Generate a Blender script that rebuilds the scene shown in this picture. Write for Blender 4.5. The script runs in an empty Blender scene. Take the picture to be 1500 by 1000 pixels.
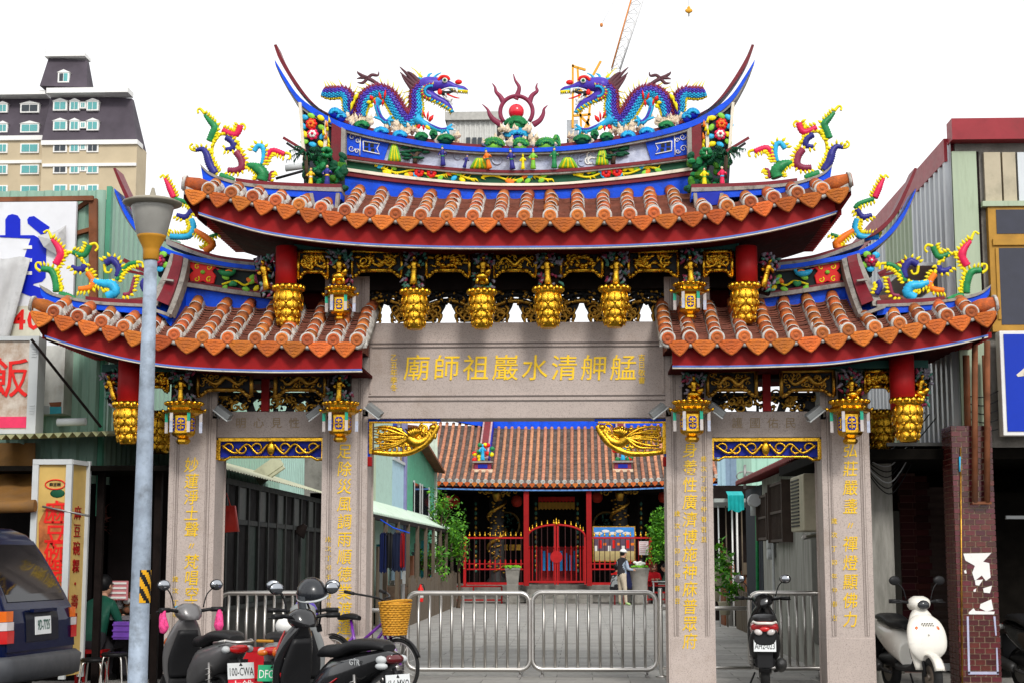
import bpy, math, random
from mathutils import Vector, Matrix, Euler
R = math.radians
SC = bpy.context.scene
COL = SC.collection
rnd = random.Random(7)
# ---------------------------------------------------------------- camera
FPX = 2300.0                                    # focal length in pixels of a 1500 px wide frame
PITCH = math.atan(315 / FPX)
YAW = math.atan(96 * math.cos(PITCH) / FPX)
CAM = Vector((0.72, -18.0, 1.5))
cam = bpy.data.cameras.new('camera')
camo = bpy.data.objects.new('camera', cam)
COL.objects.link(camo)
SC.camera = camo
cam.sensor_width = 36.0
cam.lens = 36.0 * FPX / 1500
cam.clip_start = 0.1
cam.clip_end = 3000
camo.location = CAM
camo.rotation_euler = (R(90) + PITCH, 0, YAW)
CR = Euler((R(90) + PITCH, 0, YAW)).to_matrix()
# ---------------------------------------------------------------- world: overcast daylight
SUN_EL = math.atan2(.72, math.hypot(.28, .90))
w = bpy.data.worlds.new('World')
SC.world = w
w.use_nodes = True
nt = w.node_tree
bg = nt.nodes['Background']
sky = nt.nodes.new('ShaderNodeTexSky')
sky.sky_type = 'NISHITA'
sky.sun_disc = False
sky.sun_elevation = SUN_EL
sky.sun_rotation = math.atan2(.28, -.90)
sky.air_density = 1.0
sky.dust_density = 4.0
hs = nt.nodes.new('ShaderNodeHueSaturation')
hs.inputs['Saturation'].default_value = 0.06
mx = nt.nodes.new('ShaderNodeMix'); mx.data_type = 'RGBA'
mx.inputs['Factor'].default_value = 0.75
mx.inputs[7].default_value = (11.2, 11.3, 11.5, 1)       # the closed cloud layer
nt.links.new(sky.outputs[0], hs.inputs['Color'])
nt.links.new(hs.outputs[0], mx.inputs[6])
nt.links.new(mx.outputs[2], bg.inputs['Color'])
bg.inputs['Strength'].default_value = 0.1
sun = bpy.data.lights.new('sun', 'SUN')
sun.energy = 1.5
sun.angle = R(12)
sun.color = (1, 0.96, 0.9)
suno = bpy.data.objects.new('sun', sun)
COL.objects.link(suno)
_d = Vector((0.28, -0.90, 0.72))                   # towards the sun: in front of the gate, a little right
suno.rotation_euler = _d.to_track_quat('Z', 'Y').to_euler()
vs = SC.view_settings
vs.view_transform = 'Standard'
vs.look = 'None'
vs.exposure = 0.38
vs.gamma = 1
vs.use_curve_mapping = False
# ---------------------------------------------------------------- geometry helpers
def W(px, py, Y):
 d = CR @ Vector(((px - 750) / FPX, (500 - py) / FPX, -1))
 t = (Y - CAM.y) / d.y
 return CAM + d * t
def S(Y): return (Y - CAM.y) / FPX               # metres per pixel at depth Y
def lerp(a, b, t): return a + (b - a) * t
def cat(pts, n=6):
 P = [Vector(p) for p in pts]
 if len(P) < 3: return [P[0].lerp(P[-1], i / n) for i in range(n + 1)]
 out = []
 for i in range(len(P) - 1):
  a = P[max(i - 1, 0)]; b = P[i]; c = P[i + 1]; d = P[min(i + 2, len(P) - 1)]
  for k in range(n):
   t = k / n
   out.append(0.5 * ((2 * b) + (c - a) * t + (2 * a - 5 * b + 4 * c - d) * t * t + (3 * b - a - 3 * c + d) * t ** 3))
 out.append(P[-1])
 return out
def resample(P, n):
 L = [0]
 for a, b in zip(P, P[1:]): L.append(L[-1] + (b - a).length)
 out = []; j = 0
 for i in range(n):
  s = L[-1] * i / (n - 1)
  while j < len(P) - 2 and L[j + 1] < s: j += 1
  q = (L[j + 1] - L[j]) or 1e-9
  out.append(P[j].lerp(P[j + 1], min(1, max(0, (s - L[j]) / q))))
 return out
def mir(pts, ax=757): return [(2 * ax - x, y) for x, y in pts]
def both(pts, ax=757): return list(pts[:-1]) + [(ax, pts[-1][1])] + mir(pts[:-1], ax)[::-1]
class G:
 def __init__(s): s.v = []; s.f = []; s.m = []; s.s = []; s.mi = 0; s.sm = False
 def add(s, vs, fs, sm=None, mi=None):
  b = len(s.v); s.v.extend([tuple(v) for v in vs])
  for f in fs:
   s.f.append([b + i for i in f]); s.m.append(s.mi if mi is None else mi); s.s.append(s.sm if sm is None else sm)
  return s
 def box(s, x0, x1, y0, y1, z0, z1, mi=None, T=None):
  v = [(x0, y0, z0), (x1, y0, z0), (x1, y1, z0), (x0, y1, z0), (x0, y0, z1), (x1, y0, z1), (x1, y1, z1), (x0, y1, z1)]
  if T is not None: v = [T @ Vector(q) for q in v]
  return s.add(v, [(0, 3, 2, 1), (4, 5, 6, 7), (0, 1, 5, 4), (1, 2, 6, 5), (2, 3, 7, 6), (3, 0, 4, 7)], False, mi)
 def bar(s, a, b, wd, ht, mi=None, up=(0, 0, 1)):
  a = Vector(a); b = Vector(b); d = (b - a)
  L = d.length; d.normalize(); u = Vector(up)
  if abs(d.dot(u)) > .98: u = Vector((0, 1, 0))
  x = d.cross(u).normalized(); u = x.cross(d)
  v = [a + x * (i * wd / 2) + u * (j * ht / 2) + d * k for k in (0, L) for i, j in ((-1, -1), (1, -1), (1, 1), (-1, 1))]
  return s.add(v, [(0, 3, 2, 1), (4, 5, 6, 7), (0, 1, 5, 4), (1, 2, 6, 5), (2, 3, 7, 6), (3, 0, 4, 7)], False, mi)
 def prism(s, poly, y0, y1, mi=None, bev=0.0, axis='y'):
  # poly: (x, z) outline, extruded in y (or (y, z) in x)
  n = len(poly); A = sum(poly[i][0] * poly[(i + 1) % n][1] - poly[(i + 1) % n][0] * poly[i][1] for i in range(n))
  if A < 0: poly = poly[::-1]
  mk = (lambda a, b, c: (a, c, b)) if axis == 'y' else (lambda a, b, c: (c, a, b))
  if bev:
   ins = []
   for i in range(n):
    p = Vector(poly[i]); a = Vector(poly[i - 1]); c = Vector(poly[(i + 1) % n])
    e1 = (p - a).normalized(); e2 = (c - p).normalized()
    nn = Vector((-(e1.y + e2.y), e1.x + e2.x)); nn.normalize()
    ins.append(p + nn * bev)
   rings = [[mk(p[0], p[1], y0) for p in ins], [mk(p[0], p[1], y0 + bev * .8) for p in poly], [mk(p[0], p[1], y1) for p in poly]]
  else:
   rings = [[mk(p[0], p[1], y0) for p in poly], [mk(p[0], p[1], y1) for p in poly]]
  v = [q for r in rings for q in r]; f = []
  for k in range(len(rings) - 1):
   for i in range(n):
    j = (i + 1) % n
    f.append((k * n + i, k * n + j, (k + 1) * n + j, (k + 1) * n + i))
  f.append(tuple(range(n - 1, -1, -1))) if False else f.append(tuple(range(n)))
  f.append(tuple(range((len(rings) - 1) * n + n - 1, (len(rings) - 1) * n - 1, -1)))
  if axis == 'x': f = [q[::-1] for q in f]
  return s.add(v, f, False, mi)
 def rings(s, rs, cap=True, mi=None, sm=True, mfun=None):
  n = len(rs[0]); v = [q for r in rs for q in r]; b = len(s.v); s.v.extend([tuple(q) for q in v])
  for k in range(len(rs) - 1):
   for i in range(n):
    j = (i + 1) % n
    s.f.append([b + k * n + i, b + k * n + j, b + (k + 1) * n + j, b + (k + 1) * n + i])
    s.m.append(mfun(k, i) if mfun else (s.mi if mi is None else mi)); s.s.append(sm)
  if cap:
   for q in (list(range(n))[::-1], list(range((len(rs) - 1) * n, len(rs) * n))):
    s.f.append([b + i for i in q]); s.m.append(mfun(0, 0) if mfun else (s.mi if mi is None else mi)); s.s.append(False)
  return s
 def tube(s, pts, r, n=8, flat=1.0, B=None, mi=None, cap=True, sm=True, mfun=None):
  P = [Vector(p) for p in pts]; m = len(P)
  if isinstance(r, (int, float)): r = [r] * m
  elif len(r) != m: r = [lerp(r[int(q)], r[min(int(q) + 1, len(r) - 1)], q - int(q)) for q in [i * (len(r) - 1) / (m - 1) for i in range(m)]]
  rs = []; A = None
  for i in range(m):
   t = (P[min(i + 1, m - 1)] - P[max(i - 1, 0)]).normalized()
   if B is not None:
    Bv = Vector(B); a = Bv.cross(t).normalized(); bb = Bv
   else:
    if A is None:
     u = Vector((0, 0, 1)) if abs(t.z) < .9 else Vector((0, 1, 0)); A = (u - t * u.dot(t)).normalized()
    else:
     A = (A - t * A.dot(t)).normalized()
    a = A; bb = t.cross(a)
   rs.append([P[i] + a * (math.cos(2 * math.pi * k / n) * r[i]) + bb * (math.sin(2 * math.pi * k / n) * r[i] * flat) for k in range(n)])
  return s.rings(rs, cap, mi, sm, mfun)
 def lathe(s, prof, c=(0, 0, 0), n=16, mi=None, axis='z', sm=True, T=None, a0=0.0):
  c = Vector(c); rs = []
  for r, z in prof:
   ring = []
   for k in range(n):
    a = a0 + 2 * math.pi * k / n; x = math.cos(a) * r; y = math.sin(a) * r
    q = Vector((x, y, z)) if axis == 'z' else (Vector((x, z, -y)) if axis == 'y' else Vector((z, x, y)))
    if T is not None: q = T @ q
    ring.append(c + q)
   rs.append(ring)
  return s.rings(rs, True, mi, sm)
 def ell(s, c, r, mi=None, nu=10, nv=6, T=None, sm=True):
  c = Vector(c); rs = []
  for j in range(nv + 1):
   th = math.pi * (0.04 + 0.92 * j / nv)
   ring = []
   for k in range(nu):
    a = 2 * math.pi * k / nu
    q = Vector((math.sin(th) * math.cos(a) * r[0], math.sin(th) * math.sin(a) * r[1], -math.cos(th) * r[2]))
    if T is not None: q = T @ q
    ring.append(c + q)
   rs.append(ring)
  return s.rings(rs, True, mi, sm)
 def cone(s, a, b, r, n=5, mi=None, flat=1.0):
  a = Vector(a); b = Vector(b); d = (b - a).normalized()
  u = Vector((0, 1, 0)) if abs(d.y) < .9 else Vector((1, 0, 0))
  x = d.cross(u).normalized(); y = x.cross(d)
  v = [a + x * (math.cos(2 * math.pi * k / n) * r) + y * (math.sin(2 * math.pi * k / n) * r * flat) for k in range(n)] + [b]
  return s.add(v, [(k, (k + 1) % n, n) for k in range(n)] + [tuple(range(n))[::-1]], True, mi)
 def band(s, top, bot, Y0, Y1, mi=None, n=48, world=False, lift=0.0):
  if not world:
   top = [W(x, y, Y0) for x, y in top]; bot = [W(x, y, Y0) for x, y in bot]
  T = resample(cat(top, 6), n); B = resample(cat(bot, 6), n); rs = []
  for t, b in zip(T, B):
   rs.append([Vector((b.x, Y0, b.z)), Vector((b.x, Y1, b.z + lift)), Vector((t.x, Y1, t.z + lift)), Vector((t.x, Y0, t.z))])
  return s.rings(rs, True, mi, False)
 def quad(s, a, b, c, d, mi=None): return s.add([a, b, c, d], [(0, 1, 2, 3)], False, mi)
 def corr(s, a, b, z0, z1, pitch=.2, amp=.03, nrm=None, mi=None, z1b=None, z0b=None):
  # corrugated sheet standing on the line a-b
  a = Vector((a[0], a[1], 0)); b = Vector((b[0], b[1], 0)); d = b - a; L = d.length; d.normalize()
  nn = Vector((d.y, -d.x, 0)) if nrm is None else Vector(nrm)
  k = max(1, int(round(L / pitch))); v = []; z1b = z1 if z1b is None else z1b; z0b = z0 if z0b is None else z0b
  for i in range(k):
   for fr, h in ((0, 0), (.35, 0), (.5, 1), (.85, 1)):
    t = min(1, (i + fr) / k); p = a + d * (L * t) + nn * (h * amp)
    v.append((p.x, p.y, lerp(z0, z0b, t))); v.append((p.x, p.y, lerp(z1, z1b, t)))
  v.append((b.x, b.y, z0b)); v.append((b.x, b.y, z1b))
  m = len(v) // 2
  fs = [(2 * i, 2 * i + 2, 2 * i + 3, 2 * i + 1) for i in range(m - 1)]
  return s.add(v, fs, False, mi)
 def mesh(s, name, mats, off=(0, 0, 0)):
  me = bpy.data.meshes.new(name); o = Vector(off)
  me.from_pydata([tuple(Vector(q) - o) for q in s.v] if o.length else s.v, [], s.f)
  for m in mats: me.materials.append(m)
  me.polygons.foreach_set('material_index', s.m); me.polygons.foreach_set('use_smooth', s.s)
  me.update(); return me
 def build(s, name, mats, parent=None, bev=0, kind=None, **tags):
  if not isinstance(mats, (list, tuple)): mats = [mats]
  off = wloc(parent) if parent else Vector((0, 0, 0))
  o = bpy.data.objects.new(name, s.mesh(name, mats, off)); COL.objects.link(o)
  if parent: o.parent = parent
  if bev:
   b = o.modifiers.new('bevel', 'BEVEL'); b.width = bev; b.segments = 2; b.limit_method = 'ANGLE'; b.angle_limit = R(40)
  if kind: o['kind'] = kind
  for k, val in tags.items(): o[k] = val
  return o
def wloc(o):
 v = Vector((0, 0, 0))
 while o: v = v + o.location; o = o.parent
 return v
def thing(name, label, cat_, loc=(0, 0, 0), group=None, rz=0):
 o = bpy.data.objects.new(name, None); COL.objects.link(o); o.location = loc; o.rotation_euler.z = rz
 o.empty_display_size = .2; o['label'] = label; o['category'] = cat_
 if group: o['group'] = group
 return o
def inst(me, name, parent, loc, rot=(0, 0, 0), sc=(1, 1, 1)):
 o = bpy.data.objects.new(name, me); COL.objects.link(o); o.parent = parent
 o.location = Vector(loc) - wloc(parent); o.rotation_euler = rot; o.scale = sc
 return o
def dup(o, parent=None, top=True, **kw):
 c = o.copy(); COL.objects.link(c)
 if parent: c.parent = parent
 for ch in list(o.children): dup(ch, c)
 for k, val in kw.items(): c[k] = val
 return c
def one(g, name, mats, label, cat_, group=None, bev=0, loc=None):
 """a thing that is one mesh, its origin at its base"""
 if loc is None:
  xs = [q[0] for q in g.v]; ys = [q[1] for q in g.v]; zs = [q[2] for q in g.v]
  loc = ((min(xs) + max(xs)) / 2, (min(ys) + max(ys)) / 2, min(zs))
 if not isinstance(mats, (list, tuple)): mats = [mats]
 o = bpy.data.objects.new(name, g.mesh(name, mats, loc)); COL.objects.link(o); o.location = loc
 o['label'] = label; o['category'] = cat_
 if group: o['group'] = group
 if bev:
  b = o.modifiers.new('bevel', 'BEVEL'); b.width = bev; b.segments = 2; b.limit_method = 'ANGLE'; b.angle_limit = R(40)
 return o
def text(body, size, loc, mat, parent=None, name='lettering', rot=(R(90), 0, 0), ext=.004, vertical=False, gap=1.0, sx=1.0, off=0.0, shear=0.0):
 f = bpy.data.curves.new(name, 'FONT'); f.body = '\n'.join(body) if vertical else body
 f.size = size; f.align_x = 'CENTER'; f.align_y = 'CENTER'; f.extrude = ext; f.space_line = gap; f.offset = off; f.shear = shear
 f.resolution_u = 2
 t = bpy.data.objects.new('tmp', f); COL.objects.link(t)
 dg = bpy.context.evaluated_depsgraph_get(); me = bpy.data.meshes.new_from_object(t.evaluated_get(dg))
 bpy.data.objects.remove(t); bpy.data.curves.remove(f)
 me.materials.clear(); me.materials.append(mat); me.name = name
 o = bpy.data.objects.new(name, me); COL.objects.link(o)
 if parent: o.parent = parent; o.location = Vector(loc) - wloc(parent)
 else: o.location = loc
 o.rotation_euler = rot; o.scale = (sx, 1, 1)
 return o
# ---------------------------------------------------------------- materials
MATS = {}
def M(name, col, rough=.6, metal=0.0, var=.15, vs=6.0, bump=.0, bs=40.0, rn=0.0, dirt=0.0, dcol=(.05, .045, .04), ds=3.0, spec=None, alpha=None, coat=0.0, speck=0.0, sps=150.0, scol=(.08, .07, .07), stretch=None, emit=None, trans=0.0):
 m = bpy.data.materials.new(name); m.use_nodes = True; MATS[name] = m
 t = m.node_tree; N = t.nodes; L = t.links; p = N['Principled BSDF']
 p.inputs['Roughness'].default_value = rough; p.inputs['Metallic'].default_value = metal
 if spec is None and not metal and not coat and rough > .22: spec = .22
 if spec is not None: p.inputs['Specular IOR Level'].default_value = spec
 if coat: p.inputs['Coat Weight'].default_value = coat; p.inputs['Coat Roughness'].default_value = .08
 if trans: p.inputs['Transmission Weight'].default_value = trans
 if alpha is not None: p.inputs['Alpha'].default_value = alpha
 tc = N.new('ShaderNodeTexCoord'); geo = tc.outputs['Object']
 if stretch:
  mp = N.new('ShaderNodeMapping'); mp.inputs['Scale'].default_value = stretch; L.new(geo, mp.inputs[0]); geo = mp.outputs[0]
 def noise(sc, det=4.0, rg=.6):
  n = N.new('ShaderNodeTexNoise'); n.inputs['Scale'].default_value = sc; n.inputs['Detail'].default_value = det; n.inputs['Roughness'].default_value = rg
  L.new(geo, n.inputs['Vector']); return n
 def ramp(src, a, b):
  r = N.new('ShaderNodeMapRange'); r.inputs[1].default_value = a; r.inputs[2].default_value = b; L.new(src, r.inputs[0]); return r.outputs[0]
 def mix(f, a, b, bt='MIX'):
  x = N.new('ShaderNodeMix'); x.data_type = 'RGBA'; x.blend_type = bt; x.clamp_result = False
  for q, i in ((f, 0), (a, 6), (b, 7)):
   if hasattr(q, 'links'): L.new(q, x.inputs[i])
   else: x.inputs[i].default_value = q if i == 0 else (*q[:3], 1)
  return x.outputs[2]
 c = tuple(col)
 cur = None
 n1 = noise(vs)
 v = N.new('ShaderNodeHueSaturation'); v.inputs['Color'].default_value = (*c, 1)
 mr = N.new('ShaderNodeMapRange'); mr.inputs[1].default_value = .3; mr.inputs[2].default_value = .7
 mr.inputs[3].default_value = 1 - var; mr.inputs[4].default_value = 1 + var; L.new(n1.outputs[0], mr.inputs[0])
 if rn:
  oi = N.new('ShaderNodeObjectInfo'); m2 = N.new('ShaderNodeMapRange'); m2.inputs[3].default_value = 1 - rn; m2.inputs[4].default_value = 1 + rn
  L.new(oi.outputs['Random'], m2.inputs[0]); mu = N.new('ShaderNodeMath'); mu.operation = 'MULTIPLY'
  L.new(mr.outputs[0], mu.inputs[0]); L.new(m2.outputs[0], mu.inputs[1]); L.new(mu.outputs[0], v.inputs['Value'])
  m3 = N.new('ShaderNodeMapRange'); m3.inputs[3].default_value = .5 - rn * .035; m3.inputs[4].default_value = .5 + rn * .035
  sn = N.new('ShaderNodeMath'); sn.operation = 'FRACT'; s2 = N.new('ShaderNodeMath'); s2.operation = 'MULTIPLY'; s2.inputs[1].default_value = 7.31
  L.new(oi.outputs['Random'], s2.inputs[0]); L.new(s2.outputs[0], sn.inputs[0]); L.new(sn.outputs[0], m3.inputs[0]); L.new(m3.outputs[0], v.inputs['Hue'])
 else: L.new(mr.outputs[0], v.inputs['Value'])
 cur = v.outputs[0]
 if speck:
  n3 = noise(sps, 2.0, .9); cur = mix(ramp(n3.outputs[0], .55, .63), cur, scol) if speck >= 1 else mix_f(N, L, ramp(n3.outputs[0], .52, .66), speck, cur, scol, mix)
 if dirt:
  n2 = noise(ds, 8.0, .7); f = ramp(n2.outputs[0], .62 - dirt * .3, .78 - dirt * .2)
  ml = N.new('ShaderNodeMath'); ml.operation = 'MULTIPLY'; ml.inputs[1].default_value = min(.9, .4 + dirt * .5); L.new(f, ml.inputs[0])
  cur = mix(ml.outputs[0], cur, dcol)
 L.new(cur, p.inputs['Base Color'])
 if rough < .9 and not trans:
  n5 = noise(vs * 2.3); r5 = N.new('ShaderNodeMapRange'); r5.inputs[3].default_value = max(0.02, rough * .75); r5.inputs[4].default_value = min(1, rough * 1.3); L.new(n5.outputs[0], r5.inputs[0]); L.new(r5.outputs[0], p.inputs['Roughness'])
 if bump:
  n4 = noise(bs, 5.0, .65); b = N.new('ShaderNodeBump'); b.inputs['Strength'].default_value = bump; b.inputs['Distance'].default_value = .01
  L.new(n4.outputs[0], b.inputs['Height']); L.new(b.outputs[0], p.inputs['Normal'])
 return m
def mix_f(N, L, f, k, a, b, mix):
 ml = N.new('ShaderNodeMath'); ml.operation = 'MULTIPLY'; ml.inputs[1].default_value = k; L.new(f, ml.inputs[0]); return mix(ml.outputs[0], a, b)
blue = M('blue_paint', (.002, .075, .72), .45, var=.2, vs=4, bump=.35, dirt=.42, ds=6, dcol=(.02, .03, .14), spec=.18)
dblue = M('deep_blue', (.006, .02, .35), .5, var=.2)
maroon = M('maroon_paint', (.17, .012, .02), .45, var=.2, dirt=.25, ds=4, bump=.2)
redp = M('red_paint', (.30, .004, .005), .55, spec=.2,  var=.2, vs=3, dirt=.25, dcol=(.03, .004, .004), ds=3)
redb = M('bright_red', (.72, .015, .012), .4, var=.12)
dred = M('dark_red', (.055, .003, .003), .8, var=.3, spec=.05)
trim = M('weathered_trim', (.40, .37, .33), .8, var=.3, vs=9, dirt=.75, ds=9, bump=.5, dcol=(.07, .06, .055))
cream = M('cream_line', (.75, .68, .55), .6, var=.12, dirt=.3, ds=8, dcol=(.2, .17, .14))
gold = M('gilding', (.80, .45, .035), .27, 1.0, var=.3, vs=14, bump=.4, bs=50, dirt=.5, ds=10, dcol=(.22, .10, .01))
goldd = M('old_gilding', (.55, .30, .05), .42, 1.0, var=.35, vs=14, bump=.5, bs=50, dirt=.45, ds=10, dcol=(.05, .02, .005))
goldp = M('gold_paint', (.88, .56, .01), .35, .3, var=.1)
yel = M('yellow_glaze', (.86, .70, .01), .35, var=.12, vs=20, dirt=.15, ds=14, dcol=(.3, .2, .02))
grn = M('green_glaze', (.02, .22, .07), .35, var=.3, vs=16)
lgrn = M('light_green_glaze', (.22, .55, .05), .4, var=.2, vs=16)
dgrn = M('dark_green_paint', (.004, .07, .03), .5, var=.2)
cyan = M('turquoise_glaze', (.03, .42, .72), .33, var=.2, vs=20)
vio = M('violet_glaze', (.07, .04, .40), .33, var=.25, vs=20)
navy = M('navy_glaze', (.03, .03, .22), .35, var=.25, vs=16)
crim = M('crimson_glaze', (.72, .02, .09), .35, var=.15, vs=16)
oran = M('orange_glaze', (.86, .20, .02), .35, var=.2, vs=16)
wine = M('wine_glaze', (.24, .03, .07), .4, var=.25, vs=16)
brownf = M('dark_plume', (.10, .035, .045), .5, var=.3)
rockc = M('rock_cream', (.72, .58, .42), .75, var=.2, vs=14, bump=.5, dirt=.3, ds=12, dcol=(.2, .13, .08))
white = M('white_paint', (.80, .79, .76), .5, var=.06, dirt=.12)
skin = M('painted_skin', (.75, .48, .33), .5, var=.1)
black = M('black_lacquer', (.006, .006, .007), .5, var=.2, spec=.25)
dark_shade = M('dark_timber_shade', (.012, .008, .007), .85, var=.4, dirt=.3, spec=.1, dcol=(.004,.004,.004))  # timber tone lowered to near black, so eave and recess shade sits in colour
terra = M('terracotta', (.60, .155, .030), .78, var=.30, vs=9, bump=.7, bs=60, rn=.34, dirt=.7, ds=7, dcol=(.15, .06, .04), spec=.2)
terrad = M('terracotta_drip', (.60, .15, .026), .82, var=.35, vs=16, bump=1.0, bs=45, rn=.30, dirt=.6, ds=9, dcol=(.15, .05, .03), spec=.2)
pan = M('pan_tile', (.21, .075, .05), .85, spec=.1,  var=.4, vs=10, bump=.6, dirt=.5, ds=5, dcol=(.05, .035, .03))
mort = M('lime_mortar', (.66, .63, .58), .85, var=.2, vs=12, bump=.8, bs=45, dirt=.75, ds=8, dcol=(.16, .14, .12))
granite = M('pink_granite', (.48, .405, .365), .6, var=.08, vs=1.6, bump=.15, bs=220, speck=.8, sps=85, scol=(.25, .205, .185), dirt=.3, ds=1.3, dcol=(.27, .20, .15))
granited = M('granite_dark_strip', (.20, .165, .15), .7, var=.1)  # flat strips of darker granite along the mouldings
steel = M('stainless_steel', (.60, .58, .55), .36, 1.0, var=.04, vs=2)
dsteel = M('dull_steel', (.30, .29, .28), .45, .9, var=.2)
grey = M('grey_plastic', (.22, .23, .23), .5, var=.08)
lgrey = M('light_grey_plastic', (.50, .52, .52), .45, var=.06)
blk = M('black_plastic', (.012, .012, .013), .45, var=.1)
rub = M('tyre_rubber', (.018, .018, .018), .85, var=.2)
glass = M('dark_glass', (.02, .025, .03), .06, var=.05, spec=.8)
pavem = M('paving_stone', (.29, .28, .26), .75, var=.14, vs=2.5, bump=.3, rn=.16, dirt=.5, ds=1.5, dcol=(.16, .15, .14))
asph = M('asphalt', (.055, .055, .056), .9, var=.15, vs=4, bump=.6, bs=120)
conc = M('concrete', (.26, .245, .22), .85, var=.2, vs=2, bump=.5, dirt=.55, ds=1.8, dcol=(.07, .065, .055))
concl = M('pale_plaster', (.36, .35, .315), .85, var=.2, vs=2.5, bump=.3, dirt=.65, ds=2.6, stretch=(2, 2, .3), dcol=(.12, .12, .10))
rust = M('rusty_steel', (.20, .07, .03), .8, var=.4, dirt=.5)
mint = M('mint_sheet', (.30, .46, .37), .55, var=.14, vs=3, dirt=.45, ds=3, stretch=(2, 2, .22), dcol=(.10, .25, .18))
dmint = M('green_sheet', (.08, .30, .19), .5, var=.15, dirt=.35, ds=1.5, dcol=(.03, .10, .07))
paleg = M('pale_green_sheet', (.42, .50, .36), .55, var=.14, vs=3, dirt=.5, ds=3, stretch=(2, 2, .22), dcol=(.16, .19, .12))
silv = M('silver_sheet', (.50, .53, .55), .42, .3, var=.08, dirt=.25, ds=1.2, dcol=(.2, .2, .2), stretch=(3, 3, .3))
bluesh = M('pale_blue_sheet', (.33, .48, .56), .45, var=.08, dirt=.2)
leaf = M('leaf', (.055, .20, .015), .5, var=.4, vs=5)
leafl = M('leaf_light', (.14, .38, .02), .5, var=.3, vs=5)
bark = M('bark', (.09, .06, .04), .9, var=.3, bump=.6)
wood = M('old_wood', (.13, .10, .07), .85, var=.3, dirt=.5, bump=.5, stretch=(4, 4, .5))
# ================================================================ THE GATEWAY
gate = thing('temple_gateway', 'ornate granite temple gateway with two tiers of curved orange tiled roofs', 'gateway', (W(757, 815, .3).x, .3, 0))
YE = -0.95; RB = .12
def PX(pts, Y): return [W(x, y, Y) for x, y in pts]
# ---- pillars
pill = [(281, 57), (506, 58), (1012, 57), (1236, 55)]
PT = ['妙蓮淨土聲〃梵唱空人心', '足除災風調雨順德業渡蓬萊', '身養性廣濟博施神庥普眾府', '弘莊嚴盞〃禪燈顯佛力']
PY0 = [682, 662, 660, 660]; PY1 = [918, 945, 940, 908]
pc = []
for k, (px, wd) in enumerate(((278, 64), (503, 62), (1012, 62), (1243, 64))):
 c = W(px, 815, 0); hw = wd * S(0) / 2; top = W(px, 545 if k in (0, 3) else 408, 0).z
 g = G(); g.prism([(c.x - hw, 0), (c.x + hw, 0), (c.x + hw, .56), (c.x - hw, .56)][0:0] or [(c.x - hw, .0), (c.x + hw, .0), (c.x + hw, top), (c.x - hw, top)], 0.0, .56)
 o = g.build('pillar', granite, gate, bev=.02)
 g = G()                                                   # raised border mouldings on the front, down to the plain foot
 for sx in (-1, 1):
  for q, ww in ((hw - .055, .016), (hw - .085, .008)):
   g.box(c.x + sx * q - ww / 2, c.x + sx * q + ww / 2, -.008, .004, .62, top - .002)
   g.box(c.x + sx * q - ww / 2 - .006, c.x + sx * q + ww / 2 + .006, -.002, .003, .622, top - .004, mi=1)
 g.build('moulding', [granite, granited], o)
 g = G(); g.box(c.x - hw - .003, c.x + hw + .003, -.004, .564, 0, .6); g.build('plinth', granite, o, bev=.006)
 pc.append((c.x, hw, o))
 n = len(PT[k]); dx = {0: 2, 1: 1, 2: -2, 3: 2}[k]
 for i, ch in enumerate(PT[k]):
  py = lerp(PY0[k], PY1[k], i / (n - 1)); q = W(px + dx, py, 0)
  text(ch, .185 if ch != '〃' else .12, (q.x, -.004, q.z), goldp, o, 'character', off=.0004, sx=.92, shear=.10)
 for (a, b, sx, n2) in (((790, 900, -22, 9),) if k == 1 else ((672, 790, 19, 9), (752, 880, -20, 8)) if k == 2 else ((848, 900, -21, 4),) if k == 0 else ((763, 905, -21, 8),)):
  col = '歲次丁卯年仲春吉旦敬立'[:n2]
  for i, ch in enumerate(col):
   q = W(px + sx, lerp(a, b, i / (n2 - 1)), 0)
   text(ch, .07, (q.x, -.004, q.z), goldp, o, 'character', off=.0)
# rear pillars' caps are hidden; side returns of the lintel join the pillars
# ---- lintels
fgold = M('faded_gold', (.34, .25, .15), .6)
a = W(530, 472, 0); b = W(985, 612, 0); x0, x1 = pc[1][0] + pc[1][1] - .004, pc[2][0] - pc[2][1] + .004
zt = W(757, 472, .05).z; zb = W(757, 612, .05).z
g = G(); g.box(x0 + .003, x1 - .003, .05, .50, zb, zt)
lin = g.build('lintel', granite, gate, bev=.01)
g = G()
for py, h in ((499, .02), (506, .01), (577, .012), (583, .02)):
 z = W(757, py, .05).z; g.box(x0 + .01, x1 - .01, .034, .052, z - h, z); g.box(x0 + .01, x1 - .01, .04, .051, z - h - .012, z - h - .001, mi=1)
for xx in (x0 + .03, x1 - .05):
 g.box(xx, xx + .02, .036, .0515, W(757, 575, .05).z, W(757, 508, .05).z)
g.build('moulding', [granite, granited], lin)
for i, ch in enumerate('廟師祖巖水清舺艋'):
 q = W(610 + i * 43.2, 541, .05); text(ch, .315, (q.x, .044, q.z), goldp, lin, 'character', off=.0008, shear=.06)
for px, s in ((577, '乙丑年季冬'), (940, '吉日敬書')):
 for i, ch in enumerate(s):
  q = W(px, 524 + i * 11, .05); text(ch, .085, (q.x, .046, q.z), goldp, lin, 'character', off=.0)
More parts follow.
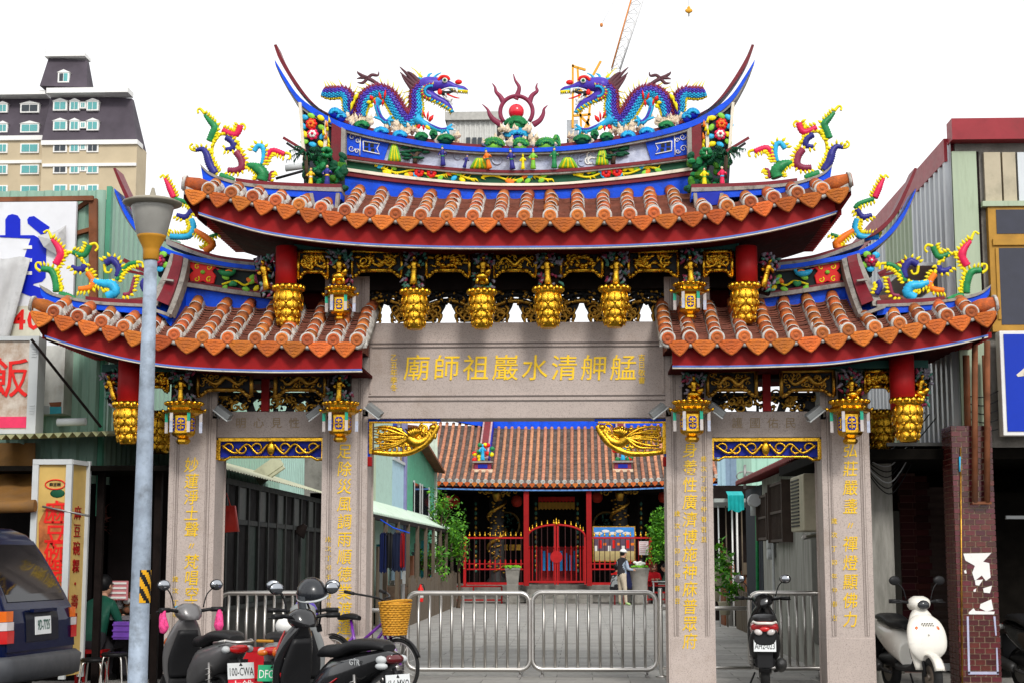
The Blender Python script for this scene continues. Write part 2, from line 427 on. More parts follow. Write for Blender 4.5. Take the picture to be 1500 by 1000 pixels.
for (k0, k1, cx) in ((0, 1, 395), (2, 3, 1122)):
 xa = pc[k0][0] + pc[k0][1] + .002; xb = pc[k1][0] - pc[k1][1] - .002
 zt2 = W(cx, 602, .08).z; zb2 = W(cx, 640, .08).z
 g = G(); g.box(xa, xb, .08, .48, zb2, zt2); o = g.build('side_lintel', granite, gate, bev=.008)
 for i, ch in enumerate('明心見性' if k0 == 0 else '護國佑民'):
  q = W(cx - 42 + i * 26, 620, .08); text(ch, .13, (q.x, .078, q.z), fgold, o, 'character')
 # gilded openwork rail under it
 zt3 = zb2 - .004; zb3 = W(cx, 672, .08).z
 g = G(); g.box(xa + .01, xb - .01, .16, .19, zb3 + .03, zt3 - .002)
 rl = g.build('carved_rail', dblue, gate)
 g = G()
 for (p, q) in (((xa + .02, zt3 - .02), (xb - .02, zt3 - .02)), ((xa + .02, zb3), (xa + .02, zt3 - .02)), ((xb - .02, zb3), (xb - .02, zt3 - .02))):
  g.bar((p[0], .12, p[1]), (q[0], .12, q[1]), .05, .035)
 L = xb - xa
 lo = [(xa + .02, zb3), (xa + .10, zb3 - .005), (xa + .16, zb3 + .03), (xb - .16, zb3 + .03), (xb - .10, zb3 - .005), (xb - .02, zb3)]
 g.tube([(p[0], .12, p[1]) for p in lo], .016, 6)
 g.build('frame', gold, rl)
 g = G(); zm = (zt3 + zb3) / 2 + .005; H = (zt3 - zb3)
 for sx in (-1, 1):
  cxm = (xa + xb) / 2
  for j, (u, flip) in enumerate(((.12, 1), (.26, -1), (.38, 1))):
   pts = []
   for t in range(17):
    a_ = t / 16 * 5.2; rr = H * .30 * (1 - t / 20)
    pts.append((cxm + sx * (L * u + rr * math.cos(a_ * flip)), .115, zm + rr * math.sin(a_ * flip)))
   g.tube(pts, [.022, .018, .008], 6, .7)
  pts = cat([(cxm + sx * L * .03, .11, zm + H * .2), (cxm + sx * L * .12, .11, zm - H * .25), (cxm + sx * L * .22, .11, zm + H * .2), (cxm + sx * L * .33, .11, zm - H * .22), (cxm + sx * L * .45, .11, zm + H * .15)], 6)
  g.tube(pts, .016, 6)
 g.ell(((xa + xb) / 2, .11, zm), (.05, .03, H * .33))
 g.build('scroll_carving', gold, rl)
# ---- gilded phoenix brackets in the corners of the main opening
def scroll(g, cx, cz, r, y, turns=1.4, dirn=1, a0=0.0, th=.014, n=18, mi=None, flat=.8):
 pts = [(cx + r * (1 - .85 * t / n) * math.cos(a0 + dirn * turns * 2 * math.pi * t / n), y, cz + r * (1 - .85 * t / n) * math.sin(a0 + dirn * turns * 2 * math.pi * t / n)) for t in range(n + 1)]
 g.tube(pts, [th, th * .8, th * .35], 6, flat, mi=mi)
for side in (0, 1):
 mm = (lambda x: x) if side == 0 else (lambda x: 1516 - x)
 Yb = .1; o = G()
 def pts(l, Y=Yb): return [W(mm(x), y, Y) for x, y in l]
 g = G(); P_ = pts([(541, 618), (640, 618)]); g.bar(P_[0], P_[1], .04, .02)
 P_ = pts([(543, 618), (543, 664)]); g.bar(P_[0], P_[1], .04, .02)
 br = g.build('phoenix_bracket', gold, gate)
 g = G(); P_ = pts([(539, 615), (645, 615)], .13); g.bar(P_[0], P_[1], .05, .03); P_ = pts([(539, 614), (539, 668)], .13); g.bar(P_[0], P_[1], .05, .03)
 g.build('blue_border', blue, br)
 g = G()
 r0 = random.Random(31 + side)
 g.tube(cat(pts([(545, 661), (575, 664), (600, 662), (622, 650), (635, 635), (641, 622)]), 5), [.03, .035, .04, .03], 8, .6)   # rim
 g.tube(cat(pts([(598, 640), (608, 648), (620, 645), (628, 636), (632, 628)]), 5), [.07, .06, .035, .03], 8, .6)                 # body and neck
 g.ell(pts([(634, 625)])[0], (.045, .04, .035)); g.cone(pts([(636, 623)])[0], pts([(644, 618)])[0], .02)
 for k in range(7):                                       # wing
  a_ = pts([(606 + k, 642 - k)])[0]; b_ = pts([(594 + k * 4.2, 624 + abs(k - 3) * 1.2)])[0]; b_.y -= .03
  g.tube([a_, a_.lerp(b_, .5) + Vector((0, -.03, .01)), b_], [.026, .024, .008], 6)
 for k in range(9):                                       # long tail plumes
  y0_ = 626 + k * 4; c_ = [(600, 640), (582, lerp(630, 652, k / 8) + r0.uniform(-2, 2)), (564, y0_ + r0.uniform(-3, 3)), (548, y0_ + r0.uniform(-2, 2))]
  g.tube(cat(pts(c_, Yb - .02), 5), [.022, .02, .014, .006], 6, .7)
 for k in range(46):
  x_ = r0.uniform(549, 634); q = pts([(x_, r0.uniform(626, 659 - max(0, x_ - 600) * .7))], Yb - .005)[0]; scroll(g, q.x, q.z, r0.uniform(.03, .06), q.y, 1.2, r0.choice((-1, 1)), r0.uniform(0, 6), .017)
 g.build('phoenix_carving', gold, br)
 g = G(); q = pts([(541, 676)])[0]; g.box(q.x - .03, q.x + .03, .08, .16, q.z - .05, q.z + .06); g.build('corbel', redp, br, bev=.01)
# ---- tile meshes (shared)
def barrel_mesh(L, r=.068):
 g = G(); n = 12
 g.rings([[(math.cos(a) * rr, y, math.sin(a) * rr) for a in [math.pi * 2 * k / n for k in range(n)]] for y, rr in ((0, r), (L * .97, r * .93))], True, 0)
 g.rings([[(math.cos(a) * rr, y, math.sin(a) * rr) for a in [math.pi * 2 * k / n for k in range(n)]] for y, rr in ((-.010, r * .99), (-.005, r * 1.055), (.006, r * 1.055), (.011, r * .99))], False, 1)
 return g.mesh('barrel_tile', [terra, mort])
BL = .2; BM = [barrel_mesh(BL, .068), barrel_mesh(BL, .071)]
def cap_mesh():
 g = G()
 g.lathe([(.001, -.028), (.018, -.03), (.022, -.02), (.04, -.02), (.045, -.028), (.062, -.028), (.067, -.02), (.068, .04)], n=18, axis='y', mi=0)
 pr = []
 for k in range(20):
  a = 2 * math.pi * k / 20; rr = .088
  x = math.cos(a) * rr; z = math.sin(a) * rr
  if z < -.03: z = -.03 - (abs(-.03 - z)) * 1.25; x *= .93
  pr.append((x, z))
 g.prism(pr, -.012, .06, mi=1, bev=.012)
 return g.mesh('eave_cap', [terra, mort])
CM = cap_mesh()
def drip_mesh():
 g = G(); top = [(-.145, .0), (-.14, .03), (.14, .03), (.145, 0)]
 out = top + [(.128, -.032), (.098, -.074), (.058, -.112), (.022, -.138), (0, -.15), (-.022, -.138), (-.058, -.112), (-.098, -.074), (-.128, -.032)]
 g.prism(out, -.015, .015, bev=.008)
 for k in range(4):
  z = .005 - k * .035; h = .11 - k * .028
  g.tube(cat([(-h, -.018, z), (-h * .5, -.016, z - .012), (0, -.016, z), (h * .5, -.016, z - .012), (h, -.014, z)], 2), .0045, 4)
 return g.mesh('drip_tile', [terrad])
DM = drip_mesh()
def roof(name, caps, tipL, tipR, full, short, rise, fascia, dep=1.07, innerL=False, innerR=False, lab=None):
 """one tiled roof: rows of barrel tiles in mortar, pans, drip tiles, red fascia and soffit"""
 P = [W(x, y, YE) for x, y in caps]
 ext = ([W(*tipL, YE)] if tipL else []) + P + ([W(*tipR, YE)] if tipR else [])
 def ez(x):
  for a, b in zip(ext, ext[1:]):
   if a.x <= x <= b.x: return lerp(a.z, b.z, (x - a.x) / (b.x - a.x))
  return ext[0].z if x < ext[0].x else ext[-1].z
 yr = YE + dep; dz = lambda s: rise * (.82 * s + .18 * s * s)
 # deck (front slope, back slope and soffit)
 g = G(); n = 40; xa, xb = ext[0].x, ext[-1].x; rows = []
 for i in range(n + 1):
  x = lerp(xa, xb, i / n); z = ez(x) - .085
  edge = min((x - xa) if tipL else 9, (xb - x) if tipR else 9)
  k = min(1, edge / .9) if edge < 9 else 1
  k = .45 + .55 * k
  prof = [(YE + .02, z), (YE + dep * .5, z + dz(.5) * k), (yr, z + rise * k), (yr + .36, z + rise * k), (yr + .36 + dep * .5, z + dz(.5) * k), (yr + .36 + dep, z)]
  prof += [(yr + .36 + dep - .05, z - .02), (.9, z + .02), (-.3, z + .02), (YE + .07, z - .02)]
  rows.append([Vector((x, a, b)) for a, b in prof])
 g.rings(rows, True, mfun=lambda k, i: 0 if i < 5 else 1, sm=False)
 rf = g.build(name, [pan, dred], gate)
 if lab: rf['label'] = lab
 # rows
 for i, p in enumerate(P):
  f = full[0] <= caps[i][0] <= full[1]
  L = 1.0 if f else short
  k = max(2, int(round(L * dep * 1.1 / BL)))
  prev = None
  for j in range(k):
   s0 = j / k * L; s1 = (j + 1) / k * L
   a = Vector((p.x, YE + dep * s0, p.z + dz(s0))); b = Vector((p.x, YE + dep * s1, p.z + dz(s1)))
   d = b - a; ang = math.atan2(d.z, d.y)
   o = inst(BM[j % 2], 'barrel_tile', rf, a, (ang, rnd.uniform(-.3, .3), rnd.uniform(-.02, .02)), (1 + rnd.uniform(-.03, .03), d.length / BL, 1))
  a = Vector((p.x, YE, p.z)); b = Vector((p.x, YE + dep * L, p.z + dz(L)))
  g = G(); rs = []
  for j in range(7):
   s = j / 6 * L; q = Vector((p.x, YE + .01 + dep * s, p.z + dz(s))); e = rnd.uniform(-.004, .004)
   rs.append([q + Vector((u + (e if u > 0 else -e * .5), 0, v)) for u, v in ((-.088, -.085), (.105, -.085), (.090 , -.045), (.074, -.004), (.05, .018), (-.05, .018), (-.066, -.004), (-.074, -.04))])
  g.rings(rs, True); g.build('mortar_bed', mort, rf)
  inst(CM, 'eave_cap', rf, p + Vector((0, -.02, 0)), (R(rnd.uniform(-6, 2)), rnd.uniform(-.1, .1), rnd.uniform(-.05, .05)), (1, 1, 1))
 # drip tiles between the caps, pans behind them
 mids = [(P[i] + P[i + 1]) / 2 for i in range(len(P) - 1)]
 if tipL: mids.insert(0, P[0] * .45 + ext[0] * .55)
 if tipR: mids.append(P[-1] * .45 + ext[-1] * .55)
 g = G()
 for i, m in enumerate(mids):
  x = m.x
  i0 = max(0, min(len(P) - 2, i - (1 if tipL else 0))); sl = math.atan2(P[i0 + 1].z - P[i0].z, P[i0 + 1].x - P[i0].x)
  wsc = (P[i0 + 1].x - P[i0].x) / .29
  inst(DM, 'drip_tile', rf, m + Vector((0, -.03, -.055)), (R(-8 + rnd.uniform(-3, 3)), -sl, 0), (wsc, 1, 1))
  capx = caps[i0][0] if i0 < len(caps) else 0
  f = full[0] <= caps[min(i0, len(caps) - 1)][0] <= full[1]
  L = 1.0 if f else short; st = int(L * dep / .058)
  hw = .066 * wsc
  for j in range(st):
   s = (j + .3) * .058 / dep
   z = m.z + dz(s) - .055 + rnd.uniform(-.003, .003); y = YE + dep * s - .02; sl2 = sl
   sx = rnd.uniform(-.006, .006)
   rs = [[Vector((x + u + sx, y + yy, z + u * math.tan(sl) + c + h)) for u, c in ((-hw, .010), (-hw * .4, 0), (hw * .4, 0), (hw, .010))] for yy, h in ((0, -.005), (0, .013), (.085, .018))]
   v = [q for r_ in rs for q in r_]
   g.add(v, [(k, k + 1, k + 5, k + 4) for k in range(3)] + [(4 + k, 5 + k, 9 + k, 8 + k) for k in range(3)])
 g.build('pan_tiles', pan, rf, kind='stuff')
 # fascia, lines
 fp = PX(fascia, YE + .09)
 tp = [Vector((q.x, q.y, max(q.z + .05, ez(q.x) - .10))) for q in fp]
 g = G(); g.band(tp, fp, YE + .09, YE + .13, world=True); g.build('fascia', redp, rf)
 g = G(); dn = [q - Vector((0, 0, .018)) for q in fp]; dn2 = [q - Vector((0, 0, .032)) for q in fp]
 g.band(fp, dn, YE + .075, YE + .14, world=True, mi=0); g.band(dn, dn2, YE + .08, YE + .14, world=True, mi=1)
 g.build('fascia_line', [M('line_blue' + name, (.10, .18, .55), .5) if 'line_blue' + name not in MATS else MATS['line_blue' + name], cream], rf)
 # soffit boards running back under the eaves, and side rafters
 g = G(); n = 30; T = resample(cat(dn2, 4), n); rs = []
 for q in T: rs.append([Vector((q.x, YE + .10, q.z + .03)), Vector((q.x, 1.45, q.z + .03)), Vector((q.x, 1.45, q.z + .06)), Vector((q.x, YE + .10, q.z + .06))])
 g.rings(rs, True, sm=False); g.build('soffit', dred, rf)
 g = G()
 for s_, tip in ((-1, tipL), (1, tipR)):
  if not tip: continue
  q = T[0] if s_ < 0 else T[-1]
  for j in range(22):
   y = YE + .2 + j * .1; g.box(q.x - .07, q.x + .07, y, y + .045, q.z - .02 + .03, q.z + .075)
 if g.v: g.build('rafter_ends', redp, rf, kind='stuff')
 # corner horn tile
 for s_, tip in ((-1, tipL), (1, tipR)):
  if not tip: continue
  e = W(*tip, YE); pq = P[0] if s_ < 0 else P[-1]
  g = G(); g.tube([pq + Vector((s_ * .05, .12, .05)), pq.lerp(e, .5) + Vector((0, .03, .05)), e + Vector((s_ * .05, 0, .06))], [.075, .085, .075], 12, mi=0)
  g.tube([e + Vector((s_ * .0, 0, .055)), e + Vector((s_ * .03, 0, .06))], [.092, .09], 12, mi=1)
  g.tube([pq + Vector((s_ * .03, .12, .01)), e + Vector((s_ * .02, 0.02, .01))], [.09, .08], 10, mi=1)
  g.build('corner_tile', [terra, mort], rf)
  g = G(); g.prism([(e.x + s_ * .05, e.z + .02), (e.x + s_ * .05, e.z - .10), (e.x - s_ * .12, e.z - .34), (e.x - s_ * .14, e.z - .05)], YE + .08, YE + .5); g.build('corner_block', dred, rf)
 return rf
UC = [(306.6, 278), (339.7, 283.4), (371, 289), (404.6, 295), (438.8, 300.8), (471, 305.5), (506, 309.5), (543, 312), (580, 314.5), (617, 316), (655, 317), (693, 317), (730.6, 317), (768, 317), (806, 317), (846, 316.5), (885, 316), (922, 315), (957.5, 312.8), (994.3, 310), (1031.8, 307), (1064.8, 302.8), (1099, 297), (1133, 290.5), (1167.4, 283.8), (1204, 277.8)]
upper = roof('upper_roof', UC, (273, 276), (1242, 271), (490, 1010), .40, .50,
             [(291, 311), (340, 326), (400, 341), (500, 354), (620, 360), (757, 361), (900, 359), (1020, 352), (1110, 339), (1180, 323), (1226, 309)])
LC = [(79.8, 457.6), (114.8, 464), (149.8, 472), (182, 479), (217, 486), (256, 491), (298, 494), (334.6, 495.4), (375, 496), (413.8, 497), (451, 498), (489, 498), (523.4, 498)]
lowL = roof('side_roof', LC, (50, 453), None, (240, 560), .40, .57,
   [(66, 491), (120, 508), (200, 527), (280, 537), (380, 541), (450, 541), (530, 540)])
RC = [(978, 496), (1011, 495), (1050, 495), (1090, 494), (1128, 493.5), (1165.4, 492), (1204, 488.5), (1242, 484), (1281, 480), (1316.6, 474.5), (1352, 468), (1386, 463), (1422, 457.6)]
lowR = roof('side_roof', RC, None, (1456, 452), (960, 1262), .40, .57,
   [(985, 535), (1060, 535), (1140, 533), (1220, 529), (1310, 516), (1390, 503), (1447, 490)])
# ---- main ridge, layer by layer (Y = front of each layer)
YR = .12
def rb(name, t, b, y0, y1, mat, ax=757, n=60, par=None):
 g = G(); g.band(both(t, ax), both(b, ax), y0, y1, n=n); return g.build(name, mat, par or ridge)
g = G(); g.band(both([(500, 250), (580, 262), (680, 273), (757, 276)]), both([(500, 300), (600, 300), (756, 300)]), YR, .48)
ridge = g.build('main_ridge', blue, gate)
rb('ridge_line', [(500, 249), (580, 260), (680, 269.5), (756, 272)], [(500, 256.5), (580, 267), (680, 276), (756, 278.5)], YR - .04, .5, maroon)
rb('ridge_line', [(500, 245), (580, 256), (680, 266.5), (756, 268.6)], [(500, 249.5), (580, 260.5), (680, 270), (756, 272.5)], YR - .06, .5, cream)
rb('green_frieze', [(500, 230), (580, 240), (680, 250), (756, 253)], [(500, 248), (580, 259), (680, 268), (756, 270)], YR, .47, dgrn)
rb('ridge_line', [(500, 227), (580, 237), (680, 247), (756, 249.5)], [(500, 231), (580, 241.5), (680, 251), (756, 253.5)], YR - .07, .5, maroon)
rb('ridge_line', [(500, 231), (580, 241.5), (680, 251), (756, 253.5)], [(500, 233.5), (580, 244), (680, 254), (756, 256.5)], YR - .06, .5, trim)
pale = M('painted_sky_relief', (.50, .54, .66), .7, var=.45, vs=4, dirt=.35, ds=3, dcol=(.10, .14, .32), bump=.6)
rb('relief_panel', [(500, 188), (560, 200), (650, 214), (756, 221)], [(500, 228), (580, 238), (680, 248), (756, 250)], YR + .03, .46, pale)
# blue ends of the panel with white cloud scrolls
for side in (0, 1):
 m_ = (lambda l: l) if side == 0 else (lambda l: mir(l, 758))
 g = G(); g.band(m_([(504, 191), (530, 197), (565, 203), (572, 204)]), m_([(504, 226), (530, 230), (555, 234), (562, 235)]), YR, YR + .05); 
 e = g.build('end_panel', blue, ridge)
 g = G()
 for cx, cy, r_, d_ in ((516, 201, 5.2, 1), (524, 206, 3.8, -1), (515, 218, 5.5, -1), (523, 222, 3.8, 1)):
  c = W(*m_([(cx, cy)])[0], YR - .01); scroll(g, c.x, c.z, r_ * S(YR), YR - .012, 1.3, d_ * (1 if side == 0 else -1), 0, .008)
 for l in ([(528, 198), (527, 228)], [(532, 207), (556, 211), (552, 218), (556, 226), (532, 221), (532, 207)]):
  g.tube(PX(m_(l), YR - .012), .008, 5)
 g.build('cloud_scroll', white, e)
 g = G()
 for (x, y) in ((537, 212), (545, 213.5), (537, 219), (546, 220.5)):
  c = W(*m_([(x, y)])[0], YR); g.box(c.x - .022, c.x + .022, YR - .006, YR + .001, c.z - .022, c.z + .022)
 g.build('cut_out', black, e)
# swept top of the ridge with its horns
g = G(); g.band([(402, 87), (416, 110), (436, 139), (458, 157), (492, 176), (537, 190), (576, 199), (632, 209), (690, 215), (757, 217.5)] + mir([(402, 87), (416, 110), (436, 139), (458, 157), (492, 176), (537, 190), (576, 199), (632, 209), (690, 215)], 754)[::-1],
           [(403, 93), (413, 113), (432, 144), (455, 165), (492, 185), (537, 198), (576, 206), (632, 216), (690, 221.5), (757, 223)] + mir([(403, 93), (413, 113), (432, 144), (455, 165), (492, 185), (537, 198), (576, 206), (632, 216), (690, 221.5)], 754)[::-1], YR - .08, .5, n=90)
g.build('ridge_cap', blue, ridge)
g = G(); tt = [(401, 66), (409, 88), (429, 121), (452, 147), (481, 166), (530, 184), (576, 194), (632, 204), (690, 211)]; bb = [(405, 65), (414, 86), (434, 119), (457, 149), (486, 171), (532, 189), (576, 199), (632, 209), (690, 215.5)]
g.band(tt + [(757, 214)] + mir(tt, 753)[::-1], bb + [(757, 218)] + mir(bb, 753)[::-1], YR + .02, .45, n=90); g.build('ridge_cap', maroon, ridge)
g = G(); b1 = [(403, 93), (413, 113), (432, 144), (455, 165), (492, 185), (537, 198), (576, 206), (632, 216), (690, 221.5)]; b2 = [(404, 97), (413, 117), (432, 149), (455, 169.5), (492, 189), (537, 202), (576, 210), (632, 219.5), (690, 225)]
g.band(b1 + [(757, 223)] + mir(b1, 754)[::-1], b2 + [(757, 226.5)] + mir(b2, 754)[::-1], YR - .06, .49, n=90); g.build('ridge_cap_edge', trim, ridge)
# gable-like ends of the ridge
for side in (0, 1):
 m_ = (lambda l: l) if side == 0 else (lambda l: mir(l, 756.5))
 def pr(l, y0, y1, mat, nm, par=None):
  g = G(); g.prism([(q.x, q.z) for q in PX(m_(l), y0)], y0, y1); return g.build(nm, mat, par or gate)
 e = pr([(438, 150), (505, 188), (505, 300), (446, 285)], .10, .46, M('ridge_end' + str(side), (.03, .035, .05), .6, dirt=.3), 'ridge_end')
 pr([(486, 180), (500, 188), (499, 236), (484, 244)], -.02, .098, maroon, 'end_board', e)
 pr([(500, 186), (506, 190), (506, 240), (499, 240)], -.03, .10, trim, 'end_board', e)
 pr([(476, 176), (480, 178), (478, 240), (472, 240)], -.01, .097, cream, 'end_board', e)
 pr([(437, 150), (441, 150), (448, 240), (443, 236)], -.01, .099, cream, 'end_board', e)
 g = G(); fr = random.Random(5 + side)
 for cx, cy, mt in ((456, 182, 0), (458, 197, 1)):
  c = W(*m_([(cx, cy)])[0], .0)
  for ring, (rr, k, s_) in enumerate(((.046, 7, .028), (.026, 6, .022), (.0, 1, .018))):
   for j in range(k):
    a_ = j * 2 * math.pi / k + ring; g.ell(c + Vector((math.cos(a_) * rr, -.02 * ring, math.sin(a_) * rr)), (s_, .02, s_), mi=(mt * 3 + (ring % 2)) if mt == 0 else 2 + ring % 2, nu=8, nv=4)
 for k, (x, y) in enumerate(((446, 172), (456, 170), (470, 173), (444, 185), (471, 187), (447, 197), (472, 200), (446, 208), (470, 211), (458, 212))):
  c = W(*m_([(x, y)])[0], .02); g.ell(c, (.052, .012, .032), mi=(4, 5, 6)[k % 3], nu=8, nv=4, T=Matrix.Rotation(fr.uniform(-1, 1), 3, 'Y'))
 g.build('flower_relief', [redb, oran, crim, white, cyan, lgrn, yel], e)
 g = G()
 for k in range(10):
  q = W(*m_([(fr.uniform(474, 484), 180 + k * 6)])[0], -.02); g.cone(q, q + Vector((fr.uniform(-.02, .02), 0, .09)), .022, mi=k % 3)
 g.build('gilt_flames', [yel, oran, yel], e)
 # lower hip ridge running out to the corner
 g = G(); g.band(m_([(294, 243), (305, 254), (322, 262), (350, 270), (390, 275), (455, 279), (500, 281)]), m_([(297, 262), (303, 268), (325, 275), (350, 280), (390, 285), (455, 290), (500, 292)]), -.56, -.30, n=40)
 h = g.build('hip_ridge', blue, gate)
 g = G(); g.band(m_([(293, 240), (305, 251), (322, 259), (350, 266.5), (390, 271), (455, 274), (500, 275)]), m_([(294, 244), (305, 255), (322, 263), (350, 271), (390, 276), (455, 279.5), (500, 281)]), -.58, -.28, n=40); g.build('ridge_trim', trim, h)
 g = G(); g.band(m_([(345, 261), (390, 266), (455, 269), (500, 270)]), m_([(345, 266), (390, 271), (455, 274), (500, 275)]), -.55, -.32, n=20); g.build('ridge_trim', maroon, h)
 # blue end block with frame under the figure grotto
 e2 = pr([(455, 280), (495, 284), (495, 303), (462, 300)], -.62, -.3, dblue, 'ridge_foot', h)
 pr([(453, 283), (458, 283), (462, 303), (457, 303)], -.66, -.56, trim, 'ridge_foot', h); pr([(492, 283), (497, 283), (495, 305), (490, 305)], -.66, -.56, trim, 'ridge_foot', h)
# floral branch on the green frieze
def polyz(pts, x):
 for a, b in zip(pts, pts[1:]):
  if a[0] <= x <= b[0]: return lerp(a[1], b[1], (x - a[0]) / (b[0] - a[0]))
 return pts[-1][1]
g = G(); fr = random.Random(3)
mid = both([(500, 240), (580, 250), (680, 259), (756, 262)])
prev = None; k = 0; x = 549
for seg in ((549, 700), (705, 812), (840, 965)):
 x = seg[0]; pts = []
 while x < seg[1]:
  y = polyz(mid, x) + 3.2 * math.sin(x / 9.0); pts.append(W(x, y, YR - .015)); x += 4
  if fr.random() < .6:
   q = pts[-1]; a_ = fr.choice((1, -1)) * fr.uniform(.5, 1.4)
   g.cone(q, q + Vector((math.cos(a_) * .07, -.01, math.sin(a_) * .06)), .012, mi=0)
  if fr.random() < .42:
   q = W(x, polyz(mid, x) + fr.choice((-4, 4)) + fr.uniform(-1, 1), YR - .02); g.ell(q, (.045, .012, .028), mi=fr.choice((1, 2, 2, 3, 0, 0)), nu=8, nv=4, T=Matrix.Rotation(fr.uniform(-.8, .8), 3, 'Y'))
 g.tube(pts, .013, 6, mi=0)
for cx in (614, 632, 888, 904):
 c = W(cx, polyz(mid, cx) - 1, YR - .03)
 for j in range(7):
  a_ = j * .9; g.ell(c + Vector((math.cos(a_) * .035, 0, math.sin(a_) * .035)), (.028, .016, .028), mi=4, nu=8, nv=4)
 g.ell(c + Vector((0, -.02, 0)), (.018, .014, .018), mi=5, nu=6, nv=4)
g.build('floral_branch', [yel, oran, lgrn, cyan, redb, wine], ridge)
# ---- small robed figures
def figure(g, c, h, m, lean=0.0, face=0, arm=1, sk=0, hat=None, thin=1.0):
 """robed figure: c = foot point, m = (robe, sash, skin, hair) material indices"""
 c = Vector(c); T = Matrix.Rotation(lean, 3, 'Y'); s = h
 g.lathe([(.13 * s * thin, 0), (.15 * s * thin, .02 * s), (.115 * s, .25 * s), (.095 * s, .48 * s), (.115 * s, .62 * s), (.13 * s, .72 * s), (.10 * s, .80 * s), (.035 * s, .84 * s), (.03 * s, .86 * s)], c, 10, m[0], T=T)
 g.lathe([(.103 * s, .46 * s), (.108 * s, .5 * s), (.103 * s, .54 * s)], c, 10, m[1], T=T)
 g.ell(c + T @ Vector((0, -.01 * s, .91 * s)), (.06 * s, .065 * s, .075 * s), m[2], 8, 6, T)
 g.ell(c + T @ Vector((0, .015 * s, .945 * s)), (.068 * s, .065 * s, .06 * s), m[3], 8, 5, T)
 g.cone(c + T @ Vector((0, -.07 * s, .91 * s)), c + T @ Vector((0, -.095 * s, .895 * s)), .014 * s, 4, m[2])
 if hat: g.lathe([(.07 * s, .97 * s), (.05 * s, 1.0 * s), (.03 * s, 1.06 * s), (.01 * s, 1.08 * s)], c, 8, m[1], T=T)
 for sx in (-1, 1):
  e = .04 * s * arm * sx
  a = c + T @ Vector((sx * .11 * s, 0, .72 * s)); b = c + T @ Vector((sx * .16 * s + e, -.06 * s, .58 * s)); d = c + T @ Vector((sx * .06 * s + e * 2, -.15 * s, .56 * s + (.1 * s if arm > 0 and sx > 0 else 0)))
  g.tube([a, b, d], [.04 * s, .045 * s, .055 * s], 7, mi=m[0]); g.ell(d, (.025 * s,) * 3, m[2], 6, 4)
FM = [navy, oran, skin, black, grn, lgrn, yel, dgrn, goldp, white, crim, cyan]
figs = [(649, 0.25, (0, 4, 2, 3), -.05), (680, .17, (0, 0, 2, 2), .25), (717, .25, (1, 4, 2, 8), -.2), (751, .26, (0, 4, 2, 8), -.12), (766, .19, (6, 6, 6, 6), 0), (781, .25, (5, 1, 2, 8), 0), (812, .27, (4, 4, 2, 4), 0)]
for (px, h, m_, ln) in figs:
 g = G(); c = W(px, polyz(both([(500, 227), (580, 237), (680, 246.5), (756, 249)]), px), YR - .0); c = W(px, polyz(both([(500, 227), (580, 237), (680, 246.5), (756, 249)]), px) - .5, YR - .09)
 figure(g, c, h * .92, m_, ln, hat=True); g.build('figurine', FM, ridge, label={649: 'figurine in navy robe with green sash', 680: 'small stooping figurine in navy', 717: 'leaning figurine in orange robe', 751: 'figurine in dark blue robe with fan', 766: 'small yellow animal figurine', 781: 'figurine in light green tunic', 812: 'upright figurine in green robe'}[px])
g = G(); fr = random.Random(11)
for cx, wd in ((703, 26), (832, 26), (578, 16), (882, 16)):   # green mounds and trees of the relief
 base = polyz(both([(500, 227), (580, 237), (680, 246.5), (756, 249)]), cx)
 for k in range(7):
  q = W(cx - wd / 2 + wd * k / 6, base, YR + .01); tp = W(cx, base - (26 if wd < 20 else 14), YR + .01)
  g.tube(cat([q, q.lerp(tp, .6) + Vector((0, -.03, .03)), tp], 3), [.02, .018, .008], 6, mi=k % 2)
for cx, s_ in ((608, 1), (898, -1)):
 base = polyz(both([(500, 227), (580, 237), (680, 246.5), (756, 249)]), cx)
 g.tube(PX([(cx, base), (cx + 1, base - 10), (cx + 4 * s_, base - 18), (cx + 2, base - 26)], YR), [.03, .025, .018, .01], 7, mi=2)
 g.tube(PX([(cx + 1, base - 9), (cx - 9 * s_, base - 16)], YR), [.015, .008], 6, mi=2); g.tube(PX([(cx + 2, base - 12), (cx + 11 * s_, base - 20)], YR), [.015, .008], 6, mi=2)
 for k in range(16):
  q = W(cx + fr.uniform(-18, 19), base - fr.uniform(7, 27), YR - .01); g.ell(q, (.055, .025, .018), mi=3, nu=8, nv=4)
for k in range(14):                                            # cloud and water swirls
 cx = fr.choice((fr.uniform(838, 870), fr.uniform(660, 745), fr.uniform(838, 880))); base = polyz(both([(500, 227), (580, 237), (680, 246.5), (756, 249)]), cx)
 q = W(cx, base - fr.uniform(4, 22), YR + .02); scroll(g, q.x, q.z, fr.uniform(.04, .08), q.y, .7, 1, fr.uniform(0, 3), .012, mi=fr.choice((4, 5)))
g.build('landscape_relief', [lgrn, yel, bark, dgrn, pale, white], ridge, kind='stuff')
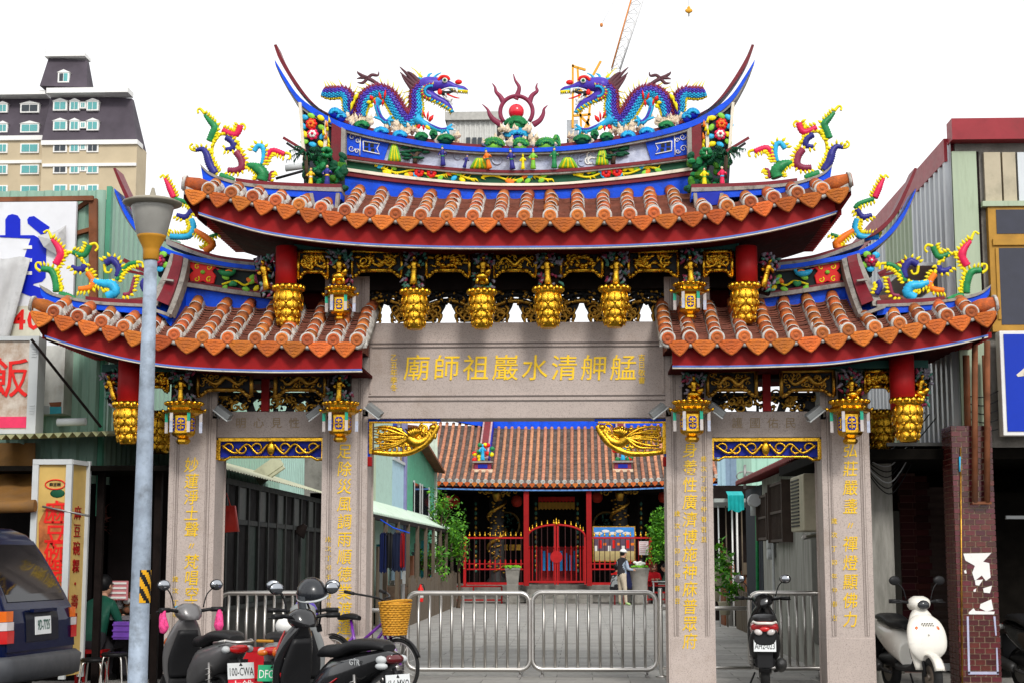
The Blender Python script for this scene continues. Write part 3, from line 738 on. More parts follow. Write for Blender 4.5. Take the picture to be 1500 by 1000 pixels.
# ---- ridges of the two side roofs
for side in (0, 1):
 AX = 754.5
 m_ = (lambda l: l) if side == 0 else (lambda l: mir(l, AX))
 def bd(t, b, y0, y1, mat, nm, par, n=40):
  g = G(); g.band(m_(t), m_(b), y0, y1, n=n); return g.build(nm, mat, par)
 R_ = bd([(258, 418), (275, 419), (340, 430), (410, 438)], [(262, 470), (275, 462), (340, 462), (410, 470)], .10, .46, blue, 'side_ridge', gate)
 bd([(250, 412), (275, 414), (340, 424), (410, 433)], [(250, 418), (275, 420), (340, 430), (410, 439)], .02, .47, trim, 'ridge_trim', R_)
 bd([(250, 408.5), (275, 411), (340, 421), (410, 430)], [(250, 412), (275, 414), (340, 424), (410, 433)], .05, .47, maroon, 'ridge_trim', R_)
 bd([(225, 362), (275, 378), (340, 388), (440, 397)], [(232, 405), (275, 411), (340, 421), (440, 431)], .10, .45, M('dark_relief_ground' + str(side), (.012, .02, .02), .6), 'relief_panel', R_)
 T1 = [(167, 276), (185, 310), (207, 338), (235, 360), (266, 371.6), (308, 380), (350, 387), (430, 394)]
 B1 = [(168, 281), (183, 315), (204, 344), (234, 367), (266, 378), (308, 386.5), (350, 393), (430, 400)]
 bd(T1, B1, .0, .48, blue, 'ridge_cap', R_, 60)
 bd(B1, [(x - (1 if x < 200 else 0), y + 2.5) for x, y in B1], .03, .47, trim, 'ridge_cap_edge', R_, 60)
 bd([(165.5, 247), (178, 278), (197, 317), (222, 341), (243, 350), (294, 367), (336, 377), (430, 386)], [(169, 246), (183, 277), (203, 315), (228, 339), (248, 353), (294, 371), (336, 381), (430, 390)], .08, .42, maroon, 'ridge_cap', R_, 60)
 bd([(243, 350), (294, 371), (336, 381), (430, 390)], [(243, 358), (294, 376), (336, 385.5), (430, 394)], .06, .44, trim, 'ridge_cap_edge', R_, 30)
 # descending ridge: slab that runs down and forward
 def slab(tp, bt, yt, yb, th, mat, nm, par):
  g = G(); a = PX(m_(tp), yt); b = PX(m_(bt), yb); rs = []
  for k in range(9):
   t = k / 8; y = lerp(yt, yb, t ** 1.5)
   l = a[0].lerp(b[0], t); r_ = a[1].lerp(b[1], t)
   rs.append([Vector((l.x, y, l.z)), Vector((r_.x, y, r_.z)), Vector((r_.x, y + th, r_.z)), Vector((l.x, y + th, l.z))])
  g.rings(rs, True, sm=False); return g.build(nm, mat, par)
 D_ = slab([(256, 374), (275, 382)], [(224, 452), (250, 478)], .04, -.50, .42, blue, 'descending_ridge', gate)
 slab([(254, 372), (268, 376)], [(229, 440), (246, 447)], .0, -.57, .2, maroon, 'ridge_board', D_)
 slab([(250, 371), (254, 372)], [(213, 449), (230, 448)], -.01, -.56, .2, trim, 'ridge_board', D_)
 slab([(269, 377), (276, 380)], [(244, 459), (250, 463)], -.02, -.60, .2, trim, 'ridge_board', D_)
 slab([(240, 408), (254, 410)], [(238, 410.5), (253, 412.5)], -.30, -.34, .05, trim, 'ridge_board', D_)
 g = G(); P_ = PX(m_([(214, 450), (250, 463)]), -.6); g.bar(P_[0], P_[1], .12, .035); g.build('ridge_board', trim, D_)
 # hip ridge out to the corner
 H_ = bd([(58, 419), (68, 428), (84, 434.6), (112, 440), (154, 446), (224, 450)], [(60, 432), (68, 440), (84, 446), (112, 452), (154, 455), (224, 462)], -.58, -.3, blue, 'hip_ridge', gate)
 bd([(57, 417), (68, 425), (84, 431), (112, 437), (154, 442.5), (224, 446)], [(58, 420), (68, 429), (84, 435.5), (112, 441), (154, 447), (224, 450)], -.6, -.28, trim, 'ridge_trim', H_)
 bd([(125, 434), (154, 437), (224, 440)], [(125, 438.5), (154, 442.5), (224, 446)], -.57, -.32, maroon, 'ridge_trim', H_)
 # crossed end spars behind the hip
 g = G(); P_ = PX(m_([(181, 381), (222, 402)]), -.1); g.bar(P_[0], P_[1], .03, .045); P_ = PX(m_([(186, 397), (220, 404)]), -.1); g.bar(P_[0], P_[1], .03, .03)
 P_ = PX(m_([(184, 386), (221, 408)]), -.08); g.bar(P_[0], P_[1], .03, .02, mi=1); g.build('end_spar', [maroon, white], D_)
 # red bat plaque, bird, flowers
 g = G(); c = [(279, 383), (286, 386), (297, 386), (308, 387), (316, 384), (317, 391), (311, 397), (316, 404), (313, 416), (305, 416), (297, 412), (289, 415), (279, 413), (277, 403), (283, 397), (278, 391)]
 g.prism([(q.x, q.z) for q in PX(m_(c), .07)], .07, .12, bev=.006)
 for (x, y), dd in (((289, 391), 1), ((306, 392), -1), ((288, 409), -1), ((306, 410), 1)):
  q = W(*m_([(x, y)])[0], .065); scroll(g, q.x, q.z, .035, .066, 1.1, dd * (1 if side == 0 else -1), 1, .008, mi=1)
 g.ell(W(*m_([(297, 399)])[0], .06), (.03, .02, .025), mi=2, nu=8, nv=5)
 g.build('bat_plaque', [redb, yel, lgrn], R_)
 g = G(); bc = m_([(336, 400)])[0]; q = W(*bc, .06); s_ = 1 if side == 0 else -1
 g.tube(cat([q + Vector((-.13 * s_, 0, .03)), q + Vector((-.05 * s_, -.02, -.01)), q + Vector((.05 * s_, -.02, 0)), q + Vector((.07 * s_, 0, .07))], 4), [.015, .035, .04, .02, .015], 8, mi=0 if side == 0 else 3)
 g.cone(q + Vector((-.08 * s_, 0, .01)), q + Vector((-.17 * s_, 0, .06)), .03, 5, 1, .4); g.cone(q + Vector((.07 * s_, -.01, .07)), q + Vector((.11 * s_, -.01, .09)), .012, 4, 2)
 g.ell(q + Vector((0, -.04, .01)), (.05, .012, .025), mi=4, nu=8, nv=4)
 g.build('bird_relief', [grn, crim, yel, cyan, oran], R_, label='small red and green bird relief' if side == 0 else 'small blue bird relief')
 g = G(); fr = random.Random(21)
 g.tube(cat(PX(m_([(325, 417), (345, 412), (360, 418), (380, 404), (398, 414)]), .06), 6), .013, 6, mi=0)
 for k in range(16):
  q = W(*m_([(fr.uniform(328, 402), fr.uniform(398, 424))])[0], .05); g.ell(q, (.05, .012, .03), mi=fr.choice((0, 1, 2, 2, 3, 4)), nu=8, nv=4, T=Matrix.Rotation(fr.uniform(-1, 1), 3, 'Y'))
 c = W(*m_([(380, 408)])[0], .03)
 for j in range(7): g.ell(c + Vector((math.cos(j * .9) * .04, 0, math.sin(j * .9) * .04)), (.03, .016, .03), mi=5, nu=8, nv=4)
 g.build('floral_branch', [yel, oran, lgrn, cyan, grn, wine], R_)
 g = G(); c0 = W(*m_([(233, 382)])[0], -.03)
 for ring, (rr, k, s2) in enumerate(((.048, 6, .03), (.022, 5, .02), (0, 1, .015))):
  for j in range(k): a_ = j * 2 * math.pi / k + ring; g.ell(c0 + Vector((math.cos(a_) * rr, -.02 * ring, math.sin(a_) * rr)), (s2, .02, s2), mi=ring, nu=8, nv=4)
 for k, (dx, dy) in enumerate(((6, -9), (-7, -8), (-8, 5), (8, 6), (1, 12))):
  g.ell(W(*m_([(233 + dx, 382 + dy)])[0], -.01), (.05, .012, .04), mi=3 + k % 3, nu=8, nv=4)
 g.build('flower_relief', [wine, crim, white, lgrn, cyan, yel], D_)
# ---- carved work under the eaves
def frame_panel(x0, x1, y0, y1, Y, par, seed, mat=gold, kind=0):
 g = G(); q0 = W(x0, y0, Y); q1 = W(x1, y1, Y)
 ax, bx, tz, bz = q0.x, q1.x, q0.z, q1.z; w_ = bx - ax; h = tz - bz
 foot = [(ax, bz), (ax + w_ * .05, bz), (ax + w_ * .13, bz + h * .12), (ax + w_ * .17, bz + h * .22), (ax + w_ * .28, bz + h * .25), (bx - w_ * .28, bz + h * .25), (bx - w_ * .17, bz + h * .22), (bx - w_ * .13, bz + h * .12), (bx - w_ * .05, bz), (bx, bz)]
 poly = [(ax, tz)] + foot + [(bx, tz)]
 g.prism(poly[::-1], Y + .03, Y + .06); p = g.build('carved_panel', black, par)
 g = G(); pp = [(a, Y, b) for a, b in poly] + [(ax, Y, tz)]
 for a, b in zip(pp, pp[1:]): g.tube([a, b], .024, 6)
 g.build('frame', mat, p)
 g = G(); r0 = random.Random(seed)
 zc = tz - h * .38
 if kind == 0:
  for s_ in (-1, 1): scroll(g, ax + w_ * (.5 + .25 * s_), zc, h * .26, Y + .01, 1.5, s_, 1, .02)
  for k in range(30): q = (ax + w_ * r0.uniform(.1, .9), Y + .01, tz - h * r0.uniform(.15, .62)); g.ell(q, (.05, .025, .018), T=Matrix.Rotation(r0.uniform(-1.5, 1.5), 3, 'Y'), nu=8, nv=4)
 elif kind == 1:
  for k in range(11): q = (ax + w_ * (.5 + .24 * math.cos(k * 2.4)), Y - .005, zc + h * .18 * math.sin(k * 2.4)); g.ell(q, (.028,) * 3, nu=8, nv=5)
  for k in range(30): q = (ax + w_ * r0.uniform(.08, .92), Y + .01, tz - h * r0.uniform(.12, .65)); g.ell(q, (.05, .02, .016), T=Matrix.Rotation(r0.uniform(-1.5, 1.5), 3, 'Y'), nu=8, nv=4)
 else:
  pts = cat([(ax + w_ * (.12 + .76 * t / 6), Y, zc + h * .16 * math.sin(t * 1.9 + seed)) for t in range(7)], 4); g.tube(pts, [.012, .03, .03, .014], 7, .8)
  for k in range(28): q = (ax + w_ * r0.uniform(.08, .92), Y + .012, tz - h * r0.uniform(.12, .65)); scroll(g, q[0], q[2], .03, q[1], 1, r0.choice((1, -1)), r0.uniform(0, 6), .011, 10)
 g.build('relief', mat, p)
stone_g = M('carved_green', (.05, .16, .12), .6, var=.5, vs=14, bump=.6, dirt=.3)
stone_p = M('carved_grey', (.20, .18, .22), .6, var=.5, vs=14, bump=.6, dirt=.3)
def fig_board(cx, y0, y1, w_, Y, par, seed, tilt=0.0, lab=None):
 r0 = random.Random(seed); c0 = W(cx, y0, Y); c1 = W(cx, y1, Y); hw = w_ * S(Y) / 2; h = c0.z - c1.z
 T = Matrix.Rotation(tilt, 3, 'Y'); g = G(); base = Vector((c1.x, Y, c1.z))
 v = [base + T @ Vector(q) for q in ((-hw, .1, 0), (hw, .1, 0), (hw, .22, 0), (-hw, .22, 0), (-hw, .1, h), (hw, .1, h), (hw, .22, h), (-hw, .22, h))]
 g.add(v, [(0, 3, 2, 1), (4, 5, 6, 7), (0, 1, 5, 4), (1, 2, 6, 5), (2, 3, 7, 6), (3, 0, 4, 7)])
 p = g.build('figure_board', dark_shade, par)
 if lab: p['label'] = lab
 g = G()
 for k in range(60):
  q = base + T @ Vector((r0.uniform(-hw, hw), .08, r0.choice((r0.uniform(.6, 1), r0.uniform(0, .4))) * h)); b = q + T @ Vector((r0.uniform(-.06, .06), -.02, r0.uniform(-.07, .07)))
  g.tube([q, q.lerp(b, .5) + Vector((.012, -.01, 0)), b], [.014, .019, .007], 6, mi=r0.choice((0, 0, 1, 1, 2)))
 g.build('carved_clouds', [stone_g, stone_p, wine], p, kind='stuff')
 g = G(); figure(g, base + T @ Vector((0, .04, h * .10)), h * .78, (0, 0, 0, 0), tilt + r0.uniform(-.06, .06), thin=.9)
 if seed % 3 == 0:                                        # a rider on a gilt horse
  g.ell(base + T @ Vector((0, .0, h * .3)), (hw * .62, .06, h * .12), nu=10, nv=6, T=T)
  for sx in (-1, 1): g.tube([base + T @ Vector((sx * hw * .4, .0, h * .28)), base + T @ Vector((sx * hw * .5, -.02, h * .1))], [.03, .015], 6)
  g.tube([base + T @ Vector((hw * .45, 0, h * .34)), base + T @ Vector((hw * .75, -.02, h * .5))], [.04, .025], 6)
 g.build('gilt_figurine', gold, p)
g = G(); a = W(432, 362, 0); b = W(1082, 421, 0); g.box(a.x, b.x, .02, .45, b.z, W(757, 352, 0).z + .05)
frz = g.build('eave_beam', dark_shade, gate)
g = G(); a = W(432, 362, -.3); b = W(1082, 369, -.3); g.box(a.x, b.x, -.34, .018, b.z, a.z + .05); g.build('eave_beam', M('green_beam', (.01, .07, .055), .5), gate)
for i, (x0, x1, y1, kd) in enumerate(((437, 481, 408, 0), (515, 589, 405, 0), (624, 688, 405, 1), (722, 786, 405, 2), (821, 883, 405, 1), (920, 994, 405, 0), (1030, 1073, 405, 0))):
 frame_panel(x0, x1, 369, y1, -.36, frz, 40 + i, kind=kd)
for i, cx in enumerate((496, 605, 706, 803, 902, 1013)): fig_board(cx, 366, 422, 32, -.52, frz, (60, 61, 63, 62, 64, 65)[i])
fig_board(392, 372, 430, 26, -.40, frz, 71, -.22); fig_board(1116, 370, 426, 28, -.40, frz, 73, .28)
def roundpost(cx, y0, y1, w_, Y):
 a = W(cx, y0, Y); b = W(cx, y1, Y); g = G(); g.tube([(a.x, Y, b.z), (a.x, Y, a.z)], w_ * S(Y) / 2, 14); g.build('hanging_post', redp, gate)
roundpost(420, 362, 425, 32, -.40); roundpost(1093, 362, 422, 32, -.40)
for x in (460, 1050):
 g = G(); a = W(x - 20, 410, .25); b = W(x + 20, 470, .25); g.box(a.x, b.x, .22, .45, b.z, a.z); g.build('inner_post', dred, gate)
# openwork over the lintel
for i, (xa, xb) in enumerate(((541, 590), (626, 688), (724, 786), (821, 883), (917, 975))):
 g = G(); r0 = random.Random(90 + i); c = (xa + xb) / 2; hw = (xb - xa) / 2; Yo = .18
 for (yy, dip, th) in ((422, 10, .045), (430, 13, .034), (441, 10, .034), (450, 9, .030)):
  g.tube(cat(PX([(c - hw - 4, yy), (c - hw * .5, yy - dip * .8), (c, yy - dip), (c + hw * .5, yy - dip * .8), (c + hw + 4, yy)], Yo), 5), th, 6, mi=1 if yy < 445 else 0)
 for k in range(80):
  u = r0.uniform(-1, 1); q = W(c + hw * u, r0.uniform(416, 446) + 8 * u * u, Yo); b = q + Vector((r0.uniform(-.09, .09), 0, r0.uniform(-.03, .03)))
  g.tube([q, q.lerp(b, .5) + Vector((0, -.02, .02)), b], [.016, .024, .012], 5, mi=1 if r0.random() < .7 else 0)
 for s_ in (-1, 1):
  for (dx, y) in ((.95, 452), (.72, 461), (.9, 466), (.55, 455), (.62, 470)):
   q = W(c + s_ * hw * dx, y, Yo - .02); scroll(g, q.x, q.z, .06, q.y, 1.3, s_, r0.uniform(0, 3), .018, mi=0)
  g.tube(cat(PX([(c + s_ * hw * 1.05, 450), (c + s_ * hw * .6, 458), (c + s_ * hw * .35, 462), (c + s_ * hw * .45, 471)], Yo), 4), [.03, .025, .018], 7, mi=0)
 for s_ in (-1, 1):
  l = [(c + s_ * (hw + 3), 444), (c + s_ * 3, 444), (c + s_ * 5, 450), (c + s_ * 9, 457), (c + s_ * 12, 465), (c + s_ * 18, 467), (c + s_ * 18, 471.5), (c + s_ * (hw + 3), 471.5)]
  g.mi = 1; g.prism([(q.x, q.z) for q in PX(l, Yo + .03)], Yo + .03, Yo + .06)
 for yy0, yy1 in ((419, 426), (432, 437)):
  g.prism([(q.x, q.z) for q in PX([(c - hw - 4, yy0 + 8), (c - hw * .5, yy0), (c, yy0 - 2), (c + hw * .5, yy0), (c + hw + 4, yy0 + 8), (c + hw + 4, yy1 + 8), (c + hw * .5, yy1), (c, yy1 - 2), (c - hw * .5, yy1), (c - hw - 4, yy1 + 8)], Yo + .03)], Yo + .03, Yo + .06)
 g.build('openwork_carving', [goldd, black], frz)
# ---- side bays
for side in (0, 1):
 m_ = (lambda x: x) if side == 0 else (lambda x: 1512 - x)
 xa, xb = sorted((W(m_(160), 560, 0).x, W(m_(522), 560, 0).x))
 g = G(); g.box(xa, xb, .10, .42, W(395, 556, 0).z, W(395, 530, 0).z); bm = g.build('eave_beam', dark_shade, gate)
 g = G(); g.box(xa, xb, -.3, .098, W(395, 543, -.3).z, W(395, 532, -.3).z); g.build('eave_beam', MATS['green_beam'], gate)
 for i, (x0, x1, kd) in enumerate(((206, 246, 0), (290, 368, 2), (404, 476, 2))):
  a_, b_ = sorted((m_(x0), m_(x1))); frame_panel(a_, b_, 543, 573 if i == 0 else 579, -.22, bm, 120 + i + side * 7, kind=kd, mat=gold if i == 0 else goldd)
 fig_board(m_(263), 543, 592, 32, -.42, bm, 131 + side); fig_board(m_(495), 543, 592, 32, -.42, bm, 134 + side)
 fig_board(m_(168), 540, 590, 26, -.40, bm, 137 + side, -.25 if side == 0 else .25)
 roundpost(m_(192), 520, 600, 36, -.40)
 g = G(); a = W(m_(390), 541, .1); b = W(m_(390), 602, .1); g.box(a.x - .045, a.x + .045, .06, .14, b.z, a.z); g.build('centre_post', redp, bm)
 g = G(); r0 = random.Random(150 + side)
 for k in range(100):
  x = r0.uniform(322, 470); q = W(m_(x), r0.uniform(574, 600), .16)
  if k % 3 == 0: scroll(g, q.x, q.z, r0.uniform(.04, .07), q.y, 1.3, r0.choice((1, -1)), r0.uniform(0, 6), .018, mi=0)
  else:
   b = q + Vector((r0.uniform(-.1, .1), 0, r0.uniform(-.05, .05))); g.tube([q, q.lerp(b, .5) + Vector((0, -.02, .02)), b], [.014, .02, .008], 5, mi=1 if r0.random() < .5 else 0)
 P_ = PX([(m_(318), 577), (m_(474), 577)], .16); g.bar(P_[0], P_[1], .05, .04, mi=1)
 g.mi = 1
 for s_ in (-1, 1):
  for pl in (((78, 577), (8, 577), (8, 584), (20, 584), (26, 589), (22, 601), (8, 601.5), (8, 590), (4, 590), (4, 602), (34, 602), (38, 592), (50, 586), (58, 590), (54, 602), (78, 602)),):
   g.prism([(q.x, q.z) for q in PX([(m_(396 + s_ * dx), y) for dx, y in pl], .2)], .2, .23)
 g.build('openwork_carving', [goldd, black], bm)
# ---- gilded lotus pendants (hang from the eaves)
def lotus(cx, y0, y1, Y, label, scl=1.0):
 a = W(cx, y0, Y); b = W(cx, y1, Y); h = (a.z - b.z); r = h * .34
 t = thing('lotus_pendant', label, 'pendant', (a.x, Y, b.z), 'gilded lotus pendants hanging under the eaves')
 g = G(); g.lathe([(r * .50, 0), (r * .58, h * .03), (r * .62, h * .12), (r * .80, h * .35), (r * .92, h * .6), (r * .85, h * .78), (r * .95, h * .84), (r * 1.0, h * .9), (r * .9, h * 1.0)], (a.x, Y, b.z), 20); g.build('core', gold, t)
 g = G()
 for k in range(14):
  an = k * 2 * math.pi / 14; g.ell((a.x + math.cos(an) * r * .98, Y + math.sin(an) * r * .98, b.z + h * .93), (r * .2, r * .2, h * .075), nu=8, nv=5)
 g.build('rim', gold, t)
 pm = G(); pm.ell((0, 0, 0), (.5, .2, .5), nu=10, nv=6); pm.cone((0, -.06, -.38), (0, -.1, -.66), .2, 6, flat=.5); pm.tube([(0, -.2, .3), (0, -.235, 0), (0, -.2, -.35)], [.04, .06, .03], 5)
 me = pm.mesh('petal', [gold])
 for row, (zz, rr, n, s_) in enumerate(((.70, .86, 6, 1.0), (.52, .82, 6, .92), (.34, .72, 6, .80), (.16, .60, 6, .66))):
  for k in range(n):
   an = -math.pi / 2 + (k + .5 * (row % 2)) * 2 * math.pi / n
   if math.sin(an) > .5: continue
   inst(me, 'petal', t, (a.x + math.cos(an) * r * rr, Y + math.sin(an) * r * rr, b.z + h * zz), (R(-8), 0, an + math.pi / 2), (r * s_ * 1.05, r * .8, h * .30 * (1 - row * .09)))
for a_ in ((423, 418, 480, -.45, 'gilded lotus pendant under the upper eave, leftmost, above the left side roof'),
           (608, 424, 483, -.45, 'gilded lotus pendant over the left end of the name lintel'),
           (706, 424, 482, -.45, 'gilded lotus pendant over the lintel, second from the left of its four'),
           (803, 420, 481, -.45, 'gilded lotus pendant over the lintel, third from the left of its four'),
           (900, 419, 480, -.45, 'gilded lotus pendant over the right end of the name lintel'),
           (1090, 415, 475, -.45, 'gilded lotus pendant under the upper eave, rightmost, above the right side roof'),
           (189, 588, 650, -.42, 'gilded lotus pendant beside the street lamp post under the left eave corner'),
           (1328, 582, 647, -.42, 'bright gilded lotus pendant under the right eave corner'),
           (236, 602, 664, 1.0, 'shaded gilded lotus pendant at the back, right of the street lamp post'),
           (1290, 600, 662, 1.0, 'shaded gilded lotus pendant at the back, beside the rightmost granite pillar')): lotus(*a_)
# ---- gilded palace lanterns
mat_wg = M('glass_green', (.02, .35, .22), .3); mat_ww = M('strip_white', (.50, .46, .44), .5)
def lantern(cx, y0, y1, Y, label):
 a = W(cx, y0, Y); b = W(cx, y1, Y); h = a.z - b.z; r = h * .40
 t = thing('palace_lantern', label, 'lantern', (a.x, Y, b.z), 'gilded palace lanterns on the gateway')
 c = (a.x, Y, b.z)
 g = G(); g.lathe([(r * .30, h * .0), (r * .42, h * .05), (r * .42, h * .1), (r * .30, h * .14), (r * .62, h * .2)], c, 6, a0=0, sm=False); g.build('foot', gold, t)
 g = G(); g.lathe([(r * .62, h * .2), (r * .70, h * .25), (r * .70, h * .66), (r * .62, h * .68)], c, 6, a0=0, sm=False); bdy = g.build('body', gold, t)
 g = G(); g.lathe([(r * .70, h * .66), (r * 1.12, h * .72), (r * 1.18, h * .78), (r * .98, h * .84), (r * 1.02, h * .90), (r * 1.08, h * .97), (r * .9, h)], c, 6, a0=0, sm=False); g.build('crown', gold, t)
 g = G()
 for k in range(18):
  an = k * 2 * math.pi / 18; g.ell((a.x + math.cos(an) * r * 1.04, Y + math.sin(an) * r * 1.04, b.z + h * .955), (r * .15, r * .15, h * .05), nu=6, nv=4)
 for k in range(6):
  an = k * R(60); q = Vector((a.x + math.cos(an) * r * 1.18, Y + math.sin(an) * r * 1.18, b.z + h * .76)); g.tube([q, q + Vector((math.cos(an) * .03, math.sin(an) * .03, .03))], [.022, .01], 6)
 g.build('crown_beads', gold, t)
 for k in range(6):
  an = -R(90) + k * R(60); T = Matrix.Rotation(an + R(90), 3, 'Z'); q = Vector(c) + Vector((math.cos(an), math.sin(an), 0)) * (r * .615)
  if math.sin(an) > .3: continue
  g = G(); hw = r * .23
  pts = [q + T @ Vector((x * hw, -.004, h * .455 + z * h * .15)) for x, z in ((-.7, -1), (.7, -1), (1, -.6), (1, .6), (.7, 1), (-.7, 1), (-1, .6), (-1, -.6))]
  g.add(pts + [p + T @ Vector((0, .02, 0)) for p in pts], [tuple(range(8))] + [(i, (i + 1) % 8, 8 + (i + 1) % 8, 8 + i) for i in range(8)]); 
  for x in (-.45, .45):
   for z in (-.5, .5): g.lathe([(.3 * hw, -.012), (.36 * hw, -.004)], q + T @ Vector((x * hw, 0, h * .455 + z * h * .15)), 8, axis='y', mi=1, T=T)
  g.bar(q + T @ Vector((0, -.01, h * .33)), q + T @ Vector((0, -.01, h * .58)), .012, .012, mi=1); g.bar(q + T @ Vector((-hw, -.01, h * .455)), q + T @ Vector((hw, -.01, h * .455)), .012, .012, mi=1)
  g.build('window', [dblue, gold], bdy)
 for k in range(6):
  an = k * R(60)
  if math.sin(an) > .6: continue
  q = Vector(c) + Vector((math.cos(an), math.sin(an), 0)) * (r * 1.02)
  g = G(); g.box(q.x - .017, q.x + .017, q.y - .01, q.y + .01, q.z + h * .52, q.z + h * .72, mi=0); g.box(q.x - .017, q.x + .017, q.y - .01, q.y + .01, q.z + h * .26, q.z + h * .518, mi=1)
  g.build('hanging_strip', [mat_wg if k % 2 else mat_ww, mat_ww if k % 2 else MATS['painted_sky_relief']], t)
for a_ in ((499, 421, 470, -.44, 'gilded hexagonal lantern under the upper eave, left of the name lintel'),
           (1010, 415, 468, -.44, 'gilded hexagonal lantern under the upper eave, right of the name lintel'),
           (270, 588, 650, -.40, 'gilded hexagonal lantern in front of the leftmost granite pillar, beside the lamp post'),
           (499, 588, 647, -.40, 'gilded hexagonal lantern on the pillar left of the main opening'),
           (1013, 586, 647, -.40, 'gilded hexagonal lantern on the pillar right of the main opening'),
           (1244, 585, 650, -.40, 'gilded hexagonal lantern on the rightmost granite pillar')): lantern(*a_)
# ---- ceramic swirl finials on the hips
def stroke(g, l, mi, w0, w1, Y, fl, tip=None, side=1, fringe=True, ox=0, oy=0, k=1.0, fm=None):
 P = cat([W(*fl(ox + x / k, oy + y / k), Y) for x, y in l], 6)
 w0 *= 1.6; w1 *= 1.55; wd = [w0 * S(Y) / k, max(w0, w1) * 1.05 * S(Y) / k, w1 * S(Y) / k]
 Pd = resample(P, max(8, int(sum((b - a).length for a, b in zip(P, P[1:])) / .013))); m_ = len(Pd)
 rr = [(lerp(wd[0], wd[1], min(1, 2 * i / (m_ - 1))) if 2 * i < m_ - 1 else lerp(wd[1], wd[2], 2 * i / (m_ - 1) - 1)) * (1.0 if i % 2 else .84) for i in range(m_)]
 tip_mi = {2: 4, 4: 6, 1: 7, 5: 0, 0: 8, 3: 2}[mi]; m0 = mi
 g.tube(Pd, rr, 10, .95, B=(0, 1, 0), mfun=lambda k_, i_: tip_mi if (side > 0) == (i_ in (0, 9, 1)) and i_ in (0, 1, 9, 4, 5) else m0)
 if fringe:
  PR = resample(P, max(4, int(sum((b - a).length for a, b in zip(P, P[1:])) / .032)))
  for i in range(len(PR)):
   t = (PR[min(i + 1, len(PR) - 1)] - PR[max(i - 1, 0)]).normalized(); nn = Vector((0, 1, 0)).cross(t).normalized() * side
   r_ = lerp(w0, w1, i / (len(PR) - 1)) * S(Y) / k
   a = PR[i] + nn * r_ * .72 + Vector((0, -.012, 0)); b = PR[i] + nn * (r_ * 1.1 + .036 + .012 * (i % 2)) + t * .02 + Vector((0, -.02, 0))
   g.tube([a, a.lerp(b, .45), b], [.012, .021, .002], 5, .8, mi=6)
 if tip:
  Q = cat([W(*fl(ox + x / k, oy + y / k), Y) for x, y in tip], 6); g.tube(Q, [.020, .016, .012, .016], 6, mi=6)
FIN = [navy, grn, crim, wine, oran, cyan, yel, lgrn, vio]
K = 7.69
SETA = [([(350, 810), (290, 700), (255, 590), (205, 530), (130, 545)], 0, 34, 14, [(135, 545), (85, 535), (62, 500), (95, 465)], 1),
  ([(285, 440), (320, 350), (345, 280), (290, 215), (230, 145)], 1, 30, 14, [(230, 130), (180, 75), (150, 90), (158, 125)], 1),
  ([(430, 315), (560, 370), (610, 330), (630, 265)], 2, 22, 26, [(630, 260), (660, 245), (688, 280), (668, 315)], -1),
  ([(470, 395), (545, 450), (545, 520), (465, 530)], 0, 26, 16, [(470, 530), (435, 490)], -1),
  ([(585, 560), (640, 640), (650, 730), (580, 770), (490, 765)], 3, 30, 24, None, -1),
  ([(700, 705), (810, 740), (885, 810), (870, 885)], 1, 18, 48, None, 1),
  ([(870, 700), (895, 600), (885, 510), (830, 495), (785, 555)], 5, 14, 22, None, 1),
  ([(905, 700), (945, 600), (1000, 545), (1130, 590)], 2, 14, 24, [(1140, 570), (1190, 590), (1190, 635), (1170, 640)], 1),
  ([(400, 830), (480, 850), (565, 880)], 1, 28, 18, None, 1),
  ([(960, 890), (975, 800), (1015, 785)], 3, 14, 12, [(1015, 785), (1035, 800)], 1)]
SPA = [[(360, 800), (315, 640), (318, 500), (365, 405), (420, 360), (520, 385), (590, 460), (650, 590), (700, 700), (860, 720)]]
SETB = [([(330, 830), (320, 700), (270, 590), (160, 570)], 1, 30, 24, [(150, 600), (100, 560), (105, 505), (160, 505)], 1),
  ([(320, 525), (380, 420), (355, 330), (280, 240)], 2, 34, 16, [(275, 230), (235, 140), (185, 165)], 1),
  ([(510, 380), (630, 420), (685, 350), (700, 305)], 1, 20, 24, [(705, 300), (765, 285), (795, 330), (765, 370)], -1),
  ([(640, 520), (630, 570), (560, 575), (500, 535)], 0, 26, 12, None, -1),
  ([(680, 610), (740, 700), (710, 780), (580, 800)], 4, 26, 22, None, -1),
  ([(720, 700), (860, 740), (950, 750), (990, 830), (900, 885)], 5, 24, 40, None, 1),
  ([(1010, 660), (1030, 560), (960, 470), (880, 510)], 0, 24, 30, [(870, 520), (880, 600), (930, 610), (950, 570)], 1),
  ([(1010, 700), (1080, 580), (1150, 520), (1230, 500)], 1, 20, 20, [(1230, 495), (1290, 500), (1305, 560)], 1),
  ([(360, 855), (450, 880), (540, 900)], 1, 28, 16, None, 1),
  ([(1080, 860), (1160, 840), (1195, 720), (1210, 660)], 3, 16, 14, [(1205, 660), (1245, 665), (1250, 710)], 1),
  ([(1330, 690), (1300, 750), (1340, 840)], 0, 24, 22, None, -1)]
SPB = [[(400, 800), (345, 640), (360, 520), (430, 420), (500, 385), (620, 470), (680, 600), (760, 700), (900, 720), (990, 700)]]
K3 = 3.571
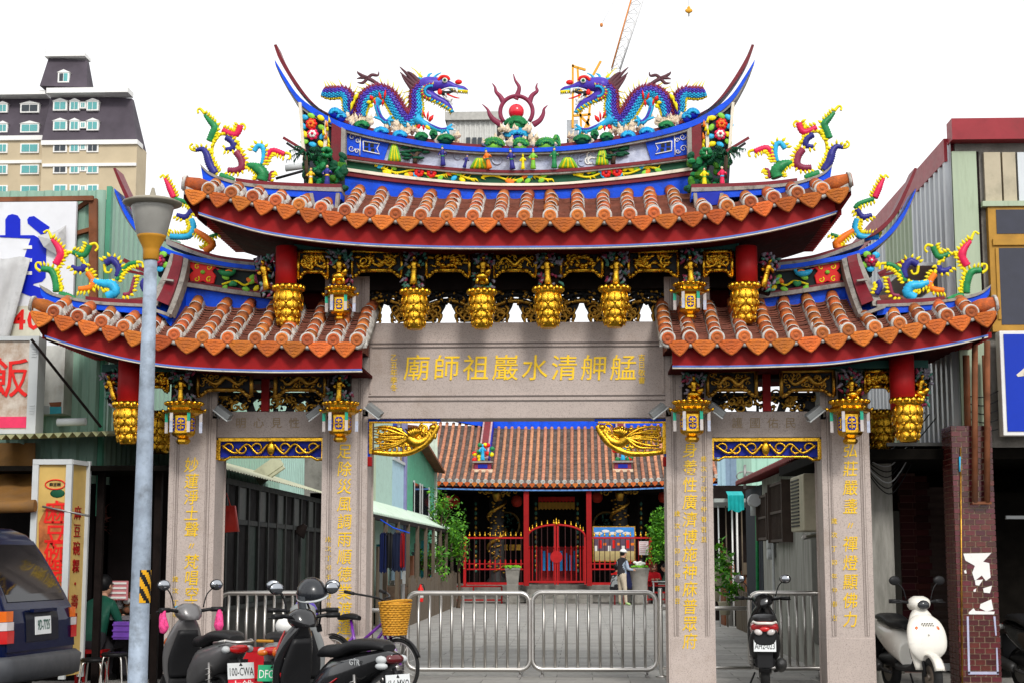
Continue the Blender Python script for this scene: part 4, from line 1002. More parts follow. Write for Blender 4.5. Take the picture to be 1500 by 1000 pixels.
SETC = [([(910, 180), (885, 120), (863, 78)], 2, 12, 6, [(863, 78), (853, 60), (836, 75)], 1),
  ([(915, 185), (990, 210), (1012, 235)], 1, 9, 9, None, 1),
  ([(1005, 240), (975, 280), (925, 268)], 0, 12, 8, None, -1),
  ([(1000, 290), (1012, 335), (985, 380), (890, 382)], 5, 11, 12, [(890, 380), (876, 360), (895, 345)], 1),
  ([(1020, 350), (1080, 390), (1112, 425), (1070, 460)], 4, 10, 14, None, 1),
  ([(1085, 390), (1140, 368)], 1, 8, 6, None, 1)]
SPC = [[(1012, 240), (990, 290), (1005, 340), (1060, 380), (1110, 390)]]
def finial(setx, sp, ox, oy, k, Y, fl, label, side=1):
 g0 = None; base = None
 xs = []
 loc = W(*fl(ox + (600 if k > 5 else 1040) / k, oy + (890 if k > 5 else 470) / k), Y)
 t = thing('swirl_finial', label, 'roof ornament', loc, 'glazed swirl finials on the gateway roof')
 for (l, mi, w0, w1, tip, sd) in setx:
  g = G(); stroke(g, l, mi, w0, w1, Y, fl, tip, sd * side, True, ox, oy, k); g.build('scroll', FIN, t)
 g = G()
 for l in sp:
  P = resample(cat([W(*fl(ox + x / k, oy + y / k), Y + .01) for x, y in l], 6), 60)
  g.tube(P, .020 if k > 5 else .016, 7, mi=6)
  for i, q in enumerate(P):
   if i % 2 == 0: g.ell(q + Vector((rnd.uniform(-.015, .015), -.025, rnd.uniform(-.015, .015))), (.019, .014, .022), mi=6, nu=7, nv=4)
 g.build('spine', FIN, t)
idf = lambda x, y: (x, y)
def mf(ax): return lambda x, y: (2 * ax - x, y)
def mfo(ax, dy): return lambda x, y: (2 * ax - x, y + dy)
finial(SETA, SPA, 270, 150, K, -.44, idf, 'large glazed swirl finial on the left corner of the upper roof')
finial(SETA, SPA, 270, 150, K, -.44, mfo(761, -4), 'large glazed swirl finial on the right corner of the upper roof', -1)
finial(SETB, SPB, 40, 320, K, -.44, idf, 'glazed swirl finial on the left end of the left side roof, before the white signboard')
finial(SETB, SPB, 40, 320, K, -.44, mfo(749, 2), 'glazed swirl finial on the right end of the right side roof, before the metal wall', -1)
finial(SETC, SPC, 0, 240, K3, .2, idf, 'glazed swirl finial beside the street lamp, above the left side ridge')
finial(SETC, SPC, 0, 240, K3, .2, mf(768), 'glazed swirl finial on the swept right side ridge', -1)
# ---- spiky glazed tufts and rocks
def tuft(g, cx, cy, wd, ht, Y, mi, mi2, fl=idf, seed=1):
 r0 = random.Random(seed); c = W(*fl(cx, cy), Y); hw = wd * S(Y) / 2; hh = ht * S(Y)
 g.ell(c, (hw * .8, hw * .5, hh * .7), mi=mi2, nu=10, nv=6)
 n = int(26 + wd * 1.6)
 for k in range(n * 2):
  a = math.pi * r0.random(); b = r0.uniform(.05, 1.25); d = Vector((math.cos(a) * math.cos(b), -math.sin(b), math.sin(a) * math.cos(b)))
  s_ = c + Vector((d.x * hw * .75, d.y * hw * .45, d.z * hh * .65)); g.cone(s_, s_ + Vector((d.x * hw * .3, d.y * hw * .22, d.z * hh * .3 + hh * .10)), .017, 4, mi if k % 3 else mi2)
 for k in range(n):
  a = math.pi * (k + r0.random() * .6) / n; b = r0.uniform(-1, .6)
  d = Vector((math.cos(a), -.75 * math.cos(b * .8) * math.sin(a) * .8, math.sin(a)))
  s_ = c + Vector((d.x * hw * .7, d.y * hw * .45 - .01, d.z * hh * .5)); e = c + Vector((d.x * hw * 1.0, d.y * hw * .62 - .02, d.z * hh * (.95 + .1 * b)))
  g.cone(s_, e, .016, 4, mi if k % 4 else mi2)
 for k in range(n // 2):
  a = math.pi * (k + .5) / (n // 2); s_ = c + Vector((math.cos(a) * hw * .45, -hw * .48, math.sin(a) * hh * .25)); e = c + Vector((math.cos(a) * hw * .8, -hw * .55, math.sin(a) * hh * .72)); g.cone(s_, e, .016, 4, mi)
def rocks(g, cx, cy, wd, ht, Y, mi, fl=idf, seed=1, n=9):
 r0 = random.Random(seed)
 for k in range(n):
  c = W(*fl(cx + r0.uniform(-.5, .5) * wd, cy - r0.uniform(0, 1) * ht), Y + r0.uniform(-.04, .06)); s_ = r0.uniform(.03, .06)
  T = Euler((r0.uniform(0, 3), r0.uniform(0, 3), r0.uniform(0, 3))).to_matrix(); g.ell(c, (s_, s_ * .6, s_ * .8), mi=mi, nu=6, nv=4, T=T, sm=False)
  g.cone(c, c + Vector((r0.uniform(-.03, .03), 0, .08)), s_ * .6, 5, mi)
# ---- the flaming pearl
t = thing('flaming_pearl', 'red pearl in a ring of dark flames at the centre of the ridge', 'roof ornament', W(756, 216, .25))
Yp = .25; ox, oy = 680, 100
def cp(l): return [(ox + x / K, oy + y / K) for x, y in l]
g = G(); c = W(756.3, 164, Yp); g.ell(c, (12 * S(Yp),) * 3, nu=20, nv=14); g.build('pearl', M('pearl_red', (.75, .01, .03), .25, var=.05, coat=.4), t)
g = G(); c = W(756.5, 164, Yp); pts = [Vector((c.x + 24.5 * S(Yp) * math.cos(a), Yp, c.z + 24.5 * S(Yp) * math.sin(a))) for a in [R(-38 + 256 * k / 36) for k in range(37)]]
g.tube(pts, .026, 8, 1.2, B=(0, 1, 0)); g.build('flame_ring', wine, t)
for l, w0 in (([(575, 350), (603, 290), (618, 215), (575, 140), (553, 65)], 34), ([(440, 380), (405, 320), (360, 270), (345, 215), (315, 172)], 32), ([(735, 380), (765, 310), (820, 260), (812, 215), (825, 168)], 32),
              ([(420, 640), (330, 580), (285, 520), (262, 465), (203, 408)], 36), ([(775, 640), (850, 590), (890, 520), (900, 460), (940, 420)], 36)):
 g = G(); g.tube(cat(PX(cp(l), Yp), 6), [w0 * S(Yp) / K * 1.1, w0 * S(Yp) / K * .8, w0 * S(Yp) / K * .5, .004], 8, .7, B=(0, 1, 0)); g.build('flame', wine, t)
g = G(); tuft(g, 756, 184, 38, 14, Yp, 0, 0); rocks(g, 756, 192, 46, 5, Yp - .1, 2, n=14, seed=4); tuft(g, 758, 203, 50, 15, Yp, 1, 3); rocks(g, 758, 207, 64, 6, Yp - .06, 2, n=16, seed=5)
for i, (cx, wd) in enumerate(((723, 36), (762, 28), (800, 34), (815, 14))): tuft(g, cx, 214, wd, 13 if wd > 20 else 18, Yp - .1, 0, 4, seed=i)
rocks(g, 762, 214, 110, 4, Yp - .1, 2, n=22, seed=6); g.build('rockery', [grn, cyan, rockc, dblue, lgrn], t)
# ---- dragons
def dragon(fl, sgn, label):
 Yd = .25; k6 = 6.0; ox, oy = 450, 80
 D = lambda l, Y=Yd: [W(*fl(ox + x / k6, oy + y / k6), Y) for x, y in l]
 u = S(Yd) / k6                                   # metres per crop pixel
 t = thing('ridge_dragon', label, 'dragon statue', D([(800, 700)])[0], 'glazed dragons facing the pearl on the ridge')
 DM_ = [wine, vio, cyan, yel, crim, redb, brownf, white, grn, black]
 def body(l, rad, n=14):
  P = resample(cat(D(l), 8), max(20, int(sum((b - a).length for a, b in zip(D(l), D(l)[1:])) / .022)))
  m = len(P); rs = []
  g = G()
  for i in range(m):
   tt = (P[min(i + 1, m - 1)] - P[max(i - 1, 0)]).normalized(); nn = Vector((0, -1, 0)).cross(tt).normalized() * sgn
   q = i / (m - 1) * (len(rad) - 1); r_ = lerp(rad[int(q)], rad[min(int(q) + 1, len(rad) - 1)], q - int(q)) * u * 1.22 * (1.0 if i % 2 == 0 else .90)
   rs.append([P[i] + nn * (math.cos(2 * math.pi * (j + .5) / n) * r_) + Vector((0, -1, 0)) * (math.sin(2 * math.pi * (j + .5) / n) * r_ * .85) for j in range(n)])
  def mf_(k_, i_):
   a = (i_ + 1) / n * 360; a = a if a <= 180 else 360 - a
   return 0 if a < 58 else 1 if a < 98 else 2 if a < 148 else 3
  g.rings(rs, True, sm=True, mfun=mf_)
  for i in range(1, m - 1):                       # spines of the back, belly scallops
   tt = (P[i + 1] - P[i - 1]).normalized(); nn = Vector((0, -1, 0)).cross(tt).normalized() * sgn
   q = i / (m - 1) * (len(rad) - 1); r_ = lerp(rad[int(q)], rad[min(int(q) + 1, len(rad) - 1)], q - int(q)) * u * 1.22
   if i % 2 == 0: g.cone(P[i] + nn * r_ * .9, P[i] + nn * (r_ + .105) - tt * .07, .012, 4, 3)
   g.cone(P[i] + nn * r_ * .7 + Vector((0, -r_ * .4, 0)), P[i] + nn * (r_ * 1.2) + Vector((0, -r_ * .5, 0)) - tt * .012, .018, 4, 0)
   g.cone(P[i] - nn * r_ * .8 + Vector((0, -r_ * .4, 0)), P[i] - nn * (r_ * 1.12) + Vector((0, -r_ * .45, 0)) - tt * .01, .014, 4, 3)
   for aa in (.30, .65, 1.0, 1.4, 1.75, 2.1):    # scales on the side that faces the street
    if i % 2: aa += .17
    dd = nn * math.cos(aa) + Vector((0, -.85, 0)) * math.sin(aa)
    cc = P[i] + dd * r_ * .93; mi = 0 if aa < .95 else 1 if aa < 1.6 else 2
    g.cone(cc + tt * .012, cc + dd * .014 - tt * .020, .017, 5, mi, .6)
  return g
 body([(135, 335), (170, 345), (250, 345), (320, 340), (365, 395), (365, 470), (385, 540)], [36, 52, 50, 52, 56, 52, 42]).build('tail', DM_, t)
 g = body([(480, 560), (475, 510), (500, 420), (570, 345), (650, 330), (720, 375), (775, 460), (830, 550), (890, 600)], [46, 58, 62, 60, 60, 66, 68, 68, 60]); bo = g.build('body', DM_, t)
 body([(850, 600), (905, 595), (950, 540), (965, 460), (958, 380), (975, 320), (1030, 290)], [60, 66, 66, 58, 54, 52, 60]).build('neck', DM_, t)
 # tail tuft with four prongs
 g = G(); g.tube(cat(D([(640, 275), (580, 235), (530, 210)]), 4), [8 * u * 2, 20 * u], 7, .6, mi=6)
 for l in ([(530, 205), (480, 185), (450, 165), (440, 148)], [(530, 205), (480, 205), (435, 215)], [(525, 215), (490, 250), (440, 248)], [(535, 205), (570, 180), (620, 185), (630, 150)]): g.tube(cat(D(l), 4), [16 * u, 15 * u, 3 * u], 6, .6, mi=6)
 g.build('tail_tuft', DM_, t)
 # head
 g = G()
 sk = [(1000, 300), (1050, 270), (1110, 262), (1180, 262), (1250, 270), (1310, 290), (1370, 300), (1412, 318)]
 g.tube(cat(D(sk), 5), [x * u for x in (62, 78, 72, 62, 46, 32, 26, 22, 8)], 12, .85, B=(0, 1, 0), mi=1)
 g.tube(cat(D([(1250, 292), (1310, 312), (1370, 322), (1412, 332)]), 4), [x * u for x in (20, 24, 20, 8)], 8, 1.3, B=(0, 1, 0), mi=2)
 h_ = g.build('head', DM_, t)
 g = G(); g.tube(cat(D([(1040, 330), (1090, 370), (1150, 400), (1210, 430), (1250, 470), (1275, 495)]), 5), [x * u for x in (56, 52, 44, 38, 34, 26, 12)], 10, .85, B=(0, 1, 0), mi=1)
 g.tube(cat(D([(1190, 350), (1220, 385), (1260, 410), (1275, 440)], Yd - 20 * u), 4), [12 * u, 16 * u, 8 * u], 7, .9, mi=7)
 g.build('lower_jaw', DM_, h_)
 g = G(); g.tube(cat(D([(1160, 330), (1220, 340), (1290, 320)], Yd - 38 * u), 3), [26 * u, 20 * u, 8 * u], 8, .4, mi=9)
 g.tube(cat(D([(1170, 320), (1240, 295), (1320, 300)], Yd - 44 * u), 3), 7 * u, 6, mi=7)
 for (x, y, x2, y2, r_) in ((1310, 300, 1322, 360, 14), (1290, 300, 1288, 332, 9), (1215, 345, 1232, 385, 10), (1268, 400, 1285, 370, 10), (1355, 325, 1356, 345, 7)):
  a, b = D([(x, y), (x2, y2)], Yd - 40 * u); g.cone(a, b, r_ * u, 6, 7)
 g.tube(cat(D([(1230, 350), (1300, 378), (1340, 385)], Yd - 40 * u), 3), [8 * u, 8 * u, 4 * u], 6, .5, mi=5)
 g.build('teeth', DM_, h_)
 g = G()
 for k_ in range(22):                              # yellow beard fringe of jaw and cheek
  q = cat([(1010, 250), (1015, 330), (1060, 390), (1150, 430), (1210, 465), (1265, 505)], 4)[min(20, k_)]
  a, = D([(q.x, q.y)], Yd - 30 * u); b, = D([(q.x - 34 + k_ * 1.2, q.y + 16 + (k_ % 3) * 8)], Yd - 40 * u); g.cone(a, b, 12 * u, 4, 3)
  a2, = D([(q.x + 22, q.y - 6)], Yd - 44 * u); b2, = D([(q.x - 8, q.y + 14)], Yd - 56 * u); g.cone(a2, b2, 12 * u, 4, 2 if k_ % 2 else 3)
 for k_ in range(16):
  q = (1270 + k_ * 9, 318 + (k_ % 2) * 2 + k_ * .8); a, = D([(q[0], q[1])], Yd - 22 * u); b, = D([(q[0] + 4, q[1] + 26)], Yd - 26 * u); g.cone(a, b, 7 * u, 4, 9 if k_ % 2 else 3)
  g.cone(a + Vector((0, 0, .02)), b + Vector((0, 0, .02)), 9 * u, 4, 3)
 for k_ in range(34):
  an = R(95 + 190 * (k_ % 17) / 16); r1_ = 40 if k_ < 17 else 66; a, b = D([(1085 + r1_ * math.cos(an), 322 + r1_ * math.sin(an) * .9), (1085 + (r1_ + 34) * math.cos(an), 322 + (r1_ + 34) * math.sin(an) * .9)], Yd - (64 if k_ < 17 else 56) * u); g.cone(a, b, 11 * u, 4, 2 if k_ < 17 else (3 if k_ % 2 else 4))
 g.build('beard', DM_, h_, kind='stuff')
 g = G(); e, = D([(1210, 228)], Yd - 52 * u); g.ell(e, (26 * u, 16 * u, 24 * u), mi=7, nu=12, nv=8); g.ell(e + Vector((0, -10 * u, 0)), (17 * u, 10 * u, 16 * u), mi=8, nu=10, nv=6); g.ell(e + Vector((0, -18 * u, 0)), (8 * u, 5 * u, 8 * u), mi=9, nu=8, nv=5)
 g.build('eye', DM_, h_)
 g = G(); g.tube(cat(D([(1150, 230), (1180, 198), (1230, 200), (1250, 225)], Yd - 40 * u), 4), [14 * u, 18 * u, 12 * u], 7, mi=5); g.build('brow', DM_, h_); g = G()
 n_, = D([(1330, 243)], Yd - 14 * u); g.ell(n_, (34 * u, 20 * u, 24 * u), mi=5, nu=10, nv=6); g.build('nose', DM_, h_); g = G(); c_, = D([(1165, 330)], Yd - 46 * u); g.ell(c_, (22 * u, 14 * u, 30 * u), mi=5, nu=10, nv=6)
 g.build('cheek_tuft', DM_, h_)
 g = G()
 for l in ([(1040, 220), (1100, 215), (1140, 180), (1180, 160)], [(1030, 225), (980, 210), (960, 215)], [(1060, 215), (1070, 180), (1100, 165)]): g.tube(cat(D(l), 4), [14 * u, 12 * u, 3 * u], 6, mi=2)
 for k_ in range(5): a, b = D([(1030 + k_ * 30, 225), (1010 + k_ * 34, 205)], Yd - 30 * u); g.ell(a, (16 * u, 12 * u, 12 * u), mi=7 if k_ % 2 else 2, nu=8, nv=5)
 for l in ([(1000, 210), (960, 150), (910, 112)], [(990, 230), (950, 190), (930, 160)], [(1010, 200), (990, 170), (1005, 150)]): g.tube(cat(D(l), 4), [10 * u, 6 * u, 2 * u], 5, mi=3)
 g.build('antlers', DM_, h_)
 g = G()
 for l in ([(1020, 320), (940, 240), (870, 165), (812, 108)], [(1010, 330), (930, 260), (860, 200), (815, 155)], [(1000, 340), (920, 290), (870, 240), (830, 185)], [(990, 345), (930, 310), (890, 270), (860, 225)], [(1020, 310), (960, 220), (910, 170), (880, 150)], [(1000, 350), (950, 330), (910, 300)]):
  g.tube(cat(D(l, Yd - 26 * u), 4), [24 * u, 22 * u, 14 * u, 3 * u], 6, .5, mi=6)
 g.build('mane', DM_, h_)
 # legs
 for nm, l, rr, claw in (('front_leg', [(960, 560), (1010, 600), (1090, 635), (1170, 665), (1215, 665)], (46, 34, 26, 22, 24), (1215, 660)), ('hind_leg', [(640, 400), (612, 450), (640, 540), (680, 590), (700, 595)], (44, 26, 24, 22, 26), (700, 590))):
  g = G(); g.tube(resample(cat(D(l, Yd - 46 * u), 5), 22), [x * u * (1) for x in rr], 9, mi=2)
  P = resample(cat(D(l, Yd - 46 * u), 5), 18)
  for q in P: g.ell(q + Vector((0, -14 * u, 8 * u)), (16 * u, 14 * u, 12 * u), mi=1, nu=7, nv=4)
  cx, cy = claw
  ends = [(60, -45), (70, 0), (30, 45), (-40, 50)] if nm == 'front_leg' else [(40, -50), (60, -10), (30, 40), (-110, -40)]
  for dx, dy in ends:
   a, m_, b = D([(cx, cy), (cx + dx * .6, cy + dy * .4 - 8), (cx + dx, cy + dy)], Yd - 52 * u); g.tube([a, m_, b], [15 * u, 14 * u, 10 * u], 7, mi=2)
   b2, = D([(cx + dx * 1.5, cy + dy * 1.2 + 14)], Yd - 56 * u); g.cone(b, b2, 9 * u, 5, 7)
  g.build(nm, DM_, t)
 g = G()                                           # flame tufts at the joints
 for (x, y, dx, dy, m0) in ((1040, 560, -30, -70, 5), (1055, 575, 10, -80, 5), (1070, 590, 40, -60, 5), (990, 620, -30, 40, 5), (1020, 625, 5, 48, 5), (1045, 625, 35, 40, 3), (670, 400, -10, 60, 5), (680, 390, 10, -80, 5), (650, 400, -20, -70, 5), (575, 400, -20, -40, 5), (560, 420, -40, 0, 3), (575, 440, -30, 30, 3), (590, 400, 10, 50, 5), (400, 430, -20, 70, 3), (385, 470, 10, -60, 3), (395, 460, 30, -80, 3), (410, 400, 40, -60, 3)):
  a, b = D([(x, y), (x + dx, y + dy)], Yd - 66 * u); g.tube([a, a.lerp(b, .5), b], [12 * u, 20 * u, 3 * u], 6, .6, mi=m0)
 g.build('flame_tufts', DM_, t, kind='stuff')
 g = G(); s0 = 40
 for i, (cx, cy, wd, mi) in enumerate(((248, 512, 130, 1), (300, 545, 100, 1), (480, 625, 150, 0), (650, 680, 150, 1), (815, 712, 140, 1), (1005, 725, 130, 0), (1110, 700, 80, 0), (1220, 745, 170, 0))):
  tuft(g, ox + cx / k6, oy + cy / k6 + 2, wd / k6, 58 / k6, Yd - .12, mi, 2 if mi == 0 else 3, fl, seed=i + s0)
 for i, (cx, cy, n_) in enumerate(((390, 590, 12), (560, 600, 7), (740, 650, 12), (850, 680, 10), (930, 700, 6), (1140, 760, 6), (1320, 770, 6), (430, 600, 8))): rocks(g, ox + cx / k6, oy + cy / k6 + 3, 18, 12, Yd - .06, 4, fl, seed=70 + i, n=n_)
 g.build('rockery', [grn, cyan, dgrn, dblue, rockc], t)
dragon(idf, 1, 'blue and violet glazed dragon on the left of the ridge facing right')
dragon(lambda x, y: (2 * 753 - x, y + .5), -1, 'blue and violet glazed dragon on the right of the ridge facing left')
# ---- rock grottoes with figurines at the ridge ends
for side in (0, 1):
 m_ = idf if side == 0 else mf(756)
 Yg = -.34; c = W(*m_(458, 280), Yg)
 t = thing('rock_grotto', ('green rock grotto with gold and dark blue robed figurines, left of the main ridge', 'green rock grotto with yellow-green and pink robed figurines, right of the main ridge')[side], 'roof ornament', c, 'figure grottoes at the ends of the main ridge')
 r0 = random.Random(200 + side); g = G()
 for k in range(60):
  x = r0.uniform(446, 504); y = r0.uniform(228, 276); q = W(*m_(x, y), Yg + .14 + r0.uniform(-.04, .04)); g.ell(q, (r0.uniform(.03, .07), .05, r0.uniform(.03, .06)), mi=r0.choice((0, 0, 1, 2)), nu=7, nv=5, T=Matrix.Rotation(r0.uniform(0, 3), 3, 'Y'), sm=False)
 for k in range(30):
  x = 441 + 64 * k / 29; q = W(*m_(x, 277 + r0.uniform(-2, 3)), Yg + r0.uniform(-.08, .02)); g.ell(q, (.05, .07, .035), mi=r0.choice((0, 2)), nu=7, nv=5, sm=False)
 g.build('rock', [dgrn, grn, leaf], t)
 g = G()
 for fx, fh, mm in (((455, 28, (6, 8, 2, 8)), (479, 32, (0, 8, 2, 3))) if side == 0 else ((457, 28, (5, 6, 2, 3)), (481, 30, (10, 11, 2, 9)))):
  pass
 for i, (fx, fh, mm) in enumerate(((455, 28, (8, 9, 2, 8)), (479, 33, (0, 8, 2, 3))) if side == 0 else ((1056 * 0 + 480, 28, (6, 5, 2, 3)), (454, 30, (10, 11, 2, 9)))):
  g = G(); q = W(*m_(fx, 273), Yg - .06); figure(g, q, fh * S(Yg), mm, 0, arm=1.2); g.build('figurine', FM, t)
 g = G(); q0 = W(*m_(450, 262), Yg + .05); q1 = W(*m_(448, 228), Yg); g.tube([q0, q1], [.025, .02], 7, mi=0)
 for k in range(17):
  a = math.pi * 2 * k / 17; L = r0.uniform(.14, .24); e = q1 + Vector((math.cos(a) * L, math.sin(a) * .12, .03 + .08 * math.sin(k * 1.3) - .02))
  m__ = q1.lerp(e, .5) + Vector((0, 0, .05))
  for s_ in range(6): w_ = q1.lerp(m__, s_ / 5); v_ = m__.lerp(e, s_ / 5); g.cone(v_, v_ + Vector((r0.uniform(-.02, .02), 0, -.06)), .009, 3, 1)
  g.tube([q1, m__, e], [.008, .007, .003], 4, mi=1)
 g.build('palm', [bark, dgrn], t)
 g = G(); q = W(*m_(478, 224), Yg + .06)
 for k in range(24): d = Vector((r0.gauss(0, 1), r0.gauss(0, .6), r0.gauss(0, 1))).normalized(); g.ell(q + d * .05, (.03, .03, .025), nu=6, nv=4)
 g.build('shrub', grn, t)
 g = G(); P_ = PX([m_(415, 202), m_(448, 222)], .0); g.bar(P_[0], P_[1], .03, .03, mi=0); P_ = PX([m_(420, 210), m_(447, 228)], .02); g.bar(P_[0], P_[1], .03, .025, mi=1); g.build('spar', [maroon, black], t)
# ---- floodlights clamped to the pillars and lintels
fl_ = [(549, 600, 1, 'grey floodlight on the lintel left of the main opening'), (963, 600, -1, 'grey floodlight on the lintel right of the main opening'), (1051, 599, 1, 'grey floodlight at the left end of the right side lintel'), (1192, 604, -1, 'grey floodlight at the right end of the right side lintel'), (328, 603, 1, 'grey floodlight at the left end of the left side lintel'), (460, 603, -1, 'grey floodlight at the right end of the left side lintel')]
proto = None
for px, py, s_, lb in fl_:
 q = W(px, py, -.25)
 if proto is None:
  t = thing('floodlight', lb, 'floodlight', q, 'small floodlights on the lintels')
  T = Matrix.Rotation(R(38), 3, 'Y') @ Matrix.Rotation(R(15), 3, 'X')
  g = G(); o_ = len(g.v); g.box(-.10, .10, -.06, .06, -.035, .035, T=T); g.v = [tuple(Vector(v) + q) for v in g.v]; g.build('housing', grey, t, bev=.01)
  g = G(); g.box(-.11, .11, -.07, .07, -.048, -.034, T=T); g.v = [tuple(Vector(v) + q) for v in g.v]; g.build('lens', lgrey, t, bev=.004)
  g = G(); g.tube([q + Vector((-.02, 0, .05)), q + Vector((-.10, .02, .03)), q + Vector((-.14, .1, -.02)), q + Vector((-.15, .29, -.02))], .012, 6); g.box(q.x - .19, q.x - .11, .0, .03, q.z - .05, q.z + .03); g.build('bracket', grey, t)
  proto = t
 else:
  t = dup(proto, label=lb); t.location = q; t.scale = (s_, 1, 1)
# ================================================================ GROUND
def struct(g, name, mats, parent=None, kind='structure', bev=0):
 o = g.build(name, mats, parent, bev); o['kind'] = kind; return o
g = G(); g.quad((-600, -80, -.03), (600, -80, -.03), (600, 900, -.03), (-600, 900, -.03)); struct(g, 'ground', asph)
g = G(); g.quad((-7, -1.6, -.006), (9, -1.6, -.006), (9, 36, -.006), (-7, 36, -.006))
joint = M('joint_mortar', (.09, .085, .08), .9, var=.2)
court = struct(g, 'pavement', joint)
sw, sl = .9, .45
g = G(); g.box(-sw / 2 + .004, sw / 2 - .004, -sl / 2 + .004, sl / 2 - .004, -.004, .0); pm = g.mesh('paving_slab', [pavem])
cnt = 0; gs = G()
for j in range(78):
 y = -1.3 + j * sl
 off = (j % 2) * sw / 2
 for i in range(-8, 10):
  x = i * sw + off
  lim = (x - .7) / max(1, y + 18)
  if y < 15.5 and -.34 < lim < .36 and x > -4.2 and x < 5.2:
   near = y > 1.0
   if cnt < 300:
    o = inst(pm, 'paving_slab', court, (x, y, .004 + rnd.uniform(0, .002)), (0, 0, 0)); cnt += 1; continue
  if -6 < x < 8: gs.box(x - sw / 2 + .004, x + sw / 2 - .004, y - sl / 2 + .004, y + sl / 2 - .004, -.004, .004)
gs.build('paving_slab_field', pavem, court, kind='stuff')
# ================================================================ TEMPLE AT THE END OF THE COURT
YT = 34.0
tpl = thing('temple_hall', 'old temple hall with long orange tiled roof and dark carved front behind a red fence', 'temple', (W(815, 870, YT).x, YT + 4, 0))
def TW(x, y, d=0.0): return W(x, y, YT + d)
a = TW(610, 857, 1); b = TW(1075, 881, 1)
g = G(); g.box(a.x, b.x, YT + .8, YT + 12, 0, .58); pl = g.build('platform', conc, tpl, bev=.02)
g = G(); a = TW(770, 0, 0); b = TW(862, 0, 0)
for k in range(3): g.box(a.x, b.x, YT - .2 + .3 * k, YT + .8, .0 + .15 * k + .001 * k, .15 * (k + 1))
g.build('steps', conc, pl)
a = TW(612, 700, 4); b = TW(1075, 860, 4)
darkw = M('temple_dark_wall', (.007, .005, .005), .8, var=.5, vs=2, spec=.1)  # near-black base colour also carries the shade of porch and interiors
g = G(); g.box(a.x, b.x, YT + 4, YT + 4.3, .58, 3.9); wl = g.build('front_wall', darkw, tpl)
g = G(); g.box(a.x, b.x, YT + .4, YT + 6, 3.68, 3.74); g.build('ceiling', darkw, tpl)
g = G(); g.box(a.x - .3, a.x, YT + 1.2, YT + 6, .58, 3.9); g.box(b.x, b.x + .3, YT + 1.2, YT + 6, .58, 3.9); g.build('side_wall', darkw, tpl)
# carved wall pieces, faintly gilt
r0 = random.Random(9)
for cx in (742, 888):
 g = G(); c = TW(cx, 768, 3.9); g.lathe([(.42, 0), (.46, -.04), (.50, 0)], c, 24, axis='y', mi=1)
 for k in range(40):
  q = c + Vector((r0.uniform(-.4, .4), -.03, r0.uniform(-.4, .4)))
  if (q - c).length < .42: scroll(g, q.x, q.z, .05, q.y, .9, 1, r0.uniform(0, 6), .012, 8, mi=0)
 g.build('round_window', [stone_g, M('dull_gold' + str(cx), (.16, .09, .02), .6)], wl)
for cx in (697, 785, 846, 939):
 g = G()
 for k in range(15):
  q = TW(cx, 737 + k * 7, 2.6); g.ell(q, (.05, .03, .07), mi=1 if k % 2 else 0, nu=6, nv=4)
 q = TW(cx, 790, 2.62); g.box(q.x - .09, q.x + .09, q.y, q.y + .03, .6, 3.6, mi=2); g.build('couplet_board', [stone_g, goldd, dark_shade], tpl)
for cx in (740, 750, 760, 770):
 q = TW(cx - 10, 801, 3.9); g = G(); g.box(q.x - .09, q.x + .09, q.y - .02, q.y + .05, q.z - .1, q.z + .1); g.build('gilt_panel', goldd, wl)
for nm, cx in (('dragon_column', 728), ('dragon_column', 908)):
 a = TW(cx, 730, 1.8); z0 = .6; z1 = a.z + .3
 g = G(); g.lathe([(.34, 0), (.36, .1), (.26, .2), (.25, z1 - z0)], (a.x, YT + 1.8, z0), 16, mi=0); c_ = g.build('dragon_column', M('column_stone' + str(cx), (.03, .028, .027), .5, var=.4, bump=.6), tpl)
 g = G(); pts = []
 for k in range(70):
  t_ = k / 69; an = -1.9 + t_ * 15; z = z0 + .4 + t_ * (z1 - z0 - .7); pts.append((a.x + math.cos(an) * .29, YT + 1.8 + math.sin(an) * .29, z))
 g.tube(pts, [.03, .06, .075, .07, .05], 7)
 for k in range(60): q = (a.x + r0.uniform(-.28, .28), YT + 1.5, z0 + r0.uniform(.3, z1 - z0)); g.ell(q, (.05, .03, .03), nu=6, nv=4)
 g.build('gilt_dragon', goldd, c_)
 g = G()
 for k in range(26):
  q = TW(cx + r0.uniform(-26, 26), 716 + r0.uniform(-5, 6), .9); scroll(g, q.x, q.z, r0.uniform(.06, .12), q.y, 1.1, r0.choice((1, -1)), r0.uniform(0, 6), .03, 10)
 q = TW(cx, 724, .85); g.lathe([(.10, -.2), (.16, 0), (.12, .15)], q, 10); g.build('gilt_bracket', goldd, tpl)
for cx, cy in ((666, 733), (757, 733), (875, 727), (972, 727)):
 q = TW(cx, cy, 2.0); 
 one(G().lathe([(.05, -.2), (.13, -.17), (.185, -.06), (.185, .06), (.13, .17), (.05, .2)], q, 14).tube([q + Vector((0, 0, .2)), q + Vector((0, 0, .75))], .008, 5), 'paper_lantern', [M('lantern_red' + str(cx), (.40, .03, .015), .6)], {666: 'red paper lantern at the far left of the temple porch above the leafy shrub', 757: 'red paper lantern just left of the temple door', 875: 'red paper lantern just right of the temple door', 972: 'red paper lantern at the right of the porch above the round green tree'}[cx], 'lantern', 'red lanterns in the temple porch')
